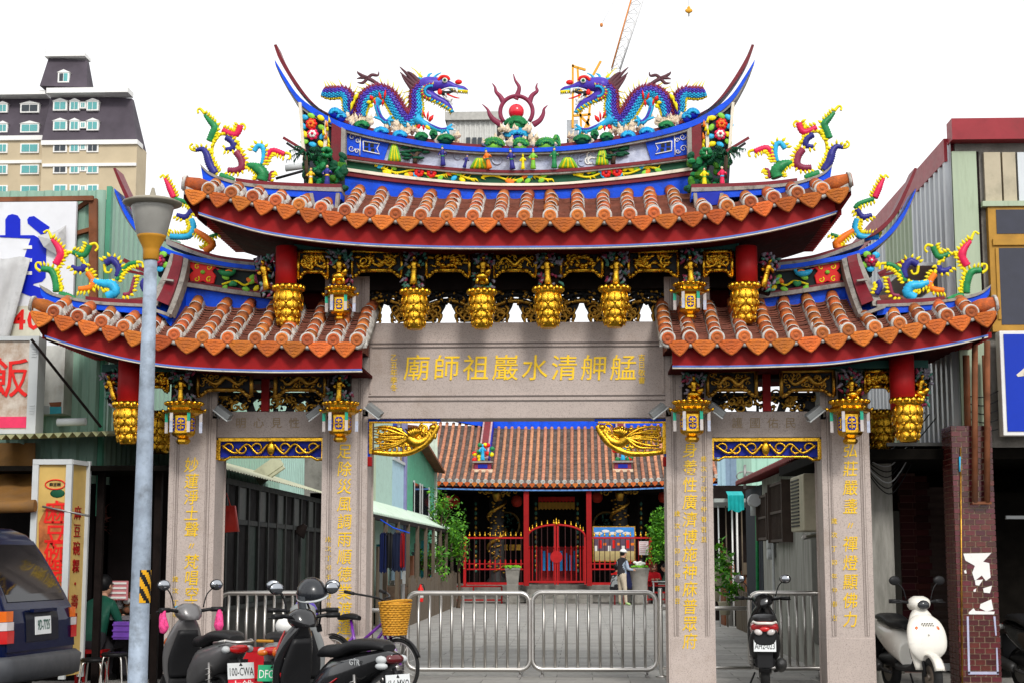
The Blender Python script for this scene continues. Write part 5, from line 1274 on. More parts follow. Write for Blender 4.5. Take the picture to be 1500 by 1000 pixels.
# door banners, altar colours
for nm, (x0, x1, y0, y1), mt in (('red_valance', (787, 848, 727, 733), redb), ('yellow_valance', (787, 848, 735, 744), M('ochre_cloth', (.60, .30, .05), .8))):
 a = TW(x0, y0, 3.6); b = TW(x1, y1, 3.6); n = 24; g = G(); v = []
 for k in range(n + 1):
  x = lerp(a.x, b.x, k / n); v += [(x, a.y, a.z), (x, a.y + .02 * (k % 2), b.z - .05 * (k % 2))]
 g.add(v, [(2 * k, 2 * k + 1, 2 * k + 3, 2 * k + 2) for k in range(n)]); one(g, nm, mt, 'scalloped red valance over the temple door' if 'red' in nm else 'ochre cloth valance hanging in the temple door below the red one', 'valance')
g = G()
for k in range(8):
 x = (797, 804, 811, 822, 829, 836, 842, 848)[k]; a = TW(x, 806 + (k % 3) * 3, 3.0); b = TW(x, 835, 3.0); g.box(a.x - .045, a.x + .045, a.y - .03, a.y + .03, b.z, a.z)
one(g, 'altar_drapes', M('blue_drape', (.02, .22, .55), .7), 'blue hanging drapes behind the red gate of the temple', 'drapes')
g = G(); a = TW(786, 800, 3.3); b = TW(848, 850, 3.3); g.box(a.x, b.x, a.y, a.y + .1, .58, a.z); one(g, 'red_altar', M('altar_red', (.25, .01, .012), .5), 'red altar front inside the temple door', 'altar')
# roof
zr = 6.15; ra = TW(620, 700); rb_ = TW(1062, 700)
eav = [(612, 703), (660, 704.5), (740, 706), (815, 706.5), (900, 705.5), (980, 702.5), (1062, 697)]
EP = cat([TW(x, y - 1) for x, y in eav], 6)
def ez(x):
 for a, b in zip(EP, EP[1:]):
  if a.x <= x <= b.x: return lerp(a.z, b.z, (x - a.x) / (b.x - a.x))
 return EP[-1].z if x > EP[-1].x else EP[0].z
DEP = 4.6; RIS = TW(815, 622, DEP).z - ez(TW(815, 700).x)
rz_ = lambda s: RIS * (.72 * s + .28 * s * s)
panm = M('grey_pan_tile', (.13, .105, .095), .9, var=.5, vs=5, bump=.8, bs=20, dirt=.5, ds=3)
n = 40; rs = []
for i in range(n + 1):
 x = lerp(EP[0].x, EP[-1].x, i / n); z = ez(x) - .06
 rs.append([Vector((x, YT + DEP * s, z + rz_(s))) for s in (0, .25, .5, .75, 1)] + [Vector((x, YT + DEP * 2 + 1, z)), Vector((x, YT + DEP * 2 + 1, z - .1)), Vector((x, YT + .02, z - .1))])
g = G(); g.rings(rs, True, sm=False); tr = g.build('tiled_roof', panm, tpl)
oldter = M('old_terracotta', (.46, .20, .11), .8, var=.4, vs=7, bump=.6, dirt=.45, ds=4, dcol=(.16, .10, .08), rn=.18)
g = G(); n = 8; nS = 26
rs = []; X0 = 0
for k in range(nS * 2 + 1):
 s = k / (nS * 2); r_ = .064 if k % 2 == 0 else .052; q = Vector((0, DEP * s, rz_(s)))
 rs.append([q + Vector((math.cos(math.pi * 2 * j / n) * r_, 0, math.sin(math.pi * 2 * j / n) * r_)) for j in range(n)])
g.rings(rs, True, 0, sm=False)
g.lathe([(.085, -.03), (.05, -.04), (.04, -.02), (.075, .0), (.088, .03)], (0, 0, 0), 10, axis='y', mi=1)
rowm = g.mesh('tile_row', [oldter, mort])
x = EP[0].x + .1; rows = []
while x < EP[-1].x - .1:
 inst(rowm, 'tile_row', tr, (x, YT, ez(x)), (0, 0, rnd.uniform(-.002, .002)), (1, 1, 1)); rows.append(x); x += .238
g = G(); dpm = G(); dpm.prism([(-.09, .02), (.09, .02), (.08, -.05), (0, -.13), (-.08, -.05)], -.02, .01); dpm = dpm.mesh('drip_tile', [terrad, oldter])
for i, x in enumerate(rows): inst(dpm, 'drip_tile', tr, (x + .119, YT - .02, ez(x) - .06), (0, 0, 0), (1.0, 1, 1))
st = G()
for x in rows:
 for k in range(58):
  s = (k + .3) / 60; z = ez(x) + rz_(s) - .035 + rnd.uniform(-.008, .008); st.add([(x + .06, YT + DEP * s - .03, z - .02), (x + .178, YT + DEP * s - .03, z - .02), (x + .178, YT + DEP * s - .03, z), (x + .06, YT + DEP * s - .03, z), (x + .178, YT + DEP * s + .07, z + .03), (x + .06, YT + DEP * s + .07, z + .03)], [(0, 1, 2, 3), (3, 2, 4, 5)])
st.build('pan_tiles', panm, tr, kind='stuff')
g = G(); tp_ = [Vector((q.x, q.y, q.z - .10)) for q in EP]; bt_ = [Vector((q.x, q.y, q.z - .24)) for q in EP]; g.band(tp_, bt_, YT + .1, YT + .2, world=True); g.build('fascia', dred, tr)
g = G(); b2 = [q - Vector((0, 0, .045)) for q in bt_]; g.band(bt_, b2, YT + .08, YT + .2, world=True); g.build('fascia_line', M('fascia_blue', (.12, .28, .65), .5), tr)
# ridge of the hall and its two descending ridges
a = EP[0].x; b = EP[-1].x; zc = ez(0) + RIS
g = G(); T_ = [Vector((a, 0, zc + .75)), Vector((a + 2.2, 0, zc + .3)), Vector(((a + b) / 2, 0, zc + .16)), Vector((b - 2, 0, zc + .3)), Vector((b, 0, zc + .75))]
g.band(T_, [q - Vector((0, 0, .40)) for q in T_], YT + DEP - .2, YT + DEP + .3, world=True); hr = g.build('hall_ridge', blue, tpl)
g = G(); g.band([q + Vector((0, 0, .32)) for q in T_], [q + Vector((0, 0, .0)) for q in T_], YT + DEP - .15, YT + DEP + .25, world=True); g.build('ridge_frieze', stone_g, hr)
g = G(); 
for k in range(50):
 s_ = k / 49; x = lerp(a, b, s_); z = min(T_, key=lambda q: abs(q.x - x)).z + .12; g.ell((x, YT + DEP - .2, z + r0.uniform(-.05, .1)), (.09, .05, .06), mi=k % 4, nu=6, nv=4)
g.build('ridge_flowers', [oran, yel, redb, lgrn], hr)
for cx, ct in ((708, 716), (912, 908)):
 p0 = TW(cx, 676, 1.4); p1 = TW(ct, 610, DEP)
 lo = Vector((p0.x, YT + 1.4, ez(p0.x) + rz_(1.4 / DEP))); hi = Vector((p1.x, YT + DEP, ez(p1.x) + rz_(1)))
 g = G(); g.bar(lo + Vector((0, 0, .12)), hi + Vector((0, 0, .12)), .34, .40, mi=0); g.bar(lo + Vector((0, 0, .34)), hi + Vector((0, 0, .34)), .22, .05, mi=1); g.bar(lo + Vector((.19, 0, .1)), hi + Vector((.19, 0, .1)), .03, .42, mi=2)
 d_ = g.build('descending_ridge', [M('ridge_pink' + str(cx), (.45, .30, .30), .7, var=.3, dirt=.3), maroon, dblue], tr)
 g = G(); q = lo + Vector((0, -.2, 0)); g.box(q.x - .28, q.x + .28, q.y - .15, q.y + .3, q.z - .1, q.z + .12, mi=0); g.box(q.x - .16, q.x + .16, q.y - .17, q.y - .14, q.z - .06, q.z + .07, mi=1); g.box(q.x - .34, q.x + .34, q.y - .25, q.y + .3, q.z + .12, q.z + .18, mi=2)
 g.box(q.x - .34, q.x + .34, q.y - .2, q.y + .3, q.z - .28, q.z - .1, mi=3)
 for k in range(16): g.ell(q + Vector((r0.uniform(-.32, .32), -.1, r0.uniform(.2, .75))), (.09, .07, .08), mi=r0.choice((4, 4, 5, 6)), nu=7, nv=5)
 figure(g, q + Vector((0, -.2, .2)), .55, (7, 7, 7, 7)); g.build('ridge_grotto', [wine, dblue, trim, rockc, grn, redb, yel, cyan], d_)
# ---- red iron fence with gilt points in front of the hall
fred = M('fence_red', (.42, .008, .010), .5)
fe = thing('iron_fence', 'red iron fence with gilt points and an arched double gate before the temple hall', 'fence', TW(815, 856, .2))
pg = G(); pg.box(-.03, .03, -.03, .03, 0, 1); zb_ = .6
def zof(py): return TW(815, py, .3).z
YF = YT + .3
for cx, y0, wd in ((681, 784, .045), (771, 715, .085), (863, 715, .085), (953, 786, .045)):
 q = TW(cx, 800, .3); g = G(); g.box(q.x - wd, q.x + wd, YF - wd, YF + wd, .56, zof(y0)); g.build('post', redp if wd > .05 else fred, fe)
fin = G(); fin.lathe([(.010, 0), (.034, .02), (.038, .05), (.014, .08), (.02, .10), (.003, .17)], (0, 0, 0), 8); fin = fin.mesh('gilt_point', [gold])
barm = G(); barm.box(-.012, .012, -.012, .012, 0, 1); barm = barm.mesh('bar', [M('fence_dark', (.04, .01, .01), .5)])
for (x0, x1) in ((684, 767), (867, 950)):
 A_ = TW(x0, 800, .3).x; B_ = TW(x1, 800, .3).x
 for py, h in ((787, .028), (833, .022), (825, .015), (854, .04)):
  g = G(); g.box(A_, B_, YF - .02, YF + .02, zof(py) - h, zof(py) + h); g.build('rail', fred, fe)
 n_ = 11
 for k in range(n_):
  x = lerp(A_, B_, (k + .5) / n_); inst(fin, 'gilt_point', fe, (x, YF, zof(787) + .04)); o = inst(barm, 'bar', fe, (x, YF, .6), sc=(1, 1, zof(787) - .6))
  g = G(); g.box(x - .02, x + .02, YF - .025, YF + .025, zof(833), zof(819)); g.build('red_bar', fred, fe)
gt = []
for s_ in (-1, 1):
 cx = TW(815, 800, .3).x; hw = TW(857, 800, .3).x - cx
 g = G(); g.box(cx + s_ * .015, cx + s_ * .075, YF - .02, YF + .02, .60, zof(769)); g.box(cx + s_ * hw - .03, cx + s_ * hw + .03, YF - .02, YF + .02, .60, zof(783)); g.box(min(cx, cx + s_ * hw), max(cx, cx + s_ * hw), YF - .018, YF + .018, .66, .72)
 pts = [(cx + s_ * hw * math.sin(a_), YF, zof(785) + (zof(768) - zof(785)) * math.cos(a_)) for a_ in [math.pi / 2 * k / 14 for k in range(15)]]
 g.tube(pts, .035, 6); lf = g.build('gate_leaf', fred, fe)
 for k in range(6):
  a_ = (k + .4) / 6 * 1.35; x = cx + s_ * hw * math.sin(a_); z = zof(785) + (zof(768) - zof(785)) * math.cos(a_)
  inst(fin, 'gilt_point', lf, (x, YF, z + .02)); inst(barm, 'bar', lf, (x, YF, .7), sc=(1, 1, z - .7))
  g = G(); g.cone((x, YF, zof(803)), (x, YF, zof(796)), .04, 5); g.box(x - .02, x + .02, YF - .02, YF + .02, zof(850), zof(803)); g.build('red_bar', redp, lf)
g = G(); g.lathe([(.2, 0), (.2, .03)], (cx, YF - .04, zof(815)), 24, axis='y'); g.build('gate_disc', fred, fe)
inst(fin, 'gilt_point', fe, (cx, YF, zof(769)), sc=(1.5, 1.5, 1.6))
# picture board and notice
t = thing('picture_board', 'framed picture of a temple under blue sky propped behind the red fence', 'picture', TW(899, 822, 1.2))
a = TW(868, 770, 1.2); b = TW(931, 822, 1.2)
g = G(); g.box(a.x, b.x, a.y, a.y + .05, b.z, a.z); g.build('frame', goldd, t)
g = G(); h = a.z - b.z
for (z0, z1, m0) in ((.66, .97, 0), (.30, .66, 1), (.03, .30, 2)): g.box(a.x + .04, b.x - .04, a.y - .01, a.y - .002, b.z + h * z0, b.z + h * z1, mi=m0)
for k in range(9): 
 x = lerp(a.x + .1, b.x - .1, k / 8); g.box(x - .05, x + .05, a.y - .016, a.y - .0105, b.z + h * (.3 + .08 * (k % 3)), b.z + h * (.45 + .08 * ((k * 2) % 3)), mi=(3, 4, 5)[k % 3])
for k in range(5): g.ell((lerp(a.x + .2, b.x - .3, k / 4), a.y - .0125, b.z + h * (.8 + .06 * (k % 2))), (.14, .002, .05), mi=3, nu=10, nv=5)
g.build('picture', [M('pic_sky', (.05, .28, .75), .5), M('pic_dark', (.12, .08, .12), .5), M('pic_ground', (.60, .48, .22), .5), white, redb, oran], t)
a = TW(936, 792, .1); b = TW(950, 812, .1); t = thing('notice_board', 'white printed notice on red iron frame beside the temple fence', 'notice', TW(943, 856, .1))
g = G(); g.box(a.x, b.x, a.y, a.y + .03, b.z, a.z); nb = g.build('sheet', M('notice_paper', (.72, .62, .62), .6), t)
g = G()
for k in range(6): g.box(a.x + .03, b.x - .03 - .05 * (k % 2), a.y - .005, a.y - .001, a.z - .05 - k * .065, a.z - .04 - k * .065)
g.build('print_lines', redp, nb)
g = G(); g.box(a.x - .03, a.x, a.y, a.y + .03, .58, a.z + .03); g.box(b.x, b.x + .03, a.y, a.y + .03, .58, a.z + .03); g.build('stand', redp, t)
# ---- stone planters, low red railings, garden trees
def planter(px, label, topthing=None):
 q = TW(px, 884, -1.2); t = thing('stone_planter', label, 'planter', (q.x, YT - 1.2, 0), 'tall stone planters before the temple')
 g = G(); g.lathe([(.26, 0), (.26, .1), (.24, .12), (.26, .62), (.25, .64), (.31, 1.06), (.34, 1.1), (.34, 1.16)], (q.x, YT - 1.2, 0), 4 if px < 800 else 14, a0=R(45), sm=px > 800); g.build('trough', conc, t)
 g = G(); r1 = random.Random(px)
 for k in range(70): g.ell((q.x + r1.uniform(-.24, .24), YT - 1.2 + r1.uniform(-.26, .2), 1.16 + r1.uniform(0, .05)), (.05, .05, .035), nu=6, nv=4)
 g.build('moss', leafl, t); return q
planter(751, 'mossy stone planter left of the temple gate, standing in the court'); q = planter(937, 'larger mossy stone planter beside the man in the white cap')
g = G(); r1 = random.Random(3)
for k in range(12): g.ell((q.x + r1.uniform(-.14, .14), YT - 1.25, 1.24 + r1.uniform(0, .1)), (.07, .06, .05), nu=7, nv=5)
one(g, 'paper_bag', white, 'crumpled white bag on top of the mossy planter', 'bag')
def lowrail(x0, x1, ys, label):
 a = TW(x0, 860, -.6); b = TW(x1, 860, -.6); g = G()
 for y in ys: z = TW(x0, y, -.6).z; g.box(a.x, b.x, a.y - .025, a.y + .025, z - .025, z + .025)
 for x in (a.x, (a.x + b.x) / 2, b.x): g.box(x - .025, x + .025, a.y - .022, a.y + .022, 0, TW(x0, ys[0], -.6).z)
 one(g, 'low_railing', redp, label, 'railing', 'low red railings in the court')
lowrail(652, 735, (858, 878), 'low red railing left of the planter'); lowrail(948, 1040, (857, 867, 877), 'low red railing beside the seated people')
def foliage(g, c, rad, n, size, r1, mis=(0, 1), squash=.8, blobs=7):
 cs = [Vector((r1.gauss(0, .45) * rad[0], r1.gauss(0, .45) * rad[1], r1.gauss(0, .45) * rad[2])) for _ in range(blobs)]
 for k in range(n):
  b = cs[k % blobs]; d = Vector((r1.gauss(0, 1), r1.gauss(0, 1), r1.gauss(0, 1))).normalized() * (r1.random() ** .4) * .5
  p = Vector(c) + b + Vector((d.x * rad[0], d.y * rad[1], d.z * rad[2]))
  T = Euler((r1.uniform(-.9, .9), r1.uniform(-.9, .9), r1.uniform(0, 6.3))).to_matrix(); s_ = size * r1.uniform(.6, 1.3)
  v = [p + T @ Vector(q) * s_ for q in ((0, 0, 0), (.35, .25, .08), (1, 0, -.05), (.35, -.25, .08))]
  g.add(v, [(0, 1, 2), (0, 2, 3)], False, mis[0] if r1.random() < .62 else mis[1])
def tree(px, py0, py1, wpx, d, label, n=900, size=.14, nm='garden_tree', blobs=9, extra=None, cat_='tree'):
 top = TW(px, py0, d); bot = TW(px, py1, d); wv = wpx * S(YT + d) / 2; h = (top.z - bot.z) / 2; c = Vector((top.x, YT + d, (top.z + bot.z) / 2))
 t = thing(nm, label, cat_, (c.x, c.y, 0)); r1 = random.Random(px)
 g = G(); g.tube(cat([(c.x, c.y, 0), (c.x + .03, c.y, bot.z * .5), (c.x, c.y, bot.z + h * .5), (c.x + .05, c.y, c.z + h * .4)], 4), [.07, .05, .035, .015], 7)
 for k in range(7): a_ = r1.uniform(0, 6.3); g.tube([(c.x, c.y, bot.z + h * r1.uniform(.1, .8)), (c.x + math.cos(a_) * wv * .7, c.y + math.sin(a_) * wv * .5, c.z + h * r1.uniform(-.2, .7))], [.025, .008], 5)
 g.build('trunk', bark, t); g = G(); foliage(g, c, (wv * 1.0, wv * .8, h * 1.0), n, size, r1, blobs=blobs)
 mats = [leaf, leafl, M('red_leaf' + str(px), (.30, .06, .03), .6)]
 if extra: foliage(g, TW(*extra[:2], d - .1), (.3, .2, .25), 90, .1, r1, (2, 2), blobs=4)
 g.build('crown', mats, t); return t
tree(976, 744, 812, 56, -1.5, 'small round bright green tree beside the rightmost red lantern of the temple', 5200, .12, blobs=30)
tree(646, 728, 790, 56, -6.0, 'leafy shrub with reddish flower heads before the green sheet wall', 600, .13, 'flowering_shrub', extra=(652, 733), blobs=10, cat_='shrub')
tree(672, 755, 845, 44, -5.0, 'loose green shrub rising over the wooden planter boxes', 900, .12, 'garden_shrub', blobs=14, cat_='shrub')
tree(628, 800, 850, 60, -9.0, 'low dark green bush beside the hanging laundry', 700, .12, 'garden_shrub', blobs=12, cat_='shrub')
# ================================================================ LEFT SIDE OF THE ALLEY
def rp(px, rel): return rel * FPX / (px - 846) - 18                # depth Y at which X = .72+rel shows at column px
XU = .72 - 5.93
t = thing('metal_building', 'long mint green corrugated metal building along the left of the alley', 'building', (XU - 2, 2, 0))
def sheet(par, mat, X, y0, y1, z0, z1, z1b=None, nm='wall_sheet', pitch=.22, nx=1):
 g = G(); g.corr((X, y0), (X, y1), z0, z1, pitch, .035, nrm=(nx, 0, 0), z1b=z1b); return g.build(nm, mat, par)
sheet(t, mint, XU, 1.3, 7.3, 2.4, 6.15); sheet(t, mint, XU + .003, 7.3, 13, 2.4, 6.1); sheet(t, M('pale_mint_sheet', (.42, .62, .54), .5, var=.06, dirt=.2), XU, 13, 17, 2.4, 6.1); sheet(t, dmint, XU, 17, 20, 2.4, 6.0)
g = G(); g.box(XU - 4, XU - .04, 1.3, 20, 0, 6.0); g.build('core', darkw, t)
g = G(); g.corr((XU - 4.0, 1.26), (XU - .02, 1.26), 2.4, 6.1, .22, .035); g.build('end_wall_sheet', mint, t)
g = G(); g.box(XU - .01, XU + .05, 1.24, 1.32, 2.0, 6.15); g.build('corner_flashing', dmint, t)
# lean-to workshop with window frames
XL = .72 - 4.75
t = thing('workshop', 'dark lean-to workshop with grey window frames on the left of the alley', 'building', (XL - .5, 5, 0))
g = G(); a0, a1 = 1.6, 11.6
vv = []
n = 110
for k in range(n + 1):
 y = lerp(a0, a1, k / n); dz = .018 * (k % 2); vv += [(XL + .28, y, 2.60 + dz), (XU + .05, y, 3.05 + dz)]
g.add(vv, [(2 * k, 2 * k + 1, 2 * k + 3, 2 * k + 2) for k in range(n)]); g.build('corrugated_roof', M('yellowed_sheet', (.50, .50, .36), .7, dirt=.4), t)
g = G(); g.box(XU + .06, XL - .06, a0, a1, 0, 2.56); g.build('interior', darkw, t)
g = G(); g.box(XL - .05, XL + .0, a0, a1, 0, .78); g.build('low_wall', M('dark_concrete', (.06, .058, .05), .9, var=.4, vs=1.2, dirt=.6, dcol=(.015, .015, .012)), t)
g = G(); 
for z0, z1 in ((.78, .84), (1.95, 2.02), (2.48, 2.56)): g.box(XL - .04, XL + .03, a0, a1, z0, z1)
k = 0; y = a0
while y < a1: g.box(XL - .03, XL + .04, y, y + .09, .84, 2.48); y += .72
fr = g.build('window_frame', M('frame_dark', (.028, .03, .028), .7, dirt=.4, spec=.2), t)
y = a0 + .09; k = 0
while y < a1 - .6:
 g = G(); g.box(XL - .01, XL + .005, y + .004, y + .626, .845, 1.945); g.build('pane', [darkw, M('dark_green_door' + str(k), (.008, .02, .013), .6, spec=.2), darkw][k % 3], t)
 g = G(); g.box(XL - .01, XL + .006, y + .004, y + .626, 2.025, 2.475); g.build('pane', M('dusty_glass' + str(k), (.06, .066, .06), .5, dirt=.5, spec=.2) if k % 2 else darkw, t); y += .72; k += 1
t = thing('rain_chute', 'yellowed sheet chute leaning on the mint wall above the workshop roof', 'chute', W(395, 700, 6)); a = W(376, 702, 8); b = W(412, 677, 8); g = G(); g.bar(a, b, .12, .22); g.bar(a + Vector((0, -.07, .05)), b + Vector((0, -.07, .05)), .02, .2); g.build('channel', MATS['yellowed_sheet'], t)
t = thing('wall_lamp', 'dark cone lamp fixed to the workshop front', 'lamp', W(441, 778, 8.5)); q = W(441, 776, 8.5); g = G(); g.lathe([(.04, .12), (.05, .1), (.13, -.06), (.13, -.08)], q, 12, T=Matrix.Rotation(R(40), 3, 'Y')); g.build('shade', dark_shade, t)
# red bag hanging
q0 = W(321, 740, 1.4); q1 = W(346, 780, 1.4)
g = G(); g.rings([[Vector((q0.x + .02, 1.36, q0.z)), Vector((q1.x - .02, 1.36, q0.z)), Vector((q1.x - .02, 1.44, q0.z)), Vector((q0.x + .02, 1.44, q0.z))], [Vector((q0.x - .01, 1.30, q1.z)), Vector((q1.x + .02, 1.30, q1.z + .02)), Vector((q1.x + .02, 1.50, q1.z + .02)), Vector((q0.x - .01, 1.50, q1.z))]]); g.tube([(q0.x + .05, 1.4, q0.z), (q0.x + .09, 1.4, q0.z + .16), (q0.x + .14, 1.4, q0.z)], .008, 5); one(g, 'carrier_bag', M('bag_red', (.42, .03, .02), .6), 'red carrier bag hanging beside the leftmost granite pillar', 'bag')
# far buildings on the left of the court
XV = .72 - 4.66
t = thing('sheet_house', 'tall narrow house of pale green and blue sheets left of the court', 'building', (XV - 2, 22, 0))
def seg(px0, px1, mat, zt, rel=-4.66, z0=0, nm='wall_sheet', pitch=.16):
 y0, y1 = rp(px0, rel), rp(px1, rel); g = G(); g.corr((.72 + rel, y0), (.72 + rel, y1), z0, zt, pitch, .02, nrm=(1, 0, 0)); g.build(nm, mat, t); return y0, y1
seg(530, 550, paleg, 5.2); seg(550, 574, M('sage_sheet', (.36, .50, .44), .5, var=.08, dirt=.25), 5.2); y0, y1 = seg(574, 591, bluesh, 4.0)
y0, y1 = rp(574, -4.66), rp(591, -4.66)
g = G(); g.box(XV - .05, XV + .02, y0, y1, 4.0, 4.9); w_ = g.build('window', glass, t); g = G(); g.box(XV - .06, XV + .05, (y0 + y1) / 2 - .06, (y0 + y1) / 2 + .06, 4.0, 4.9); g.box(XV - .06, XV + .06, y0, y1, 3.93, 4.0); g.build('frame', lgrey, w_)
g = G(); g.box(XV - .06, XV + .08, y1, y1 + .3, 0, 5.2); g.build('corner_post', M('lilac_post', (.22, .22, .40), .5), t)
g = G(); g.box(XV - 3, XV - .05, rp(530, -4.66), y1 + .3, 0, 5.2); g.build('core', conc, t)
t = thing('green_shed', 'dark green sheet house with a small dark window and mono-pitch roof beside the temple roof', 'building', (XV - 2, 29, 0))
y0, y1 = rp(594, -4.66), rp(636, -4.66)
g = G(); g.corr((XV, y0), (XV, y1), 0, 5.0, .3, .03, nrm=(1, 0, 0), z1b=4.35); g.build('wall_sheet', dmint, t)
g = G(); g.box(XV - 3, XV - .05, y0, y1, 0, 4.2); g.build('core', dmint, t)
g = G(); vv = [(XV + .35, y0 - .2, 4.95), (XV + .35, y1 + .3, 4.2), (XV - 3, y1 + .3, 4.6), (XV - 3, y0 - .2, 5.3)]; g.add(vv + [(a_, b_, c_ + .08) for a_, b_, c_ in vv], [(0, 1, 2, 3), (4, 7, 6, 5), (0, 4, 5, 1), (1, 5, 6, 2), (3, 7, 4, 0), (2, 6, 7, 3)]); g.build('roof', rust, t)
yw0, yw1 = rp(605, -4.66), rp(628, -4.66); g = G(); g.box(XV - .02, XV + .045, yw0, yw1, 2.65, 3.6); w_ = g.build('window', glass, t)
g = G(); 
for f_ in (0, .36, .5, .96): yy = lerp(yw0, yw1, f_); g.box(XV - .02, XV + .06, yy, yy + .12, 2.6, 3.65)
g.build('frame', lgrey, w_)
t = thing('pale_house', 'pale green sheet gable behind the dark green shed', 'building', (XV - 4, 33, 0)); a = W(600, 640, 33.5); b = W(641, 760, 33.5); g = G(); g.corr((a.x, 33.3), (b.x, 33.3), 0, 5.6, .2, .02); g.build('wall_sheet', M('pale_sheet', (.50, .60, .50), .5), t)
# low lean-to with white-green awning, posts, laundry
t = thing('lean_to', 'low open lean-to with a pale green corrugated awning and dark timber posts', 'shed', (.72 - 4.2, 22, 0))
REL = -3.9; y0, y1 = rp(541, REL), rp(662, REL); g = G(); vv = []; n = 130
for k in range(n + 1): y = lerp(y0, y1, k / n); dz = .03 * (k % 2); vv += [(.72 + REL, y, 2.34 + dz), (XV + .01, y, 2.75 + dz), (XV + .01, y, 2.70 + dz), (.72 + REL, y, 2.29 + dz)]
g.add(vv, [f for k in range(n) for f in ((4 * k, 4 * k + 1, 4 * k + 5, 4 * k + 4), (4 * k + 3, 4 * k + 7, 4 * k + 6, 4 * k + 2), (4 * k, 4 * k + 4, 4 * k + 7, 4 * k + 3))]); g.build('awning', M('pale_awning', (.55, .68, .55), .6, dirt=.2), t)
g = G(); g.bar((.72 + REL + .05, y0, 2.25), (.72 + REL + .05, y1, 2.25), .06, .1); g.build('eave_rail', dark_shade, t)
y = y0
while y < y1:
 g = G(); g.box(.72 + REL + .02, .72 + REL + .1, y, y + .09, 0, 2.24); g.build('post', wood, t); y += 2.1
g = G(); g.box(XV - .3, XV - .03 + .02, y0 - .3, y1, 0, 2.68); g.build('back_wall', dark_shade, t)
g = G(); r1 = random.Random(77)
y = y0
while y < y1 - 1:
 h = r1.uniform(.9, 2.0); x = XV + r1.uniform(.1, .5); g.box(x, x + r1.uniform(.03, .15), y, y + r1.uniform(.15, .5), 0, h, mi=r1.choice((0, 0, 1, 2, 3, 4))); y += r1.uniform(.35, .8)
g.build('stored_boards', [wood, conc, lgrey, rust, M('teal_board', (.03, .25, .30), .6)], t)
g = G(); g.tube([(XV + .3, y0 + 4.6, 2.0), (.72 + REL + .5, y0 + 5.8, 1.88)], .012, 5); 
cl = thing('laundry', 'dark blue and red clothes hanging from a line under the pale awning', 'laundry', W(572, 845, rp(570, -3.8)))
Yl = rp(560, -3.8); g = G(); P0 = W(552, 757, Yl); P1 = W(600, 780, Yl); g.tube([P0, P0.lerp(P1, .5) - Vector((0, 0, .05)), P1], .012, 5); g.build('line', blue, cl)
for x0, x1, yb, mm in ((556, 567, 838, M('navy_shirt', (.006, .012, .06), .9)), (562, 577, 832, black), (574, 590, 836, M('navy_cloth', (.01, .015, .04), .9)), (586, 593, 830, redp)):
 a = W(x0, 783, Yl); b = W(x1, yb, Yl); g = G(); n = 10; rs = []
 for j, z in enumerate((a.z + .05, a.z, lerp(a.z, b.z, .5), b.z)):
  rs.append([Vector((lerp(a.x, b.x, .5) + (lerp(a.x, b.x, k / n) - lerp(a.x, b.x, .5)) * (.35 if j == 0 else 1), Yl + .03 * math.sin(k * 2.1 + j), z + .02 * math.sin(k * 1.7))) for k in range(n + 1)])
 v = [q for r_ in rs for q in r_]; g.add(v, [(j * (n + 1) + k, j * (n + 1) + k + 1, (j + 1) * (n + 1) + k + 1, (j + 1) * (n + 1) + k) for j in range(3) for k in range(n)], True); g.build('garment', mm, cl)
t = thing('wooden_planter_boxes', 'row of weathered upright plank planter boxes at the left edge of the court', 'planter', (.72 - 3.75, 24, 0))
y0, y1 = rp(600, -3.75), rp(668, -3.75); y = y0; k = 0
pmh = G(); pmh.box(0, .05, 0, .36, 0, 1.0); pmh = pmh.mesh('plank', [wood])
while y < y1: inst(pmh, 'plank', t, (.72 - 3.75, y, 0), (0, 0, rnd.uniform(-.03, .03)), (1, 1, 1.0 + rnd.uniform(-.12, .1))); y += .40; k += 1
g = G(); g.box(.72 - 4.4, .72 - 3.76, y0, y1, 0, .85); g.build('soil', bark, t)
a = W(1, 1, 1)
qf = W(616, 868, rp(616, -3.65)); g = G(); g.lathe([(.06, 0), (.065, .02), (.065, .30), (.03, .35), (.02, .40)], qf - Vector((0, 0, .2)), 12); g.tube([qf + Vector((0, 0, .2)), qf + Vector((.06, 0, .2)), qf + Vector((.1, 0, .05))], .012, 5, mi=1); g.lathe([(.068, .09), (.068, .2)], qf - Vector((0, 0, .2)), 12, mi=2)
one(g, 'fire_extinguisher', [redb, black, white], 'red fire extinguisher with white label hanging on the plank fence', 'fire extinguisher')
# ================================================================ RIGHT SIDE OF THE ALLEY
XR = .72 + 3.2
t = thing('plaster_house', 'low pale plaster house with rusty red roof edge on the right of the alley', 'house', (XR + 1.5, 6, 0))
y0, y1 = 1.2, rp(1114, 3.2)
g = G(); g.box(XR, XR + .6, y0, y1, 0, 2.82); ph = g.build('wall', concl, t)
g = G(); vv = []; n = 90; ye = rp(1086, 3.05)
for k in range(n + 1): y = lerp(y0 - .3, ye, k / n); dz = .03 * (k % 2); vv += [(XR - .28, y, 2.86 + dz), (XR + .75, y, 3.06 + dz), (XR + .75, y, 2.98 + dz), (XR - .28, y, 2.80 + dz)]
g.add(vv, [f for k in range(n) for f in ((4 * k, 4 * k + 1, 4 * k + 5, 4 * k + 4), (4 * k + 3, 4 * k + 7, 4 * k + 6, 4 * k + 2), (4 * k, 4 * k + 4, 4 * k + 7, 4 * k + 3))]); g.build('roof', M('roof_red_edge', (.22, .035, .035), .7, dirt=.4), t)
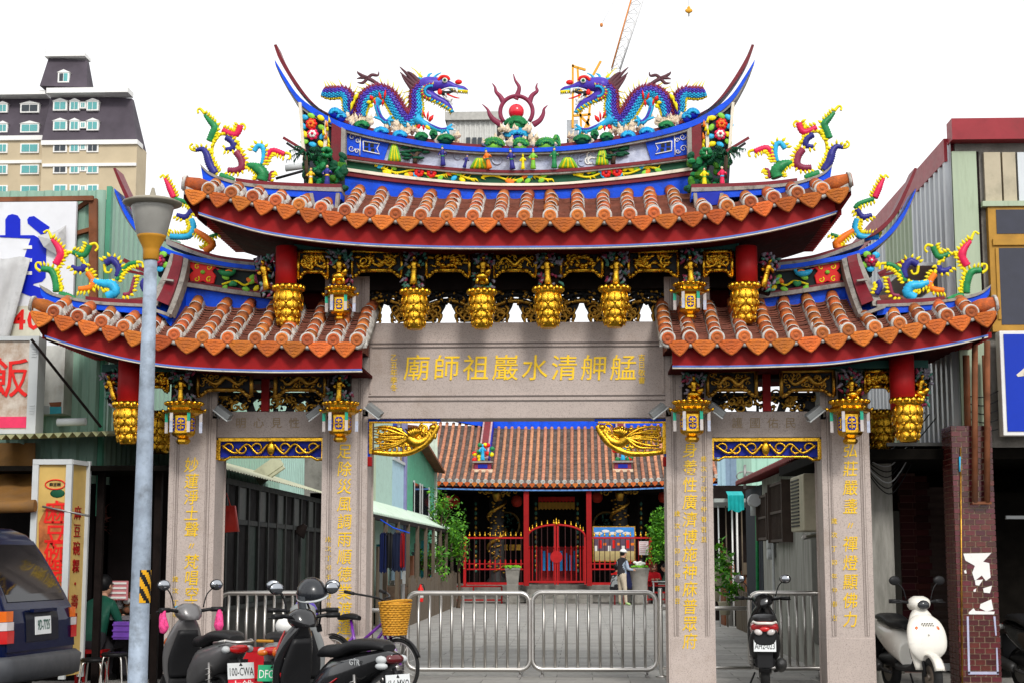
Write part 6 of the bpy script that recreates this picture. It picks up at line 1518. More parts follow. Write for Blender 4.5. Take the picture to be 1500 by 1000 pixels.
for px0, px1, z0, z1 in ((1118, 1133, 1.80, 2.50), (1136, 1157, 1.75, 2.62)):
 a, b = rp(px1, 3.2), rp(px0, 3.2); g = G(); g.box(XR - .10, XR + .02, a, b, z0, z1); w_ = g.build('window', M('dusty_shutter' + str(px0), (.14, .12, .10), .6, dirt=.3), t)
 g = G(); m_ = (a + b) / 2
 for yy in (a, b): g.box(XR - .16, XR + .03, yy - .03, yy + .03, z0 - .03, z1 + .03)
 for zz in (z0, (z0 + z1) / 2, z1): g.box(XR - .13, XR + .02, a + .031, b - .031, zz - .02, zz + .02)
 yy = a + .15
 while yy < b: g.box(XR - .115, XR - .099, yy, yy + .015, z0 + .021, (z0 + z1) / 2 - .021); g.box(XR - .115, XR - .099, yy, yy + .015, (z0 + z1) / 2 + .021, z1 - .021); yy += .15
 g.build('frame', M('frame_brown' + str(px0), (.07, .05, .04), .7), w_)
g = G(); g.box(XR - .02, XR + .01, 1.2, 3.7, .35, 1.82); g.build('lower_panel', M('stained_panel', (.12, .115, .10), .9, var=.3, dirt=.5), t)
g = G(); q = Vector((XR - .05, rp(1131, 3.2), 1.55))
for dz in (0, .15): g.lathe([(.09, 0), (.10, .04), (.10, .10), (.05, .13)], q + Vector((-.08, 0, dz)), 10, axis='x')
g.tube(cat([(XR - .05, q.y - .3, 2.3), (XR - .08, q.y - .28, 1.9), (XR - .06, q.y - .2, 1.8), (XR - .06, q.y - .25, .6)], 4), .022, 6); g.tube([(XR - .04, q.y - .35, .85), (XR - .04, q.y + .6, .87)], .02, 6); g.build('meters_and_pipes', lgrey, t)
t = thing('air_conditioner', 'beige window air conditioner on the plaster house beside the rightmost pillar', 'air conditioner', (XR - .3, 3, 1.8))
a, b = 1.35, rp(1174, 3.2) - .9
g = G(); g.box(XR - .42, XR - .01, 1.5, 2.7, 1.82, 2.52); ac = g.build('casing', M('beige_plastic', (.48, .44, .32), .6, dirt=.25), t, bev=.015)
g = G()
for k in range(12): g.box(XR - .38, XR - .30, 2.701, 2.712, 1.88 + k * .05, 1.905 + k * .05)
for k in range(14): g.box(XR - .432, XR - .4201, 1.9, 2.62, 1.88 + k * .044, 1.90 + k * .044)
g.build('grille', black, ac); g = G(); g.tube([(XR - .06, 2.72, 1.78), (XR - .3, 2.5, 1.74), (XR - .35, 2.0, 1.76)], .025, 6); g.build('drain_pipe', white, t)
t = thing('netted_shed', 'shed wrapped in dark netting with green pipe on the right of the alley', 'shed', (XR + .5, 13, 0))
a, b = rp(1113, 3.2), rp(1090, 3.2); net = M('dark_net', (.03, .035, .045), .9, var=.5, vs=60); g = G(); g.box(XR, XR + 2, a + .01, b, 0, 2.75); g.build('wall', net, t); g = G(); g.tube([(XR - .05, a + .5, 0), (XR - .05, a + .3, 2.5)], .03, 7); g.build('pipe', grn, t)
g = G(); g.lathe([(.11, 0), (.11, .3), (.08, .34)], (XR - .2, a - .8, 2.45), 10, axis='y'); g.lathe([(.09, 0), (.09, .3)], (XR - .15, a - .4, 2.2), 10); g.build('duct', lgrey, t)
t = thing('stall_shelter', 'open stall shelter with a turquoise cloth over white poles, far right of the alley', 'stall', (5, 18, 0))
q0 = W(1066, 726, 16); q1 = W(1090, 748, 16); g = G(); vv = []
for k in range(9): 
 x = lerp(q0.x, q1.x, k / 8); vv += [(x, 16.4, q0.z + .12), (x, 16 + .03 * (k % 2), q0.z + .02), (x, 15.97 + .04 * (k % 2), q1.z + .03 * math.sin(k))]
g.add(vv, [f for k in range(8) for f in ((3 * k, 3 * k + 1, 3 * k + 4, 3 * k + 3), (3 * k + 1, 3 * k + 2, 3 * k + 5, 3 * k + 4))]); g.build('turquoise_cloth', M('turq_cloth', (.01, .36, .36), .7), t)
for x, w_, mm in ((1052, 2, lgrey), (1072, 2.4, white), (1079, 3, white), (1063, 2, wood), (1086, 2, wood)):
 a = W(x, 740, 16.5); g = G(); g.tube([(a.x, 16.5, 0), (a.x, 16.5, a.z)], w_ * S(16.5) / 2, 8); g.build('pole', mm, t)
a = W(1042, 722, 17); b = W(1092, 735, 17); g = G(); g.box(a.x, b.x + .6, 16.3, 20, b.z - .02, b.z + .06); g.build('roof', M('shelter_grey', (.35, .38, .36), .7), t)
a = W(1046, 740, 20); g = G(); g.box(a.x, 7, 20, 20.2, 0, 3.2); g.build('back_wall', dark_shade, t)
g = G(); r1 = random.Random(8)
for k in range(30):
 q = W(r1.uniform(1045, 1108), 0, 17); z = r1.uniform(0, 1.9) if k > 12 else 0; s_ = r1.uniform(.06, .22); g.box(q.x, q.x + s_, 17.2 + r1.uniform(-.5, .8), 18.3, z, z + r1.uniform(.2, .9), mi=k % 5)
g.build('clutter', [wood, conc, blue, dark_shade, rust], t)
a = W(1076, 790, 16.2); g = G(); g.box(a.x - .1, a.x + .1, 16.1, 16.16, a.z - .4, a.z + .4); 
def pot(px, py, d, label, sc=1.0, flower=None):
 q = W(px, py, d); t = thing('potted_plant', label, 'plant', q, 'potted plants by the alley wall'); g = G(); g.lathe([(.07 * sc, 0), (.10 * sc, .18 * sc), (.11 * sc, .2 * sc)], q, 10); g.build('pot', MATS['beige_plastic'], t)
 g = G(); foliage(g, q + Vector((0, 0, .42 * sc)), (.22 * sc, .2 * sc, .3 * sc), 170, .11 * sc, random.Random(int(px)), blobs=6); g.build('foliage', [leaf, leafl], t)
pot(1055, 858, 13, 'bushy potted plant hanging on the far poles right of the third pillar', 1.4); pot(1062, 900, 11, 'potted plant on the ground beside the far poles', 1.2); pot(1048, 880, 14, 'small plant in front of the stall clutter', 1.0)
g = G(); 
for k in range(9):
 y = lerp(5, 17, k / 8); 
t = thing('board_fence', 'low weathered board fence along the right edge of the alley', 'fence', (4.3, 12, 0))
pmh2 = G(); pmh2.box(0, .04, 0, .4, 0, .95); pmh2 = pmh2.mesh('board', [wood, conc]); y = 9.8
while y < 16: inst(pmh2, 'board', t, (.72 + 3.35, y, 0), (0, 0, rnd.uniform(-.05, .05)), (1, 1, rnd.uniform(.75, 1.05))); y += .45
# pale blue-green houses far right
t = thing('blue_green_house', 'pale blue and mint sheet house rising behind the low plaster house', 'building', (W(1110, 800, 24).x, 26, 0))
for x0, x1, mm in ((1050, 1062, bluesh), (1062, 1078, M('slate_sheet', (.20, .28, .38), .5)), (1078, 1100, mint), (1100, 1215, M('mint_pale2', (.38, .62, .50), .5, var=.06))):
 a = W(x0, 640, 24); b = W(x1, 640, 24); g = G(); g.corr((a.x, 24), (b.x, 24), 0, a.z, .3, .03); g.build('wall_sheet', mm, t)
t = thing('wall_mast', 'thin dark mast with coiled wires above the rusty red roof', 'mast', W(1091, 715, 14)); a = W(1091, 715, 14); g = G(); g.tube([a, W(1091, 680, 14)], .03, 6); 
for k in range(5): c = W(1088 + k * 1.5, 697, 14); g.tube([c + Vector((math.cos(u) * .12 * (1 + k * .2), 0, math.sin(u) * .1)) for u in [x * .5 for x in range(14)]], .008, 4)
g.build('mast_and_wires', dsteel, t)
# ================================================================ LEFT STREET FRONT
darks = M('stall_dark', (.006, .005, .004), .9, var=.4, spec=.05)  # near-black base colour stands in for deep shade in stall and arcade
t = thing('street_stall', 'dark food stall under a corrugated awning at the left of the gateway', 'stall', (-6.5, 2, 0))
xr = XU + .0
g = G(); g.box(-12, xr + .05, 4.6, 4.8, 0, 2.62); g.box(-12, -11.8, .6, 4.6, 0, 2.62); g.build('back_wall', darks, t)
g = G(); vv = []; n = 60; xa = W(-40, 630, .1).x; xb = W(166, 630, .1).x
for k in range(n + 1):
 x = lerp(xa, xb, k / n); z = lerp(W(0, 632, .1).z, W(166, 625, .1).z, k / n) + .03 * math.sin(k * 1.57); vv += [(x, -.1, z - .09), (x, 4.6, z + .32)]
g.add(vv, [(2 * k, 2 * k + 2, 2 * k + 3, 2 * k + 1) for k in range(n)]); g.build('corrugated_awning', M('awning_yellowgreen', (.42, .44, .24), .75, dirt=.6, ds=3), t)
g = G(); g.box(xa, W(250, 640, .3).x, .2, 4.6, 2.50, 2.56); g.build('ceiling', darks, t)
a = W(228, 640, .9); b = W(250, 640, .9)
g = G()
for px in (150, 234): q = W(px, 640, .6); g.box(q.x - .04, q.x + .04, .6, .68, 0, 2.5)
g.build('post', dark_shade, t)
# stall clutter: distinct little things
def crate(px0, px1, py0, py1, Y, mat, label, nm='crate', catg='crate', dep=.3):
 a = W(px0, py0, Y); b = W(px1, py1, Y); g = G(); g.box(a.x, b.x, Y, Y + dep, b.z, a.z)
 for k in range(3): z = lerp(b.z, a.z, (k + .5) / 3); g.box(a.x - .01, b.x + .01, Y - .012, Y - .002, z - .012, z + .012)
 return one(g, nm, mat, label, catg, bev=.006)
crate(166, 200, 910, 936, .8, M('purple_plastic', (.16, .06, .38), .4), 'purple plastic crate on the stall counter behind the lamp post')
g = G(); a = W(150, 850, 1.2); b = W(187, 878, 1.2); g.box(a.x, b.x, 1.2, 1.22, b.z, a.z); o = one(g, 'price_card', M('pink_card', (.55, .20, .22), .6), 'pink and white striped price card hung in the dark stall', 'card'); 
gg = G()
for k in range(4): z = lerp(b.z, a.z, (k + .5) / 4); gg.box(a.x + .02, b.x - .02, 1.19, 1.199, z - .012, z + .012)
gg.build('printed_line', white, o)
g = G(); r1 = random.Random(17)
for k in range(60): q = W(r1.uniform(148, 196), r1.uniform(868, 895), 1.3 + r1.uniform(0, .3)); g.ell(q, (.05, .05, .04), mi=k % 4, nu=7, nv=5)
one(g, 'produce_bags', [rust, M('dull_orange', (.30, .10, .03), .7), lgrey, wood], 'heap of orange and brown bags on the stall counter', 'bags')
g = G(); a = W(142, 880, 1.0); b = W(210, 905, 1.0); g.box(a.x, b.x, 1.0, 1.9, b.z - .02, b.z + .03); 
for x in (a.x + .05, b.x - .05): g.box(x - .03, x + .03, 1.05, 1.1, 0, b.z - .02)
one(g, 'stall_counter', dsteel, 'dull steel counter inside the dark stall', 'counter')
g = G(); c = W(137, 800, 1.5)
foliage(g, c, (.16, .15, .5), 260, .12, random.Random(5), blobs=8); one(g, 'net_bag', M('reddish_net', (.12, .04, .03), .8), 'dark reddish net bag hanging behind the sign box', 'bag')
def stool(px, py, label):
 q = W(px, py, .2); t = thing('stool', label, 'stool', (q.x, .2, 0), 'metal stools by the stall'); g = G(); g.lathe([(.14, -.02), (.16, 0), (.14, .025)], (q.x, .2, q.z), 16); g.build('seat', black, t)
 for k in range(4):
  a_ = R(45) + k * R(90); g = G(); g.tube(cat([(q.x + math.cos(a_) * .11, .2 + math.sin(a_) * .11, q.z - .02), (q.x + math.cos(a_) * .15, .2 + math.sin(a_) * .15, q.z - .06), (q.x + math.cos(a_) * .19, .2 + math.sin(a_) * .19, 0)], 4), .011, 6); g.build('leg', steel, t)
stool(138, 966, 'black topped metal stool half behind the tall sign box'); stool(168, 958, 'black topped metal stool left of the lamp post')
# seated customer in a green quilted jacket is built with the people
# white signboard with blue strokes, banner, frame
t = thing('billboard', 'large white billboard with broken blue lettering on a rusty steel frame', 'billboard', W(50, 500, 1.0))
a = W(-60, 297, 1.0); b = W(104, 506, 1.0); g = G(); g.box(a.x, b.x, 1.0, 1.06, b.z, a.z); bb_ = g.build('panel', M('billboard_white', (.72, .73, .76), .5, var=.04, dirt=.25, ds=1.2, dcol=(.4, .4, .4)), t)
bs_ = M('billboard_blue', (.002, .015, .50), .45, var=.05)
def flatp(l, Y, mat, nm, par, th=.006):
 g = G(); g.prism([(q.x, q.z) for q in PX(l, Y)], Y - th, Y); return g.build(nm, mat, par)
flatp([(8, 345), (8, 322), (12, 316), (18, 314), (26, 316), (30, 322), (30, 345)], .998, bs_, 'letter_stroke', bb_)
flatp([(40, 322), (43, 318), (50, 317), (73, 333), (68, 342), (60, 344), (41, 328)], .998, bs_, 'letter_stroke', bb_)
flatp([(0, 345), (50, 345), (62, 352), (68, 360), (67, 407), (62, 413), (50, 416), (48, 418), (75, 428), (60, 440), (20, 425), (45, 350), (0, 348)], .998, bs_, 'letter_stroke', bb_)
for y in (360, 379, 398): flatp([(36, y), (47, y), (47, y + 5), (34, y + 5)], .990, white, 'letter_gap', bb_)
flatp([(15, 449), (60, 448), (58, 506), (12, 506)], .992, M('poster_cream', (.62, .60, .48), .6, dirt=.3), 'poster', bb_)
for ch, px in (('4', 27), ('0', 49)):
 q = W(px, 470, .97); text(ch, .34, (q.x, .984, q.z), redb, bb_, 'numeral', off=.008)
# torn cloth banner
g = G(); n = 12; rs = []; fr = random.Random(2)
for j in range(9):
 v_ = j / 8; x0 = -50; x1 = lerp(45, 10, v_) ; rs.append([W(lerp(x0, x1, k / n), lerp(378, 506, v_) + 2 * math.sin(k * 1.1), .90 + .035 * math.sin(k * 1.3 + j * .5)) for k in range(n + 1)])
v = [q for r_ in rs for q in r_]; g.add(v, [(j * (n + 1) + k, j * (n + 1) + k + 1, (j + 1) * (n + 1) + k + 1, (j + 1) * (n + 1) + k) for j in range(8) for k in range(n)], True)
o = one(g, 'cloth_banner', M('grey_cloth', (.50, .50, .50), .9, var=.1, dirt=.25, ds=2), 'sagging grey cloth banner tied across the billboard', 'banner')
m_ = o.modifiers.new('thickness', 'SOLIDIFY'); m_.thickness = .01
g = G(); P_ = [W(55, 346, .93), W(64, 362, .9), W(80, 372, .93), W(96, 378, .95), W(97, 330, .97), W(80, 340, .93)]; c = W(78, 352, .86)
for i in range(6): g.add([P_[i], P_[(i + 1) % 6], c], [(0, 1, 2)], True)
g.build('loose_corner', MATS['grey_cloth'], bb_)
g = G(); P_ = PX([(-60, 294), (137, 291)], 1.1); g.bar(P_[0], P_[1], .06, .06)
for px, y1 in ((103, 440), (112, 430), (137, 445)):
 P_ = PX([(px, 292), (px, y1)], 1.15 + (.5 if px == 112 else 0)); g.bar(P_[0], P_[1], .07 if px != 137 else .10, .07)
P_ = PX([(104, 312), (134, 292)], 1.2); g.bar(P_[0], P_[1], .05, .05); P_ = PX([(104, 345), (136, 336)], 1.2); g.bar(P_[0], P_[1], .08, .05); g.build('steel_frame', rust, t)
g = G(); a = W(100, 342, 1.6); b = W(123, 440, 1.6); g.box(a.x, b.x, 1.6, 1.8, b.z, a.z); g.build('dark_box', dark_shade, t)
a = W(92, 430, 1.7); b = W(137, 640, 1.7); g = G(); g.box(a.x, b.x, 1.7, 1.9, b.z, a.z); g.build('dark_void_block', darks, t)  # solid near-black block put in for the shaded gap
# sign: rice
t = thing('hanging_sign', 'weathered white sign box with a red character and pink stripe, at the left edge', 'sign', W(20, 628, .2))
a = W(-70, 499, .2); b = W(39, 629, .2); g = G(); g.box(a.x, b.x, .2, .42, b.z, a.z); sb = g.build('face', M('flaked_sign', (.58, .52, .45), .7, var=.1, dirt=.75, ds=5, dcol=(.30, .17, .09)), t)
a2 = W(-70, 610, .19); g = G(); g.box(a2.x, b.x - .005, .188, .199, W(0, 626, .19).z, a2.z); g.build('stripe', M('pink_stripe', (.75, .04, .12), .5), sb)
g = G(); 
a = W(-70, 497, .2); b = W(41, 631, .2); g.box(a.x, b.x, .17, .20, a.z - .02, a.z + .03); g.box(a.x, b.x, .17, .2, b.z - .03, b.z + .02); g.box(b.x - .01, b.x + .10, .16, .43, b.z - .03, a.z + .03)
for k in range(4): 
 z = a.z - .12 - k * .03; g.box(b.x + .02, b.x + .08, .152, .161, z - .006, z + .006); z = b.z + .3 - k * .03; g.box(b.x + .02, b.x + .08, .152, .161, z - .006, z + .006)
g.build('metal_frame', lgrey, t)
q = W(12, 557, .18); text('飯', .50, (q.x, .188, q.z), redb, sb, 'character', off=.004)
P_ = W(46, 497, .1), W(148, 625, .2); g = G(); g.bar(P_[0], P_[1], .03, .03); one(g, 'stay_rod', dark_shade, 'black diagonal stay rod from the sign box to the awning', 'rod')
# white cabinet with blue patch
a = W(52, 506, .9); b = W(92, 605, .9); t = thing('tin_cabinet', 'rust stained white tin cabinet with a turquoise patch above the awning', 'cabinet', W(70, 605, .9)); g = G(); g.box(a.x, b.x, .9, 1.3, b.z, a.z); cb = g.build('casing', M('tin_white', (.62, .62, .58), .5, dirt=.35, ds=2, dcol=(.25, .14, .06)), t)
flatp([(73, 595), (90, 595), (90, 605), (73, 606)], .898, M('turq_patch', (.04, .30, .38), .6), 'patch', cb); flatp([(72, 589), (90, 588), (89, 595), (74, 595)], .897, rust, 'rust_patch', cb); flatp([(53, 593), (72, 594), (72, 606), (53, 606)], .896, M('worn_grey', (.35, .38, .38), .6), 'patch', cb)
g = G(); P_ = PX([(84, 618), (126, 617)], .3); g.tube(P_, .045, 12); one(g, 'white_pipe', lgrey, 'short white pipe lying on the stall awning', 'pipe')
g = G()
for l in (((98, 580), (145, 608)), ((92, 604), (140, 603)), ((126, 500), (132, 610))): P_ = PX(l, 1.5); g.bar(P_[0], P_[1], .06, .06)
one(g, 'timber_braces', rust, 'rusty brown braces between the cabinet and the mint wall', 'braces')
# tarpaulin
g = G(); n = 14; rs = []
for j in range(10):
 v_ = j / 9; rs.append([W(lerp(-60, 52, k / n), lerp(648, 735, v_), lerp(1.2, -.3, v_ ** 1.5) + .04 * math.sin(k * 1.2)) + Vector((0, 0, -.12 * math.sin(v_ * 3.1) * .5)) for k in range(n + 1)])
v = [q for r_ in rs for q in r_]; g.add(v, [(j * (n + 1) + k, j * (n + 1) + k + 1, (j + 1) * (n + 1) + k + 1, (j + 1) * (n + 1) + k) for j in range(9) for k in range(n)], True)
P_ = PX([(-60, 739), (52, 740)], -.32); g.tube([P_[0], P_[0].lerp(P_[1], .5) - Vector((0, 0, .02)), P_[1]], .07, 10)
o = one(g, 'tarpaulin', M('ochre_tarp', (.24, .115, .03), .7, var=.25, dirt=.4), 'ochre brown tarpaulin rolled at its lower edge in front of the stall', 'tarpaulin')
# tall sign box
t = thing('sign_box', 'tall illuminated style sign box with red characters on yellow food picture', 'sign', (W(85, 980, -.2).x, -.2, 0))
A0 = W(54, 676, -.2); A1 = W(103, 676, -.2); A2 = W(129, 680, .22); zt = A0.z; zb2 = W(80, 990, -.2).z
syl = M('sign_yellow', (.55, .37, .11), .4, var=.18, vs=2); sor = M('sign_food', (.42, .12, .035), .4, var=.6, vs=5)
g = G(); g.prism([(A0.x, -.2), (A1.x, -.2), (A2.x, .22), (A0.x + .1, .22)], 0, 1); 
g.v = [(v[0], v[2], zb2 if v[1] < .5 else zt) for v in g.v]; bx = g.build('box', syl, t)
g = G(); 
for (p, q, r2) in ((A0, A0, 0), (A1, A1, 0), (A2, A2, 0)): g.box(p.x - .035, p.x + .035, p.y - .035, p.y + .02, zb2 - .03, zt + .03)
g.bar((A0.x - .03, -.215, zt), (A1.x + .03, -.215, zt), .05, .06); g.bar((A1.x + .02, -.22, zt), (A2.x, .2, zt), .05, .05); g.build('frame', lgrey, t)
P_ = [W(x, y, -.2) for x, y in ((57, 765), (68, 742), (85, 733), (101, 737), (101, 985), (57, 985))]; g = G(); g.prism([(q.x, q.z) for q in P_], -.206, -.2005); g.build('food_picture', sor, bx)
P_ = W(81, 709, -.2); g = G(); g.tube([(P_.x + math.cos(u) * .115, -.206, P_.z + math.sin(u) * .055) for u in [x * .3 for x in range(22)]], .008, 5); g.ell((P_.x + .03, -.204, P_.z - .10), (.085, .004, .05), mi=1); g.build('emblem', [redb, dgrn], bx)
text('麻豆碗', .045, (P_.x, -.21, P_.z), black, bx, 'character', off=.0)
for i, ch in enumerate('麻豆碗粿'): q = W(82, 752 + i * 28.5, -.2); text(ch, .28, (q.x, -.2085, q.z), redb, bx, 'character', off=.0025)
for i, ch in enumerate('麻豆碗粿・壽司'):
 q = W(117, 752 + i * 26, 0); ang = math.atan2(A2.y - A1.y, A2.x - A1.x); c = Vector(((A1.x + A2.x) / 2, (A1.y + A2.y) / 2, 0)) + Vector((math.sin(ang), -math.cos(ang), 0)) * .006
 text(ch, .17, (c.x, c.y, q.z), redp, bx, 'character', (R(90), 0, ang), off=.0)
P_ = W(62, 741, -.26), W(131, 755, -.2); g = G(); g.tube([P_[0], P_[1]], .013, 6); one(g, 'awning_crank', dsteel, 'thin grey awning crank rod crossing the tall sign box', 'rod')
for k, (px, tx) in enumerate(((1, 0),)): pass
# ================================================================ RIGHT STREET FRONT
Yf = .25; XE = W(1400, 400, Yf).x
t = thing('shop_building', 'corrugated metal shop building with red roof edge and wooden window on the right', 'building', (XE + 2, 2, 0))
zt = W(1400, 205, Yf).z
yb_ = 9.5
g = G(); g.corr((XE, Yf + .02), (XE, 2.3), 2.75, zt, .26, .05, nrm=(-1, 0, 0)); g.build('wall_sheet', silv, t)
g = G(); g.corr((XE, 2.3), (XE, 4.1), 2.75, zt, .26, .05, nrm=(-1, 0, 0)); g.build('wall_sheet', paleg, t)
g = G(); g.corr((XE, 4.1), (XE, yb_), 2.75, zt, .26, .05, nrm=(-1, 0, 0)); g.build('wall_sheet', silv, t)
g = G(); g.box(XE + .06, XE + 8, Yf + .06, yb_, 2.75, zt - .02); g.build('core', conc, t)
# front panels
def fpan(x0, x1, y0, y1, mat, nm='front_panel', off=0.0):
 a = W(x0, y0, Yf); b = W(x1, y1, Yf); ym = 400 if y1 - y0 > 200 else (y0 + y1) / 2; g = G(); g.box(W(x0, ym, Yf).x, W(x1, ym, Yf).x, Yf - off, Yf + .05, b.z, a.z); return g.build(nm, mat, t)
beige = M('beige_sheet', (.48, .42, .30), .5, var=.06, dirt=.35, ds=1.3, dcol=(.16, .16, .11))
fpan(1401, 1437, 222, 640, paleg, off=.0)
for x0, x1 in ((1442, 1466), (1469, 1488), (1491, 1560)): fpan(x0, x1, 224, 300, beige if x0 < 1490 else silv, off=.02)
fpan(1437, 1441, 222, 640, dark_shade, off=-.01)
fr_ = fpan(1449, 1600, 303, 486, M('varnished_wood', (.42, .22, .03), .45, var=.15), 'window', off=.05)
g = G()
for (x0, x1, y0, y1) in ((1457, 1600, 309, 343), (1461, 1600, 365, 476)): a = W(x0, y0, Yf); b = W(x1, y1, Yf); g.box(a.x, b.x, Yf - .056, Yf - .0501, b.z, a.z)
g.build('pane', M('window_navy', (.02, .022, .04), .12), fr_); g = G(); P_ = W(1452, 352, Yf), W(1600, 360, Yf); g.box(P_[0].x, P_[1].x, Yf - .08, Yf - .0505, P_[1].z, P_[0].z); a = W(1456, 365, Yf); g.box(a.x, a.x + .035, Yf - .07, Yf - .057, W(0, 478, Yf).z, a.z); g.build('frame', MATS['varnished_wood'], fr_)
fpan(1437, 1600, 297, 303, paleg, 'sill', off=.08)
g = G(); P0 = W(1398, 197, Yf); g.box(P0.x - .06, P0.x + 3, Yf - .14, Yf + .12, W(0, 224, Yf).z, W(0, 194, Yf).z); g.bar((P0.x - .02, Yf + .12, P0.z - .16), (P0.x - .02, yb_, P0.z - .16), .16, .28); g.build('roof_edge', M('roof_edge_red', (.30, .025, .035), .4, dirt=.3, dcol=(.12, .02, .02)), t)
g = G(); a = rp(1360, 4.24); b = rp(1320, 4.24); g.box(XE - .07, XE - .03, a, b + .6, 4.2, 4.95); w_ = g.build('side_window', glass, t); g = G(); g.box(XE - .4, XE - .02, a - .1, b + .7, 4.98, 5.02); g.build('hood', lgrey, w_)
t = thing('blue_sign', 'blue shop sign with white border below the wooden window at the right edge', 'sign', W(1490, 640, 0)); a = W(1463, 485, 0); b = W(1620, 637, 0); g = G(); g.box(a.x, b.x, -.02, .16, b.z, a.z); sg = g.build('box', white, t, bev=.008)
a = W(1469, 490, 0); b = W(1620, 631, 0); g = G(); g.box(a.x, b.x, -.03, -.021, b.z, a.z); g.build('face', M('sign_blue', (.003, .035, .45), .35, var=.04), sg); P_ = [W(x, y, -.04) for x, y in ((1489, 548), (1494, 544), (1501, 538), (1508, 530), (1512, 534), (1500, 550), (1491, 551))]; g = G(); g.prism([(q.x, q.z) for q in P_], -.036, -.0305); g.build('letter_stroke', cream, sg)
# brick column
t = thing('tiled_column', 'dark maroon tiled column with torn white poster on the right arcade', 'column', (W(1432, 1000, 0).x, .1, 0))
a = W(1400, 820, -.05); b = W(1461, 820, -.05); zc = 2.95; xm = (a.x + b.x) / 2; hw = (b.x - a.x) / 2
g = G(); g.box(a.x + .012, b.x - .012, -.038, .42, 0, zc); cc_ = g.build('core', M('tile_grout', (.34, .25, .17), .8), t)
btm = [M('maroon_tile', (.085, .010, .010), .22, var=.3, rn=.45, coat=.2)]
tw, th_ = (2 * hw) / 4, .062
g = G(); g.box(-tw / 2 + .006, tw / 2 - .006, 0, .012, -th_ / 2 + .005, th_ / 2 - .005); m4 = g.mesh('wall_tile', btm)
g = G(); g.box(-tw / 4 + .004, tw / 4 - .004, 0, .012, -th_ / 2 + .004, th_ / 2 - .004); m2 = g.mesh('wall_tile', btm)
j = 0; z = th_ / 2; ct = 0
while z < zc:
 xs = [(-1.5, m4), (-.5, m4), (.5, m4), (1.5, m4)] if j % 2 == 0 else [(-1.75, m2), (-1, m4), (0, m4), (1, m4), (1.75, m2)]
 for u, me in xs:
  if ct < 290: inst(me, 'wall_tile', cc_, (xm + u * tw, -.0502, z)); ct += 1
 z += th_; j += 1
g = G(); z = th_ / 2; j = 0
while z < zc:
 for k in range(3): y0_ = -.03 + k * .15 + .004; g.box(a.x, a.x + .0115, y0_, y0_ + .142, z - th_ / 2 + .004, z + th_ / 2 - .004)
 z += th_; j += 1
g.build('side_tiles', btm, cc_, kind='stuff')
r1 = random.Random(12)
def torn(l, nm='torn_poster', mt=None): 
 g = G(); g.prism([(q.x, q.z) for q in PX(l, -.053)], -.057, -.0505); g.build(nm, mt or white, t)
torn([(1411, 810), (1452, 809), (1440, 822), (1449, 824), (1451, 845), (1444, 850), (1438, 842), (1428, 850), (1424, 838), (1428, 828), (1414, 820)]); torn([(1428, 849), (1440, 848), (1434, 857), (1429, 856)]); torn([(1440, 861), (1453, 857), (1450, 868), (1441, 867)]); torn([(1436, 884), (1452, 877), (1455, 892), (1445, 895), (1435, 890)]); torn([(1426, 890), (1429, 894), (1457, 895), (1456, 899), (1419, 899), (1419, 896)])
torn([(1426, 863), (1430, 861), (1429, 866), (1426, 866)]); torn([(1412, 835), (1415, 834), (1416, 839), (1413, 839)])
for l in ([(1416, 902), (1419, 902), (1421, 986), (1418, 986)], [(1455, 902), (1458, 902), (1460, 930), (1458, 930)], [(1459, 948), (1461, 948), (1463, 986), (1460, 986)], [(1418, 983), (1463, 983), (1463, 987), (1418, 987)]): torn(l, 'white_tape', M('tape' + str(l[0][0]), (.45, .46, .62), .6))
g = G(); P_ = W(1407, 655, -.06), W(1409, 1000, -.06); g.tube([P_[0], (P_[1].x, -.07, 0)], .010, 5, mi=0); P_ = W(1406, 668, -.07), W(1406, 690, -.07); g.tube(P_, .012, 5, mi=1); g.build('conduit', [goldd, cyan], cc_)
g = G(); 
for px in (1428, 1446): P_ = W(px, 500, -.12), W(px, 735, -.12); g.tube(P_, .035, 8)
P_ = W(1424, 736, -.12), W(1452, 736, -.12); g.bar(P_[0], P_[1], .05, .03); g.build('downpipe', rust, t)
# arcade behind
t = thing('shop_arcade', 'dark arcade with roller shutter and maroon tiled wall behind the parked white scooter', 'arcade', (6.8, 3, 0))
xa = W(1264, 800, 3).x
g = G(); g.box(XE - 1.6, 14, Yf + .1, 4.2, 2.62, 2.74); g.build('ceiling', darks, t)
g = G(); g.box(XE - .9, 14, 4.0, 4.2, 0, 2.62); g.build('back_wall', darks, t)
a = W(1345, 800, 3.2); b = W(1402, 800, 3.2); g = G()
vv = []; n = 44
for k in range(n + 1): z = .12 + (2.3) * k / n; vv += [(a.x, 3.2 + .02 * (k % 2), z), (b.x, 3.2 + .02 * (k % 2), z)]
g.add(vv, [(2 * k, 2 * k + 1, 2 * k + 3, 2 * k + 2) for k in range(n)]); g.build('roller_shutter', M('shutter_brown', (.05, .03, .025), .5), t)
g = G(); g.box(a.x, b.x, 3.12, 3.19, .03, .12); g.build('threshold', lgrey, t)
a = W(1320, 800, 3.1); b = W(1344, 800, 3.1); g = G(); g.box(a.x, b.x, 3.1, 4, 0, 2.6); wp = g.build('tiled_pier', M('pier_grout', (.10, .05, .04), .8), t)
g = G(); g.box(-.1 + .004, .1 - .004, 0, .01, -.04, .04); pmx = g.mesh('wall_tile', [M('pier_tile', (.035, .006, .006), .7, spec=.1, rn=.4)])
for j in range(29):
 for k in range(2): inst(pmx, 'wall_tile', wp, (a.x + .07 + k * .2 + (.03 if j % 2 else 0), 3.091, .06 + j * .088))
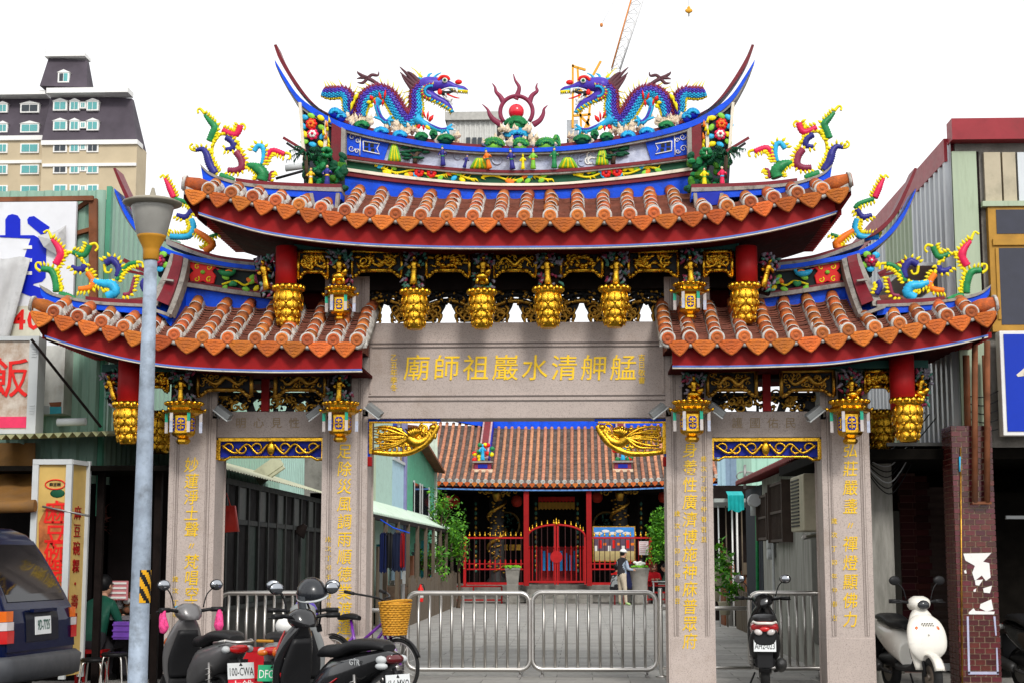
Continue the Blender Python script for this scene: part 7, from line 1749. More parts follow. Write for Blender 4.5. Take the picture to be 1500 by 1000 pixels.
a = W(1268, 800, 2.9); b = W(1319, 800, 2.9); g = G(); g.box(a.x - .3, b.x, 2.9, 4, 0, 2.1); g.build('plaster_wall', M('shade_plaster', (.07, .066, .055), .9, var=.2, dirt=.6), t)
P_ = [W(1270, 792, 2.85), W(1292, 800, 2.85), W(1302, 830, 2.85), W(1303, 960, 2.85)]; g = G(); g.tube(cat(P_, 5), .025, 6); g.build('bent_pipe', dsteel, t)
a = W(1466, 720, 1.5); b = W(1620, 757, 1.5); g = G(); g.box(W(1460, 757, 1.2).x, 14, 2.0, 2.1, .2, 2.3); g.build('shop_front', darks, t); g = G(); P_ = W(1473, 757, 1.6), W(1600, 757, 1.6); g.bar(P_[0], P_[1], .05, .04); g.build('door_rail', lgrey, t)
t = thing('air_conditioner', 'beige outdoor air conditioner on the dark wall behind the rightmost pillar', 'air conditioner', W(1280, 785, 2.4)); a = W(1262, 718, 2.3); b = W(1290, 785, 2.3); g = G(); g.box(a.x, b.x, 2.3, 2.8, b.z, a.z); c_ = g.build('casing', MATS['beige_plastic'], t, bev=.015)
g = G(); 
for k in range(3): z = lerp(b.z, a.z, (k + .5) / 3); g.box(a.x + .05, b.x - .03, 2.29, 2.299, z - .09, z + .09)
g.build('vent_panel', M('ac_panel', (.40, .36, .26), .6), c_)
g = G(); r1 = random.Random(44)
for k in range(9):
 A = W(1268, 660 + k * 3.5, .9); B = W(1345 + r1.uniform(0, 30), 600 + k * 6, .9); mid_ = A.lerp(B, .45) - Vector((0, 0, .18 + .03 * k)); g.tube(cat([A, mid_, B], 10), .007, 4, mi=k % 3 == 0)
one(g, 'cables', [black, lgrey], 'bundle of sagging cables right of the gateway', 'cables')
g = G()
for k in range(5): A = W(1420, 580 + k * 11, .1); B = W(1462, 572 + k * 14, .1); g.tube(cat([A, A.lerp(B, .5) - Vector((0, 0, .04)), B], 5), .007, 4)
one(g, 'wires', black, 'thin wires on the pale corner panel above the tiled column', 'wires')
g = G(); P_ = W(1415, 520, .12), W(1418, 640, .12); g.tube(P_, .04, 8); P_ = W(1442, 520, .12), W(1446, 640, .12); g.tube(P_, .03, 8); one(g, 'drain_pipes', rust, 'rusty drain pipes below the corner tile of the right side roof', 'pipes')
g = G(); A = W(1272, 660, 2.0); B = W(1400, 620, 2.0); g.box(A.x, B.x, .8, 3.2, A.z - .02, A.z + .02); one(g, 'tin_canopy', M('canopy_grey', (.20, .20, .19), .7, dirt=.4), 'grey tin canopy behind the right end of the gateway', 'canopy')
# ================================================================ BACKGROUND ABOVE
YB = 200.0
brk = M('cream_brick', (.52, .43, .29), .8, var=.08, vs=.3); slate = M('slate_roof', (.075, .062, .078), .7, var=.2, vs=.3, dirt=.15)
t = thing('apartment_tower', 'tall cream brick apartment building with dark mansard roof at the upper left', 'building', W(100, 500, YB))
def bxp(x0, x1, y0, y1, d0, d1, mat, nm, par=None):
 a = W(x0, y0, YB + d0); b = W(x1, y1, YB + d0); b.x = W(x1, min(y1, 300), YB + d0).x; g = G(); g.box(a.x, b.x, YB + d0, YB + d1, b.z, a.z); return g.build(nm, mat, par or t)
bxp(62, 198, 212, 900, 0, 5, brk, 'wall'); bxp(-80, 64, 207, 900, 4, 9, brk, 'wall')
def mans(l, d0, d1, dz, nm='mansard_roof'):
 P_ = [W(x, y, YB + d0) for x, y in l]; b_ = [P_[0], P_[3]]; g = G()
 bl, tl, tr_, br_ = P_; v = [bl, br_, Vector((tr_.x, YB + d0 + dz, tr_.z)), Vector((tl.x, YB + d0 + dz, tl.z)), Vector((bl.x, YB + d1, bl.z)), Vector((br_.x, YB + d1, br_.z)), Vector((tr_.x, YB + d1 - dz, tr_.z)), Vector((tl.x, YB + d1 - dz, tl.z))]
 g.add(v, [(0, 1, 2, 3), (1, 5, 6, 2), (5, 4, 7, 6), (4, 0, 3, 7), (3, 2, 6, 7), (0, 4, 5, 1)]); return g.build(nm, slate, t)
m1 = mans([(61, 206), (68, 132), (187, 138), (200, 212)], 0, 5.5, 2.2); m2_ = mans([(-80, 200), (-80, 133), (66, 137), (62, 207)], 4, 9.5, 2.2); m3 = mans([(58, 126), (66, 80), (123, 84), (127, 128)], 3, 7, 1.6)
for l, d in (((68, 129, 187, 135), -.3), ((-80, 134, 66, 138), 3.7), ((60, 206, 201, 211), -.4), ((-80, 200, 62, 205), 3.6), ((65, 78, 124, 82), 3.6), ((62, 240, 199, 243), -.3), ((-80, 236, 62, 239), 3.7)): bxp(l[0], l[2], l[1], l[3], d, d + 3, white, 'cornice')
tealg = M('teal_window', (.10, .36, .36), .15); dkg = M('dark_window', (.03, .04, .05), .15)
def win(x0, x1, y0, y1, d, dark=False, gable=False):
 a = W(x0, y0, YB + d); b = W(x1, y1, YB + d); g = G(); g.box(a.x - .15, b.x + .15, YB + d - .5, YB + d + 2.6, b.z - .15, a.z + .12); 
 if gable: g.prism([(a.x - .3, a.z + .12), (b.x + .3, a.z + .12), ((a.x + b.x) / 2, a.z + .55)], YB + d - .6, YB + d + 2.6)
 w_ = g.build('window', white, t); g = G(); m_ = (a.x + b.x) / 2; g.box(a.x + .08, m_ - .05, YB + d - .56, YB + d - .501, b.z + .05, a.z - .05, mi=1 if dark else 0); g.box(m_ + .05, b.x - .08, YB + d - .56, YB + d - .501, b.z + .05, a.z - .05, mi=1 if (dark and rnd.random() < .6) else 0); g.build('pane', [tealg, dkg], w_)
for y, gb in ((156, True), (185, True), (217, False), (248, False), (278, False)):
 for (x0, x1, dk) in ((81, 98, y in (217, 248)), (105, 116, False), (130, 144, y == 217)): win(x0, x1, y - 5, y + 6, (1.5 if y < 170 else .7) if gb else .3, dk, gb)
 if not gb or True: win(120, 126, y - 4, y + 3, (1.6 if y < 170 else .8) if gb else .35)
 for (x0, x1) in ((-30, -6), (0, 11), (33, 57)): win(x0, x1, y - 4 + (3 if gb else 0), y + 7 + (2 if gb else 0), (5.5 if y < 170 else 4.7) if gb else 4.2, y in (156,) and x0 == 33, gb)
win(88, 101, 109, 121, 3.6, True, True)
g = G()
for px, y0, y1 in ((67, 57, 80), (91, 66, 80), (121, 60, 82), (184, 122, 138)): P_ = W(px, y0, YB + 4), W(px, y1, YB + 4); g.tube(P_, .06, 4)
g.build('antenna', white, t)
t = thing('rooftop_plant_house', 'grey corrugated rooftop structure seen behind the ridge between dragon and pearl', 'building', W(690, 215, 60)); a = W(655, 167, 60); b = W(728, 230, 60); g = G(); g.corr((W(655, 200, 60).x, 60), (W(728, 200, 60).x, 60), b.z, W(690, 174, 60).z, .25, .05); h_ = g.build('wall_sheet', M('pale_far_sheet', (.55, .55, .52), .6, var=.1), t)
g = G(); a = W(652, 165, 59.8); b = W(730, 176, 59.8); g.box(a.x, b.x, 59.7, 66, b.z, a.z); g.build('parapet', M('pale_far_wall', (.42, .41, .38), .7), t)
g = G()
for px in (683, 692, 700): a = W(px, 202, 59.9); b = W(px + 6, 212, 59.9); g.box(a.x, b.x, 59.85, 59.94, b.z, a.z)
g.build('window', dkg, h_)
t = thing('tower_crane', 'yellow and white lattice crane behind the right dragon', 'crane', W(855, 215, 90))
g = G(); A = [W(896, 100, 90), W(908, 101, 90)]; B = [W(930, -20, 90), W(948, -20, 90)]; n = 9
for k in range(n):
 for a, b in ((A[0].lerp(B[0], k / n), A[1].lerp(B[1], (k + 1) / n)), (A[1].lerp(B[1], k / n), A[0].lerp(B[0], (k + 1) / n)), (A[0].lerp(B[0], k / n), A[1].lerp(B[1], k / n))): g.tube([a, b], .03, 4, mi=1)
for i in (0, 1):
 g.tube([A[i], B[i]], .06, 5, mi=0 if i == 0 else 1); q = A[i] + Vector((0, .6, 0)); g.tube([q, B[i] + Vector((0, .6, 0))], .05, 5, mi=1)
g.build('boom', [M('crane_orange', (.60, .22, .05), .5), M('crane_white', (.72, .72, .72), .5)], t)
g = G(); cy = M('crane_yellow', (.75, .36, .03), .5)
for l in (((839, 95), (839, 188)), ((838, 97), (858, 103)), ((846, 100), (853, 215)), ((868, 120), (858, 215)), ((848, 130), (866, 150)), ((866, 140), (850, 165)), ((850, 170), (864, 185)), ((862, 175), (852, 200)), ((840, 170), (866, 168)), ((880, 90), (858, 130)), ((842, 210), (880, 206))): P_ = PX(l, 90); g.bar(P_[0], P_[1], .16, .16)
g.build('mast', cy, t); a = W(830, 176, 90); b = W(847, 204, 90); g = G(); g.box(a.x, b.x, 90, 92, b.z, a.z); g.build('cab', M('crane_cab', (.38, .40, .42), .5), t)
g = G(); c = W(1009, 16, 70); g.ell(c, (.17, .12, .17)); g.ell(c + Vector((-.1, 0, .0)), (.12, .1, .12)); g.ell(c + Vector((.1, 0, .0)), (.12, .1, .12)); g.ell(c + Vector((0, 0, .14)), (.1, .1, .14)); g.tube([c, c - Vector((0, 0, .35))], .035, 6, mi=1); g.tube([c, c + Vector((0, 0, 3))], .012, 4, mi=2); one(g, 'crane_hook', [cy, dark_shade, lgrey], 'yellow crane hook block hanging in the sky at the top right', 'hook')
g = G(); c = W(881, 37, 90); g.ell(c, (.12, .1, .16)); g.tube([c, W(905, -10, 90)], .014, 4, mi=1); one(g, 'hook_ball', [MATS['crane_orange'], lgrey], 'small orange hook ball on a thin wire near the top centre', 'hook')
# loose spar and white roof glimpsed by the left grotto
g = G(); P_ = PX([(418, 247), (445, 243)], 3); g.tube(P_, .05, 8); P_ = PX([(404, 262), (447, 250)], 3); g.tube(P_, .02, 6, mi=1); one(g, 'vent_pipe', [lgrey, black], 'grey pipe and cable glimpsed left of the left grotto', 'pipe')
# ================================================================ STREET LAMP
q = W(221, 380, -4.5); LX = q.x; LY = -4.5
t = thing('street_lamp', 'grey street lamp with disc shade and yellow collar at the left of the gateway', 'street lamp', (LX, LY, 0))
pole = M('galvanised_pole', (.30, .36, .44), .6, .1, var=.25, vs=7, bump=.4, dirt=.45, ds=6, dcol=(.10, .11, .12))
zc = W(221, 372, LY).z
g = G(); g.lathe([(.12, 0), (.12, .04), (.085, .06), (.082, 1.2), (.066, 3.0), (.055, zc)], (LX, LY, 0), 20); g.build('pole', pole, t)
g = G(); g.lathe([(.062, zc - .06), (.07, zc - .05), (.07, zc + .02), (.075, zc + .05), (.12, zc + .14), (.13, zc + .16), (.12, zc + .17)], (LX, LY, 0), 20); g.build('collar', M('ochre_paint', (.50, .23, .02), .5, dirt=.3), t)
z1 = W(221, 345, LY).z; z2 = W(221, 303, LY).z
g = G(); g.lathe([(.115, z1 - .02), (.13, z1), (.185, z2 - .02), (.19, z2)], (LX, LY, 0), 24); g.build('diffuser', M('frosted_glass', (.36, .35, .32), .25, var=.15, vs=3, dirt=.2), t)
g = G(); g.lathe([(.19, z2), (.255, z2 + .02), (.262, z2 + .035), (.2, z2 + .06), (.03, z2 + .10), (.022, z2 + .13), (.012, z2 + .17)], (LX, LY, 0), 32); g.build('disc_shade', M('shade_tan', (.30, .27, .21), .5, dirt=.3), t)
g = G(); za = W(214, 882, LY).z; zb2 = W(214, 834, LY).z
n = 16; rs = []
for k in range(n + 1):
 a = R(-80 + 120 * k / n); rs.append((math.cos(a) * .087, math.sin(a) * .087))
g = G()
for j in range(14):
 for k in range(n):
  z0 = lerp(za, zb2, j / 14); z1_ = lerp(za, zb2, (j + 1) / 14); a, b = rs[k], rs[k + 1]
  st_ = int((j * 1.0 + k * .8) / 3.4) % 2
  g.add([(LX + a[0], LY + a[1], z0), (LX + b[0], LY + b[1], z0), (LX + b[0], LY + b[1], z1_), (LX + a[0], LY + a[1], z1_)], [(0, 1, 2, 3)], True, st_)
g.build('warning_sticker', [M('sticker_yellow', (.72, .36, .01), .5), black], t)
# ================================================================ STEEL BARRIERS
def pipe_frame(g, x0, x1, z0, z1, y, r=.031, cr=.12, y1=None):
 pts = []
 for cx, cz, a0 in ((x1 - cr, z1 - cr, 0), (x0 + cr, z1 - cr, 90), (x0 + cr, z0 + cr, 180), (x1 - cr, z0 + cr, 270)):
  for k in range(7): a = R(a0 + 15 * k); pts.append((cx + cr * math.cos(a), y, cz + cr * math.sin(a)))
 pts.append(pts[0]); pts.append(pts[1]); g.tube(pts, r, 10, cap=False)
def barrier(px0, px1, py0, py1, Y, nb, label):
 a = W(px0, py0, Y); b = W(px1, py1, Y)
 t = thing('crowd_barrier', label, 'barrier', ((a.x + b.x) / 2, Y, 0), 'stainless steel barriers across the gateway')
 g = G(); pipe_frame(g, a.x, b.x, b.z, a.z, Y); g.build('frame', steel, t)
 bm = G(); bm.tube([(0, 0, 0), (0, 0, 1)], .018, 8); bm = bm.mesh('bar', [steel])
 for k in range(nb): x = lerp(a.x, b.x, (k + 1) / (nb + 1)); inst(bm, 'bar', t, (x, Y, b.z), sc=(1, 1, a.z - b.z))
 for x in (a.x + .12, b.x - .12):
  g = G(); g.tube([(x, Y - .0, b.z), (x, Y, .02)], .016, 8); g.bar((x, Y - .2, .02), (x, Y + .2, .02), .04, .03); g.build('foot', dsteel, t)
barrier(597, 776, 868, 980, 2.2, 10, 'steel crowd barrier closing the left half of the main opening')
barrier(780, 962, 867, 980, 2.2, 10, 'steel crowd barrier closing the right half of the main opening')
barrier(322, 480, 868, 985, 1.6, 11, 'steel railing between the two left granite pillars, behind the parked scooters')
barrier(1097, 1215, 868, 978, 1.8, 9, 'steel railing between the two right granite pillars, behind the red scooter')
t = thing('rail_post', 'steel post with a short side rail beside the third granite pillar', 'post', (W(966, 1, 2.2).x, 2.2, 0)); c = W(967, 862, 2.2)
g = G(); g.lathe([(.07, 0), (.07, .02), (.028, .03), (.028, c.z), (.02, c.z + .01)], (c.x, 2.2, 0), 12); g.build('post', steel, t)
g = G(); e = W(1100, 890, 2.2); s_ = W(967, 890, 2.2); g.tube([(c.x, 2.2, s_.z), (e.x, 2.2, s_.z)], .026, 10); g.tube([(c.x, 2.2, .12), (e.x, 2.2, .12)], .02, 10); g.build('rail', steel, t)
t = thing('rail_post', 'steel post with a short horizontal rail beside the purple bicycle', 'post', (W(590, 1, 2.4).x, 2.4, 0)); c = W(590, 855, 2.4); e = W(520, 893, 2.4)
g = G(); g.tube([(c.x, 2.4, 0), (c.x, 2.4, c.z)], .028, 10); g.build('post', dsteel, t); g = G(); g.tube([(c.x, 2.4, e.z), (e.x, 2.4, e.z)], .024, 10); g.tube([(c.x, 2.4, .2), (e.x, 2.4, .2)], .02, 10); g.build('rail', steel, t)
# ================================================================ SCOOTERS
def ringsec(x, zc, hw, hh, n=16, e=.75, y=0.0):
 out = []
 for k in range(n):
  a = 2 * math.pi * k / n; c, s_ = math.cos(a), math.sin(a)
  out.append(Vector((x, y + hw * math.copysign(abs(c) ** e, c), zc + hh * math.copysign(abs(s_) ** e, s_))))
 return out
def zsec(z, xc, hx, hy, n=16, e=.8):
 return [Vector((xc + hx * math.copysign(abs(math.cos(a)) ** e, math.cos(a)), hy * math.copysign(abs(math.sin(a)) ** e, math.sin(a)), z)) for a in [2 * math.pi * k / n for k in range(n)]]
def dens(secs, f, k=4):
 P = cat([(*s,) for s in secs], k) if False else None
 out = []
 for i in range(len(secs) - 1):
  a = secs[max(i - 1, 0)]; b = secs[i]; c = secs[i + 1]; d = secs[min(i + 2, len(secs) - 1)]
  for j in range(k):
   t = j / k; out.append([.5 * (2 * b[q] + (c[q] - a[q]) * t + (2 * a[q] - 5 * b[q] + 4 * c[q] - d[q]) * t * t + (3 * b[q] - a[q] - 3 * c[q] + d[q]) * t ** 3) for q in range(len(b))])
 out.append(list(secs[-1])); return [f(*s) for s in out]
def wheel(par, x, r, wd, rimm, nm='wheel'):
 g = G(); prof = [(r - .09, -wd * .45), (r - .05, -wd * .5), (r - .015, -wd * .4), (r, -wd * .15), (r, wd * .15), (r - .015, wd * .4), (r - .05, wd * .5), (r - .09, wd * .45)]
 rs = [[Vector((x + math.cos(a) * pr, py, r + math.sin(a) * pr)) for pr, py in prof] for a in [2 * math.pi * k / 32 for k in range(33)]]
 g.rings(rs, False); 
 for k in range(32): a = 2 * math.pi * k / 32; 
 w_ = G2(g, nm, rub, par)
 g = G(); rr = r - .085
 g.lathe([(rr, -wd * .4), (rr + .012, -wd * .42), (rr + .012, wd * .42), (rr, wd * .4)], (x, 0, r), 24, axis='y')
 for k in range(5):
  a = 2 * math.pi * k / 5; d = Vector((math.cos(a), 0, math.sin(a))); g.bar(Vector((x, 0, r)) + d * .03, Vector((x, 0, r)) + d * rr, .035, .03)
 g.lathe([(.035, -wd * .7), (.04, -wd * .5), (.04, wd * .5), (.035, wd * .7)], (x, 0, r), 12, axis='y'); g2 = G2(g, 'rim', rimm, w_)
 return w_
def G2(g, nm, mats, par):
 """part whose vertices are already local to its thing"""
 if not isinstance(mats, (list, tuple)): mats = [mats]
 o = bpy.data.objects.new(nm, g.mesh(nm, mats)); COL.objects.link(o); o.parent = par; return o
def textl(body, size, loc, mat, par, rot, ext=.002, sx=1.0, name='lettering'):
 o = text(body, size, (0, 0, 0), mat, None, name, rot, ext, sx=sx); o.parent = par; o.location = loc; return o
def scooter(label, loc, rz, c1, c2, tail, plate, platecol, ptext, pcol, rimm=None, steer=0.0, front=False, ring=None, rail=None, lean=0.0):
 t = thing('motor_scooter', label, 'scooter', loc, 'scooters parked at the gateway', R(rz)); t.rotation_euler.x = lean; t.scale = (.94,) * 3
 rimm = rimm or dsteel
 wheel(t, 0, .235, .11, rimm); wheel(t, 1.22, .225, .095, rimm)
 g = G(); g.rings(dens([(-.36, .77, .05, .035), (-.26, .75, .11, .08), (-.05, .68, .155, .13), (.20, .60, .17, .17), (.42, .54, .15, .19), (.60, .44, .13, .14)], ringsec)); G2(g, 'rear_body', c1, t)
 g = G(); g.rings(dens([(-.27, .845, .07, .025), (-.15, .865, .13, .045), (.08, .855, .15, .055), (.28, .80, .15, .06), (.48, .79, .12, .055), (.60, .76, .07, .03)], ringsec)); G2(g, 'seat', M('seat_vinyl' + str(len(MATS)), (.014, .014, .015), .42, bump=.3, bs=120), t)
 g = G(); g.rings(dens([(.45, .30, .14, .06), (.7, .29, .16, .035), (.95, .32, .16, .05), (1.02, .42, .14, .07)], ringsec)); g.rings(dens([(-.1, .36, .12, .07), (.15, .36, .13, .09), (.45, .36, .12, .09)], ringsec)); G2(g, 'floorboard', c2, t)
 g = G(); g.rings(dens([(.30, 1.06, .03, .13), (.50, 1.06, .05, .19), (.72, 1.02, .06, .20), (.90, .96, .07, .14), (1.0, .92, .05, .07)], zsec)); G2(g, 'leg_shield', c1, t)
 g = G(); g.rings(dens([(.42, .99, .02, .15), (.6, .97, .03, .17), (.88, .9, .04, .10)], zsec)); G2(g, 'inner_shield', c2, t)
 g = G(); 
 for s_ in (-1, 1): g.tube([(1.02, s_ * .05, .62), (1.20, s_ * .07, .235)], .022, 8)
 g.tube([(.93, 0, .8), (1.02, 0, .62)], .03, 8); fk = G2(g, 'fork', blk, t)
 g = G(); rs = []
 for k in range(13):
  a = R(20 + 130 * k / 12); rs.append([Vector((1.22 + math.cos(a) * rr, yy, .225 + math.sin(a) * rr)) for rr, yy in ((.245, -.07), (.27, -.04), (.278, 0), (.27, .04), (.245, .07), (.255, .04), (.262, 0), (.255, -.04))])
 g.rings(rs); G2(g, 'front_fender', c1, t)
 g = G(); rs = []
 for k in range(11):
  a = R(70 + 110 * k / 10); rs.append([Vector((math.cos(a) * rr, yy, .235 + math.sin(a) * rr)) for rr, yy in ((.25, -.075), (.275, -.05), (.28, .0), (.275, .05), (.25, .075), (.265, .0))])
 g.rings(rs); g.box(-.34, -.30, -.09, .09, .30, .66); G2(g, 'rear_fender', blk, t)
 hb = bpy.data.objects.new('handlebar', None); COL.objects.link(hb); hb.parent = t; hb.location = (.9, 0, .98); hb.rotation_euler.z = steer
 g = G(); g.rings(dens([(.0, -.02, .10, .09), (.05, .0, .115, .13), (.12, .01, .09, .12), (.16, .0, .04, .06)], zsec)); G2(g, 'headset', c1, hb)
 g = G()
 for s_ in (-1, 1): g.tube([(0, s_ * .09, .08), (-.03, s_ * .22, .10), (-.07, s_ * .34, .10)], .017, 8); g.tube([(-.035, s_ * .23, .10), (-.07, s_ * .345, .10)], .024, 8); g.tube([(.01, s_ * .20, .09), (.03, s_ * .27, .085), (-.0, s_ * .35, .085)], .008, 6)
 G2(g, 'grips_and_levers', blk, hb)
 for s_ in (-1, 1):
  g = G(); g.tube(cat([(.0, s_ * .16, .12), (.0, s_ * .20, .25), (-.02, s_ * .27, .32)], 4), .007, 6); m_ = Matrix.Rotation(R(-8), 3, 'Y'); g.ell((-.02, s_ * .29, .34), (.022, .075, .055), mi=0, nu=12, nv=8); 
  o = G2(g, 'mirror', blk, hb); g = G(); g.ell((-.035, s_ * .29, .34), (.012, .068, .048), nu=12, nv=8); G2(g, 'mirror_glass', M('mirror' + str(len(MATS)), (.42, .44, .47), .08, 1.0, var=0), o)
 g = G(); g.ell((.115, 0, .06), (.05, .075, .055), nu=14, nv=8); G2(g, 'headlight', M('lamp_lens' + str(len(MATS)), (.03, .032, .035) if front else (.6, .6, .6), .08), hb)
 for s_ in (-1, 1): g = G(); g.ell((1.105, s_ * .13, .76), (.03, .035, .045), nu=10, nv=6, T=Matrix.Rotation(s_ * .4, 3, 'X')); G2(g, 'turn_signal', M('amber' + str(len(MATS)), (.55, .10, .005), .15), t)
 g = G(); g.ell((-.335, 0, .755), (.05, .10, .045), nu=14, nv=8); tl = G2(g, 'tail_light', tail, t)
 for s_ in (-1, 1): g = G(); g.ell((-.30, s_ * .115, .75), (.055, .04, .035), nu=10, nv=6); G2(g, 'turn_signal', lgrey, t)
 if ring: g = G(); g.tube(cat([(-.30, -.13, .83), (-.42, -.09, .82), (-.45, 0, .82), (-.42, .09, .82), (-.30, .13, .83)], 4), .016, 8); g.tube([(-.1, .15, .80), (-.32, .13, .83)], .014, 8); g.tube([(-.1, -.15, .80), (-.32, -.13, .83)], .014, 8); G2(g, 'grab_rail', ring, t)
 # plate
 pw, ph = .26, .145; pl_ = bpy.data.objects.new('number_plate', None)
 g = G(); g.box(-pw / 2, pw / 2, -.004, .004, -ph / 2, ph / 2); po = G2(g, 'number_plate', platecol, t); po.location = (-.385, 0, .56); po.rotation_euler = (R(-8), 0, R(-90))
 if not ptext: ptext = None
 if ptext: o = text(ptext, .105, (0, 0, 0), pcol, None, 'plate_characters', (R(90), 0, 0), .001); o.parent = po; o.location = (0, -.0055, -.012); o.scale = (min(1, .235 / max(.01, o.dimensions.x)), 1, 1)
 g = G(); g.tube([(-.33, 0, .68), (-.375, 0, .60)], .02, 6); g.box(-.378, -.372, -.06, .06, .5, .63); G2(g, 'plate_bracket', blk, t)
 g = G(); g.lathe([(.03, 0), (.06, .03), (.068, .1), (.068, .34), (.05, .40), (.02, .42)], (.12, -.19, .27), 14, T=Matrix.Rotation(R(-78), 3, 'Y')); g.tube(cat([(.3, -.12, .22), (.2, -.17, .24), (.12, -.19, .27)], 3), .02, 6); G2(g, 'exhaust', M('exhaust' + str(len(MATS)), (.05, .05, .05), .5, .5), t)
 g = G(); 
 P_ = [(-.02 + .03 * k / 30 + .028 * math.cos(k * .9), .15 + .028 * math.sin(k * .9), .30 + .28 * k / 40) for k in range(41)]; g.tube(P_, .006, 5); g.tube([(-.02, .15, .26), (.0, .15, .62)], .014, 6); G2(g, 'shock_absorber', dsteel, t)
 g = G(); g.tube([(.3, .12, .2), (.22, .2, .02)], .012, 6); g.bar((.18, .2, .015), (.3, .2, .015), .05, .015); G2(g, 'side_stand', blk, t)
 return t, hb
redsc = M('scooter_red', (.42, .008, .012), .2, var=.05, coat=.6); silsc = M('scooter_grey', (.16, .155, .155), .3, .35, var=.05, coat=.4)
blksc = M('scooter_black', (.008, .008, .009), .16, var=.1, coat=.7); whsc = M('scooter_white', (.74, .71, .64), .25, var=.03, coat=.5, dirt=.15)
tlr = M('tail_lens', (.55, .01, .01), .12, var=.05, coat=.5); pwh = M('plate_white', (.72, .74, .74), .45, var=.03); pgr = M('plate_green', (.02, .36, .16), .45, var=.03)
PXg = lambda px, Y: W(px, 900, Y).x
# red one seen from behind
t1, hb1 = scooter('black and red scooter seen from behind with white plate, between the two right pillars', (PXg(1119, .2), .2, 0), 84, blksc, blk, tlr, None, pwh, 'AH2-023', black, ring=whsc, steer=-.15)
g = G(); g.rings(dens([(-.40, .66, .12, .09), (-.30, .62, .17, .14), (-.1, .55, .19, .17), (.1, .48, .18, .16)], ringsec)); G2(g, 'tail_cover', blk, t1); g = G(); g.rings(dens([(-.405, .79, .03, .02), (-.37, .775, .14, .045), (-.25, .76, .17, .08), (-.1, .74, .17, .09)], ringsec)); G2(g, 'tail_fairing', redsc, t1)
for s_ in (-1, 1): g = G(); g.ell((-.425, s_ * .075, .715), (.025, .05, .035), nu=12, nv=8, T=Matrix.Rotation(s_ * .3, 3, 'X')); G2(g, 'clear_lens', M('clear_lens' + str(s_), (.55, .5, .48), .1, coat=.5), t1)
g = G(); g.ell((-.425, 0, .75), (.02, .06, .03), nu=12, nv=8); G2(g, 'brake_lens', tlr, t1)
# grey one behind the lamp post
t2, hb2 = scooter('grey scooter with black seat parked behind the street lamp, pink cloth on its handlebar', (PXg(330, -4.0), -4.0, 0), 126, silsc, blk, tlr, None, pwh, '100-CWA', black, ring=steel, steer=.1)
g = G(); r1 = random.Random(6)
for sx in (-1, 1):
 g = G(); cs = [(-.07, sx * .30, .10), (-.06, sx * .31, .04), (-.07, sx * .30, -.06), (-.06, sx * .31, -.12)]
 g.tube(cat(cs, 4), [.015, .035, .05, .025], 9); G2(g, 'cloth_cover', M('pink_cloth' + str(sx), (.80, .07, .25), .8, var=.5, vs=30), hb2)
g = G(); g.ell((.1, 0, .12), (.09, .1, .02), nu=12, nv=5); G2(g, 'instrument_glass', M('dial_blue', (.10, .45, .65), .1), hb2)
g = G(); g.box(-.13, .13, -.004, .004, -.15, .0); o = G2(g, 'red_sticker_plate', M('sticker_red', (.65, .02, .04), .5), t2); o.location = (-.40, 0, .485); o.rotation_euler = (R(-8), 0, R(-90))
o2 = text('古錐', .12, (0, 0, 0), white, None, 'sticker_characters', (R(90), 0, 0), .001); o2.parent = o; o2.location = (0, -.0055, -.075)
# green plate scooter seen from behind
t3, hb3 = scooter('older scooter with green plate and white bag seen from behind, left of the black scooter', (PXg(414, -4.2), -4.2, 0), 88, grey, blk, tlr, None, pgr, 'DFO-17', white, ring=None, steer=.2)
g = G(); g.ell((.30, 0, .95), (.17, .13, .10), nu=16, nv=10); G2(g, 'white_bag', white, t3); g = G(); g.rings(dens([(.95, .98, .03, .09), (1.05, 1.02, .05, .13), (1.18, 1.0, .03, .07)], zsec)); G2(g, 'purple_screen', M('purple_paint', (.07, .03, .35), .2, coat=.5), t3)
g = G(); g.ell((-.39, .09, .74), (.02, .05, .028), nu=10, nv=6); g.ell((-.39, -.09, .74), (.02, .05, .028), nu=10, nv=6); G2(g, 'amber_lens', M('amber_lens', (.6, .14, .01), .15), t3); g = G(); g.tube(cat([(.0, .17, .82), (-.3, .16, .84), (-.36, 0, .84)], 4), .014, 6); G2(g, 'amber_strap', MATS['ochre_paint'], t3)
# black scooter in front
t4, hb4 = scooter('glossy black scooter in front with a helmet on its mirror', (PXg(540, -5.35), -5.35, 0), 138, blksc, blk, M('smoked_tail', (.10, .008, .01), .1, coat=.5), None, pwh, '6L6-MXO', black, ring=None, steer=-.1)
g = G(); g.tube(cat([(1.02, .10, .95), (1.04, .17, .75), (1.0, .13, .5)], 5), [.006, .014, .008], 6); G2(g, 'red_stripe', redsc, t4); g = G(); g.tube(cat([(.2, .175, .58), (.45, .165, .45), (.6, .14, .42)], 4), [.004, .022, .006], 6); G2(g, 'red_stripe', redsc, t4); g = G(); g.tube([(.98, .10 + .03 * math.cos(a), .72 + .045 * math.sin(a)) for a in [x * .35 for x in range(19)]], .008, 6); G2(g, 'chrome_ring', steel, t4)
textl('GTR', .07, (-.02, .168, .72), lgrey, t4, (R(90), 0, R(180)), .002, name='model_lettering')
g = G(); g.ell((-.31, .12, .70), (.06, .05, .03), nu=12, nv=6); G2(g, 'clear_lens', lgrey, t4)
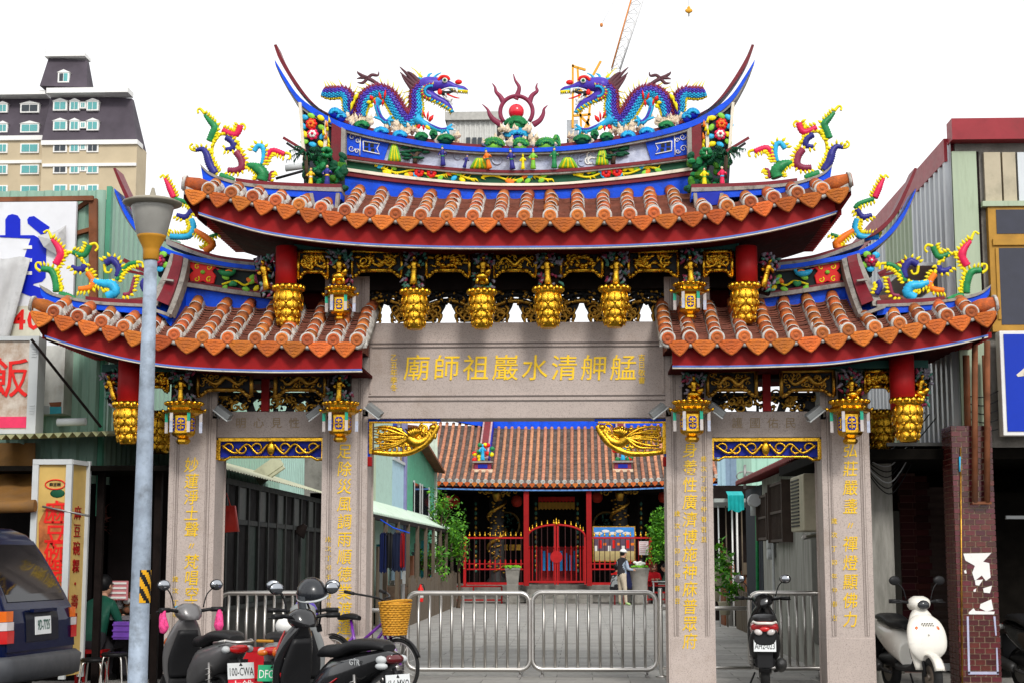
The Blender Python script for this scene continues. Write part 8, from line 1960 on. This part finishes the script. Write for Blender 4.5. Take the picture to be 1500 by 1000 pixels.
# white scooter seen from the front
t5, hb5 = scooter('cream white scooter seen from the front, right of the rightmost granite pillar', (PXg(1303, .6), .6, 0), -79, whsc, blk, tlr, None, pwh, None, black, rimm=M('rim_bronze', (.20, .17, .14), .35, .7), front=True, steer=.1)
g = G(); g.rings(dens([(.40, 1.12, .02, .10), (.52, 1.13, .05, .22), (.70, 1.10, .06, .24), (.85, 1.04, .06, .19), (.93, 1.0, .04, .08)], zsec)); G2(g, 'front_panel', whsc, t5); g = G()
for k in range(11): g.ell((1.13 + .0 - .012 * (k // 5), -.06 + .03 * (k % 5) + (.015 if (k // 5) % 2 else 0), .83 - .025 * (k // 5)), (.02, .007, .007), nu=6, nv=4)
G2(g, 'vent_holes', black, t5)
g = G(); g.ell((1.16, 0, .70), (.02, .012, .012), nu=8, nv=5); g.ell((.5, .17, .42), (.02, .01, .02), nu=8, nv=5, mi=1); G2(g, 'badge', [steel, dblue], t5)
# partly visible dark motorcycle at the right edge
t6, hb6 = scooter('dark scooter cut by the right edge of the frame, beside the tiled column', (PXg(1496, .4), .4, 0), -75, blksc, blk, tlr, None, pwh, None, black, front=True)
# ---- helmet resting on the mirror of the black scooter
c = hb4.matrix_world
hx = W(457, 868, -4.6); t = thing('helmet', 'matt black open-face helmet on the black scooter', 'helmet', hx)
g = G(); rs = []
for j in range(11):
 th = R(2 + 100 * j / 10); rs.append([Vector((math.cos(a) * math.sin(th) * .128, math.sin(a) * math.sin(th) * .15, math.cos(th) * .135)) for a in [2 * math.pi * k / 22 for k in range(22)]])
for j in range(4): rs.append([q * (.88 - .02 * j) + Vector((0, 0, .01 * j)) for q in rs[10 - j * 2]])
g.rings([[q for q in r_] for r_ in rs], True); sh_ = G2(g, 'shell', M('helmet_black', (.012, .014, .018), .28, var=.1, coat=.3), t); t.rotation_euler = (R(14), R(-12), R(20))
g = G(); g.tube([(math.cos(a) * .127, math.sin(a) * .149, -.03) for a in [2 * math.pi * k / 26 for k in range(27)]], .010, 6, cap=False); G2(g, 'rim', lgrey, t)
g = G(); g.tube(cat([(.05, -.08, -.04), (.03, -.06, -.2), (.0, -.02, -.3), (-.02, .05, -.2), (-.05, .08, -.04)], 4), .009, 6); g.box(-.01, .03, -.06, -.02, -.33, -.27); G2(g, 'chin_strap', blk, t)
g = G(); rs = [[Vector((math.cos(a) * .133, math.sin(a) * .154, z)) for z in (-.13, .02)] for a in [R(150 + 80 * k / 10) for k in range(11)]]
v = [q for r_ in rs for q in r_]; g.add(v, [(2 * k, 2 * k + 1, 2 * k + 3, 2 * k + 2) for k in range(10)], True); G2(g, 'visor', M('visor', (.10, .11, .12), .06, coat=.5), t)
# ---- red bucket / bin behind the scooters
q0 = W(354, 950, 1.0); q1 = W(393, 992, 1.0); g = G(); g.rings([[Vector((q0.x + .02, .85, q1.z)), Vector((q1.x - .02, .85, q1.z)), Vector((q1.x - .02, 1.15, q1.z)), Vector((q0.x + .02, 1.15, q1.z))], [Vector((q0.x, .82, q0.z)), Vector((q1.x, .82, q0.z)), Vector((q1.x, 1.18, q0.z)), Vector((q0.x, 1.18, q0.z))]], False, sm=False); g.bar((q0.x, .82, q0.z), (q1.x, .82, q0.z), .02, .03); g.bar((q0.x, 1.18, q0.z), (q1.x, 1.18, q0.z), .02, .03); g.box(q0.x + .02, q1.x - .02, .86, 1.14, q1.z - .0, q1.z + .01); g.box(q0.x + .05, q1.x - .05, .9, 1.1, 0, q1.z - .001)
one(g, 'plastic_tub', M('tub_red', (.50, .012, .02), .35), 'red plastic tub on the ground between the two left pillars', 'tub')
# ================================================================ BICYCLE
t = thing('bicycle', 'purple bicycle with woven yellow front basket beside the second granite pillar', 'bicycle', (-1.69, -.28, 0), None, R(-36))
def bwheel(x):
 g = G(); P_ = [(x + math.cos(a) * .29, 0, .31 + math.sin(a) * .29) for a in [2 * math.pi * k / 40 for k in range(41)]]; g.tube(P_, .02, 8, cap=False); w_ = G2(g, 'wheel', rub, t)
 g = G(); P_ = [(x + math.cos(a) * .265, 0, .31 + math.sin(a) * .265) for a in [2 * math.pi * k / 40 for k in range(41)]]; g.tube(P_, .010, 6, cap=False)
 for k in range(18): a = 2 * math.pi * k / 18; g.tube([(x, .02 * (-1) ** k, .31), (x + math.cos(a) * .265, 0, .31 + math.sin(a) * .265)], .0025, 4)
 g.lathe([(.02, -.05), (.02, .05)], (x, 0, .31), 10, axis='y'); G2(g, 'rim_and_spokes', steel, w_)
 g = G(); rs = [[Vector((x + math.cos(a) * r_, y_, .31 + math.sin(a) * r_)) for r_, y_ in ((.325, -.03), (.335, 0), (.325, .03), (.33, 0))] for a in [R(20 + 140 * k / 14) for k in range(15)]]; g.rings(rs); G2(g, 'mudguard', blk, t)
bwheel(.55); bwheel(-.45)
purp = M('bicycle_purple', (.16, .02, .32), .25, var=.05, coat=.4)
g = G()
for a, b in (((-.05, 0, .30), (-.17, 0, .80)), ((-.05, 0, .30), (.36, 0, .72)), ((-.1, 0, .5), (.35, 0, .80)), ((-.45, .03, .31), (-.05, .03, .30)), ((-.45, -.03, .31), (-.05, -.03, .30)), ((-.45, .03, .31), (-.13, 0, .62)), ((.36, 0, .66), (.33, 0, .90)), ((.38, .04, .66), (.55, .05, .31)), ((.38, -.04, .66), (.55, -.05, .31))): g.tube([a, b], .018, 8)
G2(g, 'frame', purp, t)
g = G(); g.tube(cat([(.32, 0, .88), (.32, 0, 1.02), (.30, .12, 1.06), (.12, .26, 1.10), (.0, .28, 1.12)], 5), .012, 8); g.tube(cat([(.32, 0, 1.02), (.30, -.12, 1.06), (.12, -.26, 1.10), (.0, -.28, 1.12)], 5), .012, 8); g.tube([(.12, .26, 1.10), (-.0, .285, 1.12)], .019, 8); g.tube([(.12, -.26, 1.10), (-.0, -.285, 1.12)], .019, 8); g.tube(cat([(.2, .2, 1.07), (.4, .1, .95), (.42, .0, .7)], 5), .005, 5); G2(g, 'handlebar', blk, t)
g = G(); g.rings(dens([(-.30, .82, .09, .03), (-.18, .84, .09, .035), (-.04, .82, .03, .025)], ringsec)); G2(g, 'saddle', blk, t)
g = G(); g.lathe([(.09, -.01), (.09, .01)], (-.05, -.05, .30), 20, axis='y'); g.bar((-.05, -.09, .30), (.06, -.09, .18), .02, .02); g.bar((-.05, .09, .30), (-.16, .09, .42), .02, .02); g.box(.02, .1, -.17, -.09, .165, .185); g.box(-.2, -.12, .09, .17, .41, .43); G2(g, 'crank_and_pedals', dsteel, t)
g = G(); g.tube([(.34, .03, .98), (.34, .03, .84)], .03, 8); G2(g, 'red_lamp', redb, t)
wick = M('wicker', (.62, .30, .03), .6, var=.25, vs=25, bump=.6)
g = G()
for j in range(15):
 z = .66 + .025 * j; k_ = j / 14; hx, hy = lerp(.085, .13, k_), lerp(.12, .17, k_); ring_ = []
 for i in range(33):
  a = 2 * math.pi * i / 32; wv = .006 * (1 if (i + j) % 2 else -1)
  ring_.append((.50 + (hx + wv) * math.copysign(abs(math.cos(a)) ** .6, math.cos(a)), (hy + wv) * math.copysign(abs(math.sin(a)) ** .6, math.sin(a)), z + (.02 * math.cos(a) if j == 14 else 0)))
 g.tube(ring_, .014, 5, cap=False)
g.rings([zsec(.655, .50, .08, .115, 24, .6), zsec(.66, .50, .085, .12, 24, .6), zsec(1.0, .50, .118, .158, 24, .6)], False); g.add(zsec(.66, .50, .08, .115, 24, .6), [tuple(range(24))]); G2(g, 'wicker_basket', wick, t)
# ================================================================ VAN at the left edge
vb = M('van_blue', (.002, .006, .035), .22, var=.05, coat=.12, spec=.2); vgl = M('van_glass', (.008, .008, .01), .05, var=.02, spec=.35)
HR = R(173); PL = Vector((.72 - 5.32, -3.5, 0)); org = PL - Vector((-math.sin(HR) * .8, math.cos(HR) * .8, 0))
t = thing('parked_van', 'dark blue van with steep rear window cut by the left edge of the frame', 'van', org, None, HR)
def vring(z, xr, xf, hw, r=.13, n=6):
 out = []
 for cx, cy, a0 in ((xr + r, hw - r, 90), (xr + r, -hw + r, 180), (xf - r, -hw + r, 270), (xf - r, hw - r, 0)):
  for k in range(n): a = R(a0 + 90 * k / (n - 1)); out.append(Vector((cx + r * math.cos(a), cy + r * math.sin(a), z)))
 return out
zs = [(.32, .06, 4.2, .76), (.42, -.01, 4.25, .80), (.60, -.02, 4.28, .81), (.92, .0, 4.28, .81), (1.02, .03, 4.2, .80), (1.12, .08, 3.3, .78), (1.40, .24, 2.9, .735), (1.62, .37, 2.6, .695), (1.72, .46, 2.5, .66), (1.78, .60, 2.35, .60), (1.80, .85, 2.1, .48)]
g = G(); g.rings([vring(*z) for z in zs]); G2(g, 'body', vb, t)
def vx(z):
 for a, b in zip(zs, zs[1:]):
  if a[0] <= z <= b[0]: return lerp(a[1], b[1], (z - a[0]) / (b[0] - a[0])), lerp(a[3], b[3], (z - a[0]) / (b[0] - a[0]))
 return zs[-1][1], zs[-1][3]
def rpanel(y0, y1, z0, z1, off, mat, nm, par=t, inset=0.0, nz=8):
 g = G(); rs = []
 for j in range(nz + 1):
  z = lerp(z0, z1, j / nz); x, hw = vx(z); tp = (hw - .10) / .70
  rs.append([Vector((x - off, lerp(y0, y1, k / 6) * tp, z)) for k in range(7)])
 v = [q for r_ in rs for q in r_]; m = len(v); v += [q + Vector((off + .01, 0, 0)) for q in v]; f = []
 for j in range(nz):
  for k in range(6): a = j * 7 + k; f.append((a, a + 7, a + 8, a + 1))
 edge = [k for k in range(7)] + [j * 7 + 6 for j in range(1, nz + 1)] + [nz * 7 + k for k in range(5, -1, -1)] + [j * 7 for j in range(nz - 1, 0, -1)]
 for i in range(len(edge)): a, b = edge[i], edge[(i + 1) % len(edge)]; f.append((a, b, b + m, a + m))
 g.add(v, f, False); return G2(g, nm, mat, par)
hatch = rpanel(-.70, .70, .62, 1.66, .012, vb, 'rear_hatch'); rpanel(-.62, .62, 1.08, 1.62, .022, vgl, 'rear_window', hatch)
rpanel(-.34, .34, .70, .98, .020, M('van_recess_shade', (.003, .005, .014), .4, spec=.2), 'plate_shade_panel', hatch)  # flat raised panel; the shade of a recess is put into its darker blue
po = rpanel(-.16, .16, .76, .93, .030, pwh, 'number_plate', hatch); x_, _h = vx(.845)
o = text('9D-7735', .14, (0, 0, 0), M('plate_green_ink', (.02, .10, .07), .5), None, 'plate_characters', (R(90), 0, R(-90)), .001); o.parent = po; o.location = (x_ - .034, 0, .845); o.scale = (.52, 1, 1)
g = G(); g.bar((-.03, -.25, .99), (-.03, .25, .99), .04, .03); G2(g, 'hatch_handle', vb, hatch)
for s_ in (1, -1):
 for z0, z1, mm in ((.70, .82, tlr), (.82, .90, M('van_white_lens' + str(s_), (.6, .55, .55), .12, coat=.5)), (.90, 1.0, M('van_amber_lens' + str(s_), (.75, .14, .005), .12, coat=.5))):
  g = G(); x0, hw = vx((z0 + z1) / 2); rs = [[Vector((x0 - .03, s_ * (hw - .20), z)), Vector((x0 - .028, s_ * (hw - .07), z)), Vector((x0 + .03, s_ * (hw + .012), z)), Vector((x0 + .16, s_ * (hw + .014), z)), Vector((x0 + .16, s_ * (hw - .05), z)), Vector((x0 + .02, s_ * (hw - .15), z))] for z in (z0 + .002, z1 - .002)]
  g.rings(rs, True, sm=False); G2(g, 'tail_light', mm, t)
 g = G(); rs = []
 for j in range(6):
  z = lerp(1.10, 1.60, j / 5); x, hw = vx(z); rs.append([Vector((x + .22, s_ * (hw + .006), z)), Vector((x + 1.05, s_ * (hw + .006), z))])
 v = [q for r_ in rs for q in r_]; g.add(v, [(2 * k, 2 * k + 1, 2 * k + 3, 2 * k + 2) for k in range(5)], True); G2(g, 'side_window', vgl, t)
g = G(); g.rings([vring(z, x, 4.35, hw, .16) for z, x, hw in ((.33, -.04, .80), (.36, -.10, .83), (.54, -.11, .84), (.58, -.06, .82))]); G2(g, 'bumper', M('bumper_grey', (.06, .063, .07), .5), t)
g = G(); g.rings([vring(z, x, 2.3, hw, .1) for z, x, hw in ((1.795, .7, .50), (1.815, .74, .46))]); 
for s_ in (-1, 1): g.bar((.9, s_ * .52, 1.83), (2.2, s_ * .52, 1.83), .03, .03)
G2(g, 'roof_rails', vb, t); g = G(); g.tube([(.12, -.3, 1.14), (.17, .25, 1.25)], .008, 5); g.ell((.10, -.3, 1.13), (.02, .02, .02)); G2(g, 'rear_wiper', blk, hatch)
for x in (.75, 3.4):
 for s_ in (-1, 1):
  g = G(); g.lathe([(.20, -.02), (.30, .0), (.31, .04), (.31, .16), (.30, .2), (.2, .2)], (x, s_ * .72 - .1, .31), 24, axis='y'); w_ = G2(g, 'wheel', rub, t)
# ================================================================ PEOPLE
def person(label, loc, rz, J, E, mats, rad, face_dir=(1, 0, 0), head=None, hair=None, hat=None, glasses=False, group=None):
 """J joints name -> (x,y,z); E edges; rad name -> radius; mats: list of (predicate, material)"""
 t = thing('person', label, 'person', loc, group, rz)
 names = list(J); me = bpy.data.meshes.new('body'); me.from_pydata([J[k] for k in names], [(names.index(a), names.index(b)) for a, b in E], [])
 o = bpy.data.objects.new('tmp_body', me); COL.objects.link(o); sk = o.modifiers.new('s', 'SKIN'); sk.use_smooth_shade = True
 for i, k in enumerate(names): me.skin_vertices[0].data[i].radius = (rad[k] if isinstance(rad[k], tuple) else (rad[k], rad[k])); me.skin_vertices[0].data[i].use_root = (k == 'pelvis')
 sb = o.modifiers.new('u', 'SUBSURF'); sb.levels = 2
 dg = bpy.context.evaluated_depsgraph_get(); m2 = bpy.data.meshes.new_from_object(o.evaluated_get(dg)); bpy.data.objects.remove(o)
 m2.name = 'body'; m2.materials.clear()
 for m_ in mats: m2.materials.append(m_[1])
 seg_ = [(Vector(J[a]), Vector(J[b]), a, b) for a, b in E]
 for p in m2.polygons:
  c = p.center; best = None
  for a, b, na, nb in seg_:
   d = b - a; u = max(0, min(1, (c - a).dot(d) / max(1e-9, d.length_squared))); ds = (c - (a + d * u)).length
   if best is None or ds < best[0]: best = (ds, na, nb, u)
  for i, (fn, _m) in enumerate(mats):
   if fn(best[1], best[2], best[3], c): p.material_index = i; break
  p.use_smooth = True
 bo = bpy.data.objects.new('body', m2); COL.objects.link(bo); bo.parent = t
 H = Vector(J['head']); f = Vector(face_dir).normalized(); s_ = Vector((-f.y, f.x, 0))
 T = Matrix((f, s_, Vector((0, 0, 1)))).transposed()
 g = G(); g.ell(H, (.095, .078, .125), nu=14, nv=10, T=T); g.cone(H + T @ Vector((.085, 0, .02)), H + T @ Vector((.122, 0, -.015)), .018, 5)
 for k in (-1, 1): g.ell(H + T @ Vector((0, k * .08, 0)), (.02, .012, .03), nu=7, nv=5, T=T); g.ell(H + T @ Vector((.085, k * .032, .025)), (.012, .014, .008), mi=1, nu=6, nv=4, T=T)
 g.ell(H + T @ Vector((.085, 0, -.055)), (.012, .025, .007), mi=2, nu=8, nv=4, T=T); G2(g, 'head', [skinp, black, crim], t)
 if hair: g = G(); g.ell(H + T @ Vector((-.02, 0, .03)), (.105, .092, .115 if hair[1] < 2 else .13), nu=14, nv=9, T=T); 
 if hair and hair[1] >= 2:
  r1 = random.Random(4)
  for k in range(40): a = r1.uniform(0, 6.3); g.ell(H + T @ Vector((-.03 + .08 * math.cos(a), .09 * math.sin(a), r1.uniform(-.12, .12))), (.035, .035, .035), nu=6, nv=4)
 if hair: G2(g, 'hair', hair[0], t)
 if hat: g = G(); g.ell(H + T @ Vector((-.01, 0, .075)), (.115, .10, .075), nu=16, nv=8, T=T); g.ell(H + T @ Vector((.11, 0, .055)), (.07, .06, .01), nu=12, nv=5, T=T); G2(g, 'cap', hat, t)
 if glasses: g = G(); g.ell(H + T @ Vector((.092, .035, .022)), (.01, .028, .02), nu=8, nv=5, T=T); g.ell(H + T @ Vector((.092, -.035, .022)), (.01, .028, .02), nu=8, nv=5, T=T); G2(g, 'sunglasses', black, t)
 for hn, en in (('handl', 'elbl'), ('handr', 'elbr')):
  a = Vector(J[hn]); d = (a - Vector(J[en])).normalized(); g = G(); g.ell(a + d * .03, (.035, .035, .035), nu=8, nv=5)
  u = d.orthogonal().normalized()
  for k in range(4): b_ = a + d * .05 + u * (.016 * (k - 1.5)); g.tube([b_, b_ + d * (.04 + .006 * (k % 3)), b_ + d * .06 - Vector((0, 0, .02))], [.010, .009, .007], 5)
  g.tube([a + d * .02 + u * .03, a + d * .05 + u * .05], [.011, .008], 5); G2(g, 'hand', skinp, t)
 return t
skinp = M('skin', (.55, .30, .20), .5, var=.08)
EST = [('pelvis', 'waist'), ('waist', 'chest'), ('chest', 'neck'), ('neck', 'head'), ('pelvis', 'hipl'), ('hipl', 'kneel'), ('kneel', 'anklel'), ('anklel', 'toel'), ('pelvis', 'hipr'), ('hipr', 'kneer'), ('kneer', 'ankler'), ('ankler', 'toer'), ('chest', 'shl'), ('shl', 'elbl'), ('elbl', 'handl'), ('chest', 'shr'), ('shr', 'elbr'), ('elbr', 'handr')]
RST = dict(pelvis=(.15, .12), waist=(.15, .11), chest=(.17, .13), neck=.05, head=.06, hipl=.10, hipr=.10, kneel=.065, kneer=.065, anklel=.05, ankler=.05, toel=.04, toer=.04, shl=.07, shr=.07, elbl=.05, elbr=.05, handl=.03, handr=.03)
legs = ('hipl', 'hipr', 'kneel', 'kneer'); arms = ('shl', 'shr', 'elbl', 'elbr')
PYp = YT - 1.6
# standing man, back to us, facing the planter
J = dict(pelvis=(0, 0, .92), waist=(0, 0, 1.08), chest=(.02, 0, 1.33), neck=(.05, 0, 1.48), head=(.08, 0, 1.60), hipl=(0, .09, .86), kneel=(.02, .10, .48), anklel=(0, .10, .08), toel=(.16, .12, .03), hipr=(0, -.09, .86), kneer=(.04, -.12, .48), ankler=(.06, -.13, .08), toer=(.22, -.15, .03), shl=(.02, .19, 1.38), elbl=(.10, .23, 1.12), handl=(.34, .14, 1.14), shr=(.02, -.19, 1.38), elbr=(.08, -.24, 1.12), handr=(.33, -.16, 1.10))
mv = M('vest_charcoal', (.03, .028, .032), .9); mj = M('shirt_pale_blue', (.35, .42, .52), .8); mk = M('khaki', (.50, .42, .32), .8)
person('man standing in a white cap, dark vest and beige trousers beside the big planter', (TW(911, 885, -2.4).x, YT - 2.4, 0), R(35), J, EST, [(lambda a, b, u, c: b in ('anklel', 'ankler', 'toel', 'toer') and (b[0] == 't' or c.z < .1), M('shoe_green_white', (.35, .5, .2), .6)), (lambda a, b, u, c: a in legs or b in ('hipl', 'hipr'), mk), (lambda a, b, u, c: a in arms, mj), (lambda a, b, u, c: b == 'head' or c.z > 1.5, skinp), (lambda a, b, u, c: True, mv)], RST, (1, 0, 0), hair=(black, 1), hat=white)
def sit(lean=.0, rch=.35): return dict(pelvis=(0, 0, .48), waist=(.02, 0, .62), chest=(.05 + lean, 0, .88), neck=(.08 + lean, 0, 1.03), head=(.11 + lean, 0, 1.15), hipl=(.02, .10, .46), kneel=(.40, .13, .47), anklel=(.38, .13, .08), toel=(.52, .14, .03), hipr=(.02, -.10, .46), kneer=(.40, -.13, .47), ankler=(.38, -.13, .08), toer=(.52, -.14, .03), shl=(.05 + lean, .18, .93), elbl=(.16 + lean, .22, .70), handl=(rch, .12, .76), shr=(.05 + lean, -.18, .93), elbr=(.16 + lean, -.22, .70), handr=(rch, -.12, .76))
def clothes(top, bot, sleeve=None, shoe=black): return [(lambda a, b, u, c: b in ('toel', 'toer') or c.z < .09, shoe), (lambda a, b, u, c: a in legs or b in ('hipl', 'hipr'), bot), (lambda a, b, u, c: a in arms, sleeve or top), (lambda a, b, u, c: b == 'head', skinp), (lambda a, b, u, c: True, top)]
person('woman seated in a red jacket with sunglasses, right of the big planter', (TW(957, 885, .0).x, YT - .0, 0), R(-80), sit(.02, .34), EST, clothes(M('red_jacket', (.60, .012, .02), .8), mv), RST, (1, 0, 0), hair=(M('hair_red', (.18, .045, .02), .6), 2), glasses=True, group=None)
person('dark haired man seated in a dark green jacket facing the woman in red', (TW(981, 885, -.3).x, YT - .3, 0), R(175), sit(.05, .36), EST, clothes(M('green_jacket', (.035, .06, .04), .9), mv), RST, (1, 0, 0), hair=(black, 1))
person('person seated in a black and grey striped jacket with red shoulders, behind the standing man', (TW(899, 885, -1.6).x, YT - 1.6, 0), R(30), sit(.05, .30), EST, [(lambda a, b, u, c: b in ('toel', 'toer') or c.z < .09, black), (lambda a, b, u, c: a in legs or b in ('hipl', 'hipr'), mv), (lambda a, b, u, c: b == 'head' and c.z > 1.02, skinp), (lambda a, b, u, c: c.z > .93, redb), (lambda a, b, u, c: int(c.z * 28) % 2 == 0, lgrey), (lambda a, b, u, c: True, mv)], RST, (1, 0, 0), hair=(black, 1))
person('person seated in navy with tan sleeves between the standing man and the big planter', (TW(924, 885, -1.2).x, YT - 1.2, 0), R(60), sit(.0, .30), EST, clothes(M('navy_top', (.02, .025, .08), .9), mv, M('tan_sleeve', (.50, .40, .22), .8), M('brown_shoe', (.10, .03, .02), .6)), RST, (1, 0, 0), hair=(black, 1))
# seated customer at the stall
person('customer seated at the stall in a dark green quilted jacket, behind the tall sign box', (W(134, 950, .9).x, .95, 0), R(60), sit(.06, .36), EST, clothes(M('quilted_green', (.01, .08, .05), .5, bump=.6, bs=20), mv), RST, (1, 0, 0), hair=(black, 1))
# table and chair for the people
g = G(); q = TW(970, 870, -.2); g.box(q.x - .35, q.x + .32, YT - .7, YT - .28, .70, .73); 
for x in (q.x - .3, q.x + .27):
 for y in (YT - .66, YT - .32): g.box(x - .02, x + .02, y - .02, y + .02, 0, .70)
one(g, 'table', lgrey, 'small low table between the woman in red and the man in green', 'table')
# stools
sm_ = G(); sm_.box(-.17, .17, -.17, .17, .36, .40)
for x in (-.14, .14):
 for y in (-.14, .14): sm_.box(x - .018, x + .018, y - .018, y + .018, 0, .36)
for (x, y, lb) in ((TW(957, 1, .0).x, YT + .02, 'plastic stool under the woman in red'), (TW(981, 1, -.3).x, YT - .3, 'plastic stool under the man in the green jacket'), (TW(899, 1, -1.6).x, YT - 1.6, 'plastic stool under the person in the striped jacket'), (TW(924, 1, -1.2).x, YT - 1.2, 'plastic stool under the person with tan sleeves'), (W(134, 950, .9).x, .95, 'plastic stool under the customer in green at the stall')):
 o = one(sm_, 'plastic_stool', redp, lb, 'stool', 'plastic stools under seated people', loc=(0, 0, 0)); o.location = (x, y, 0)
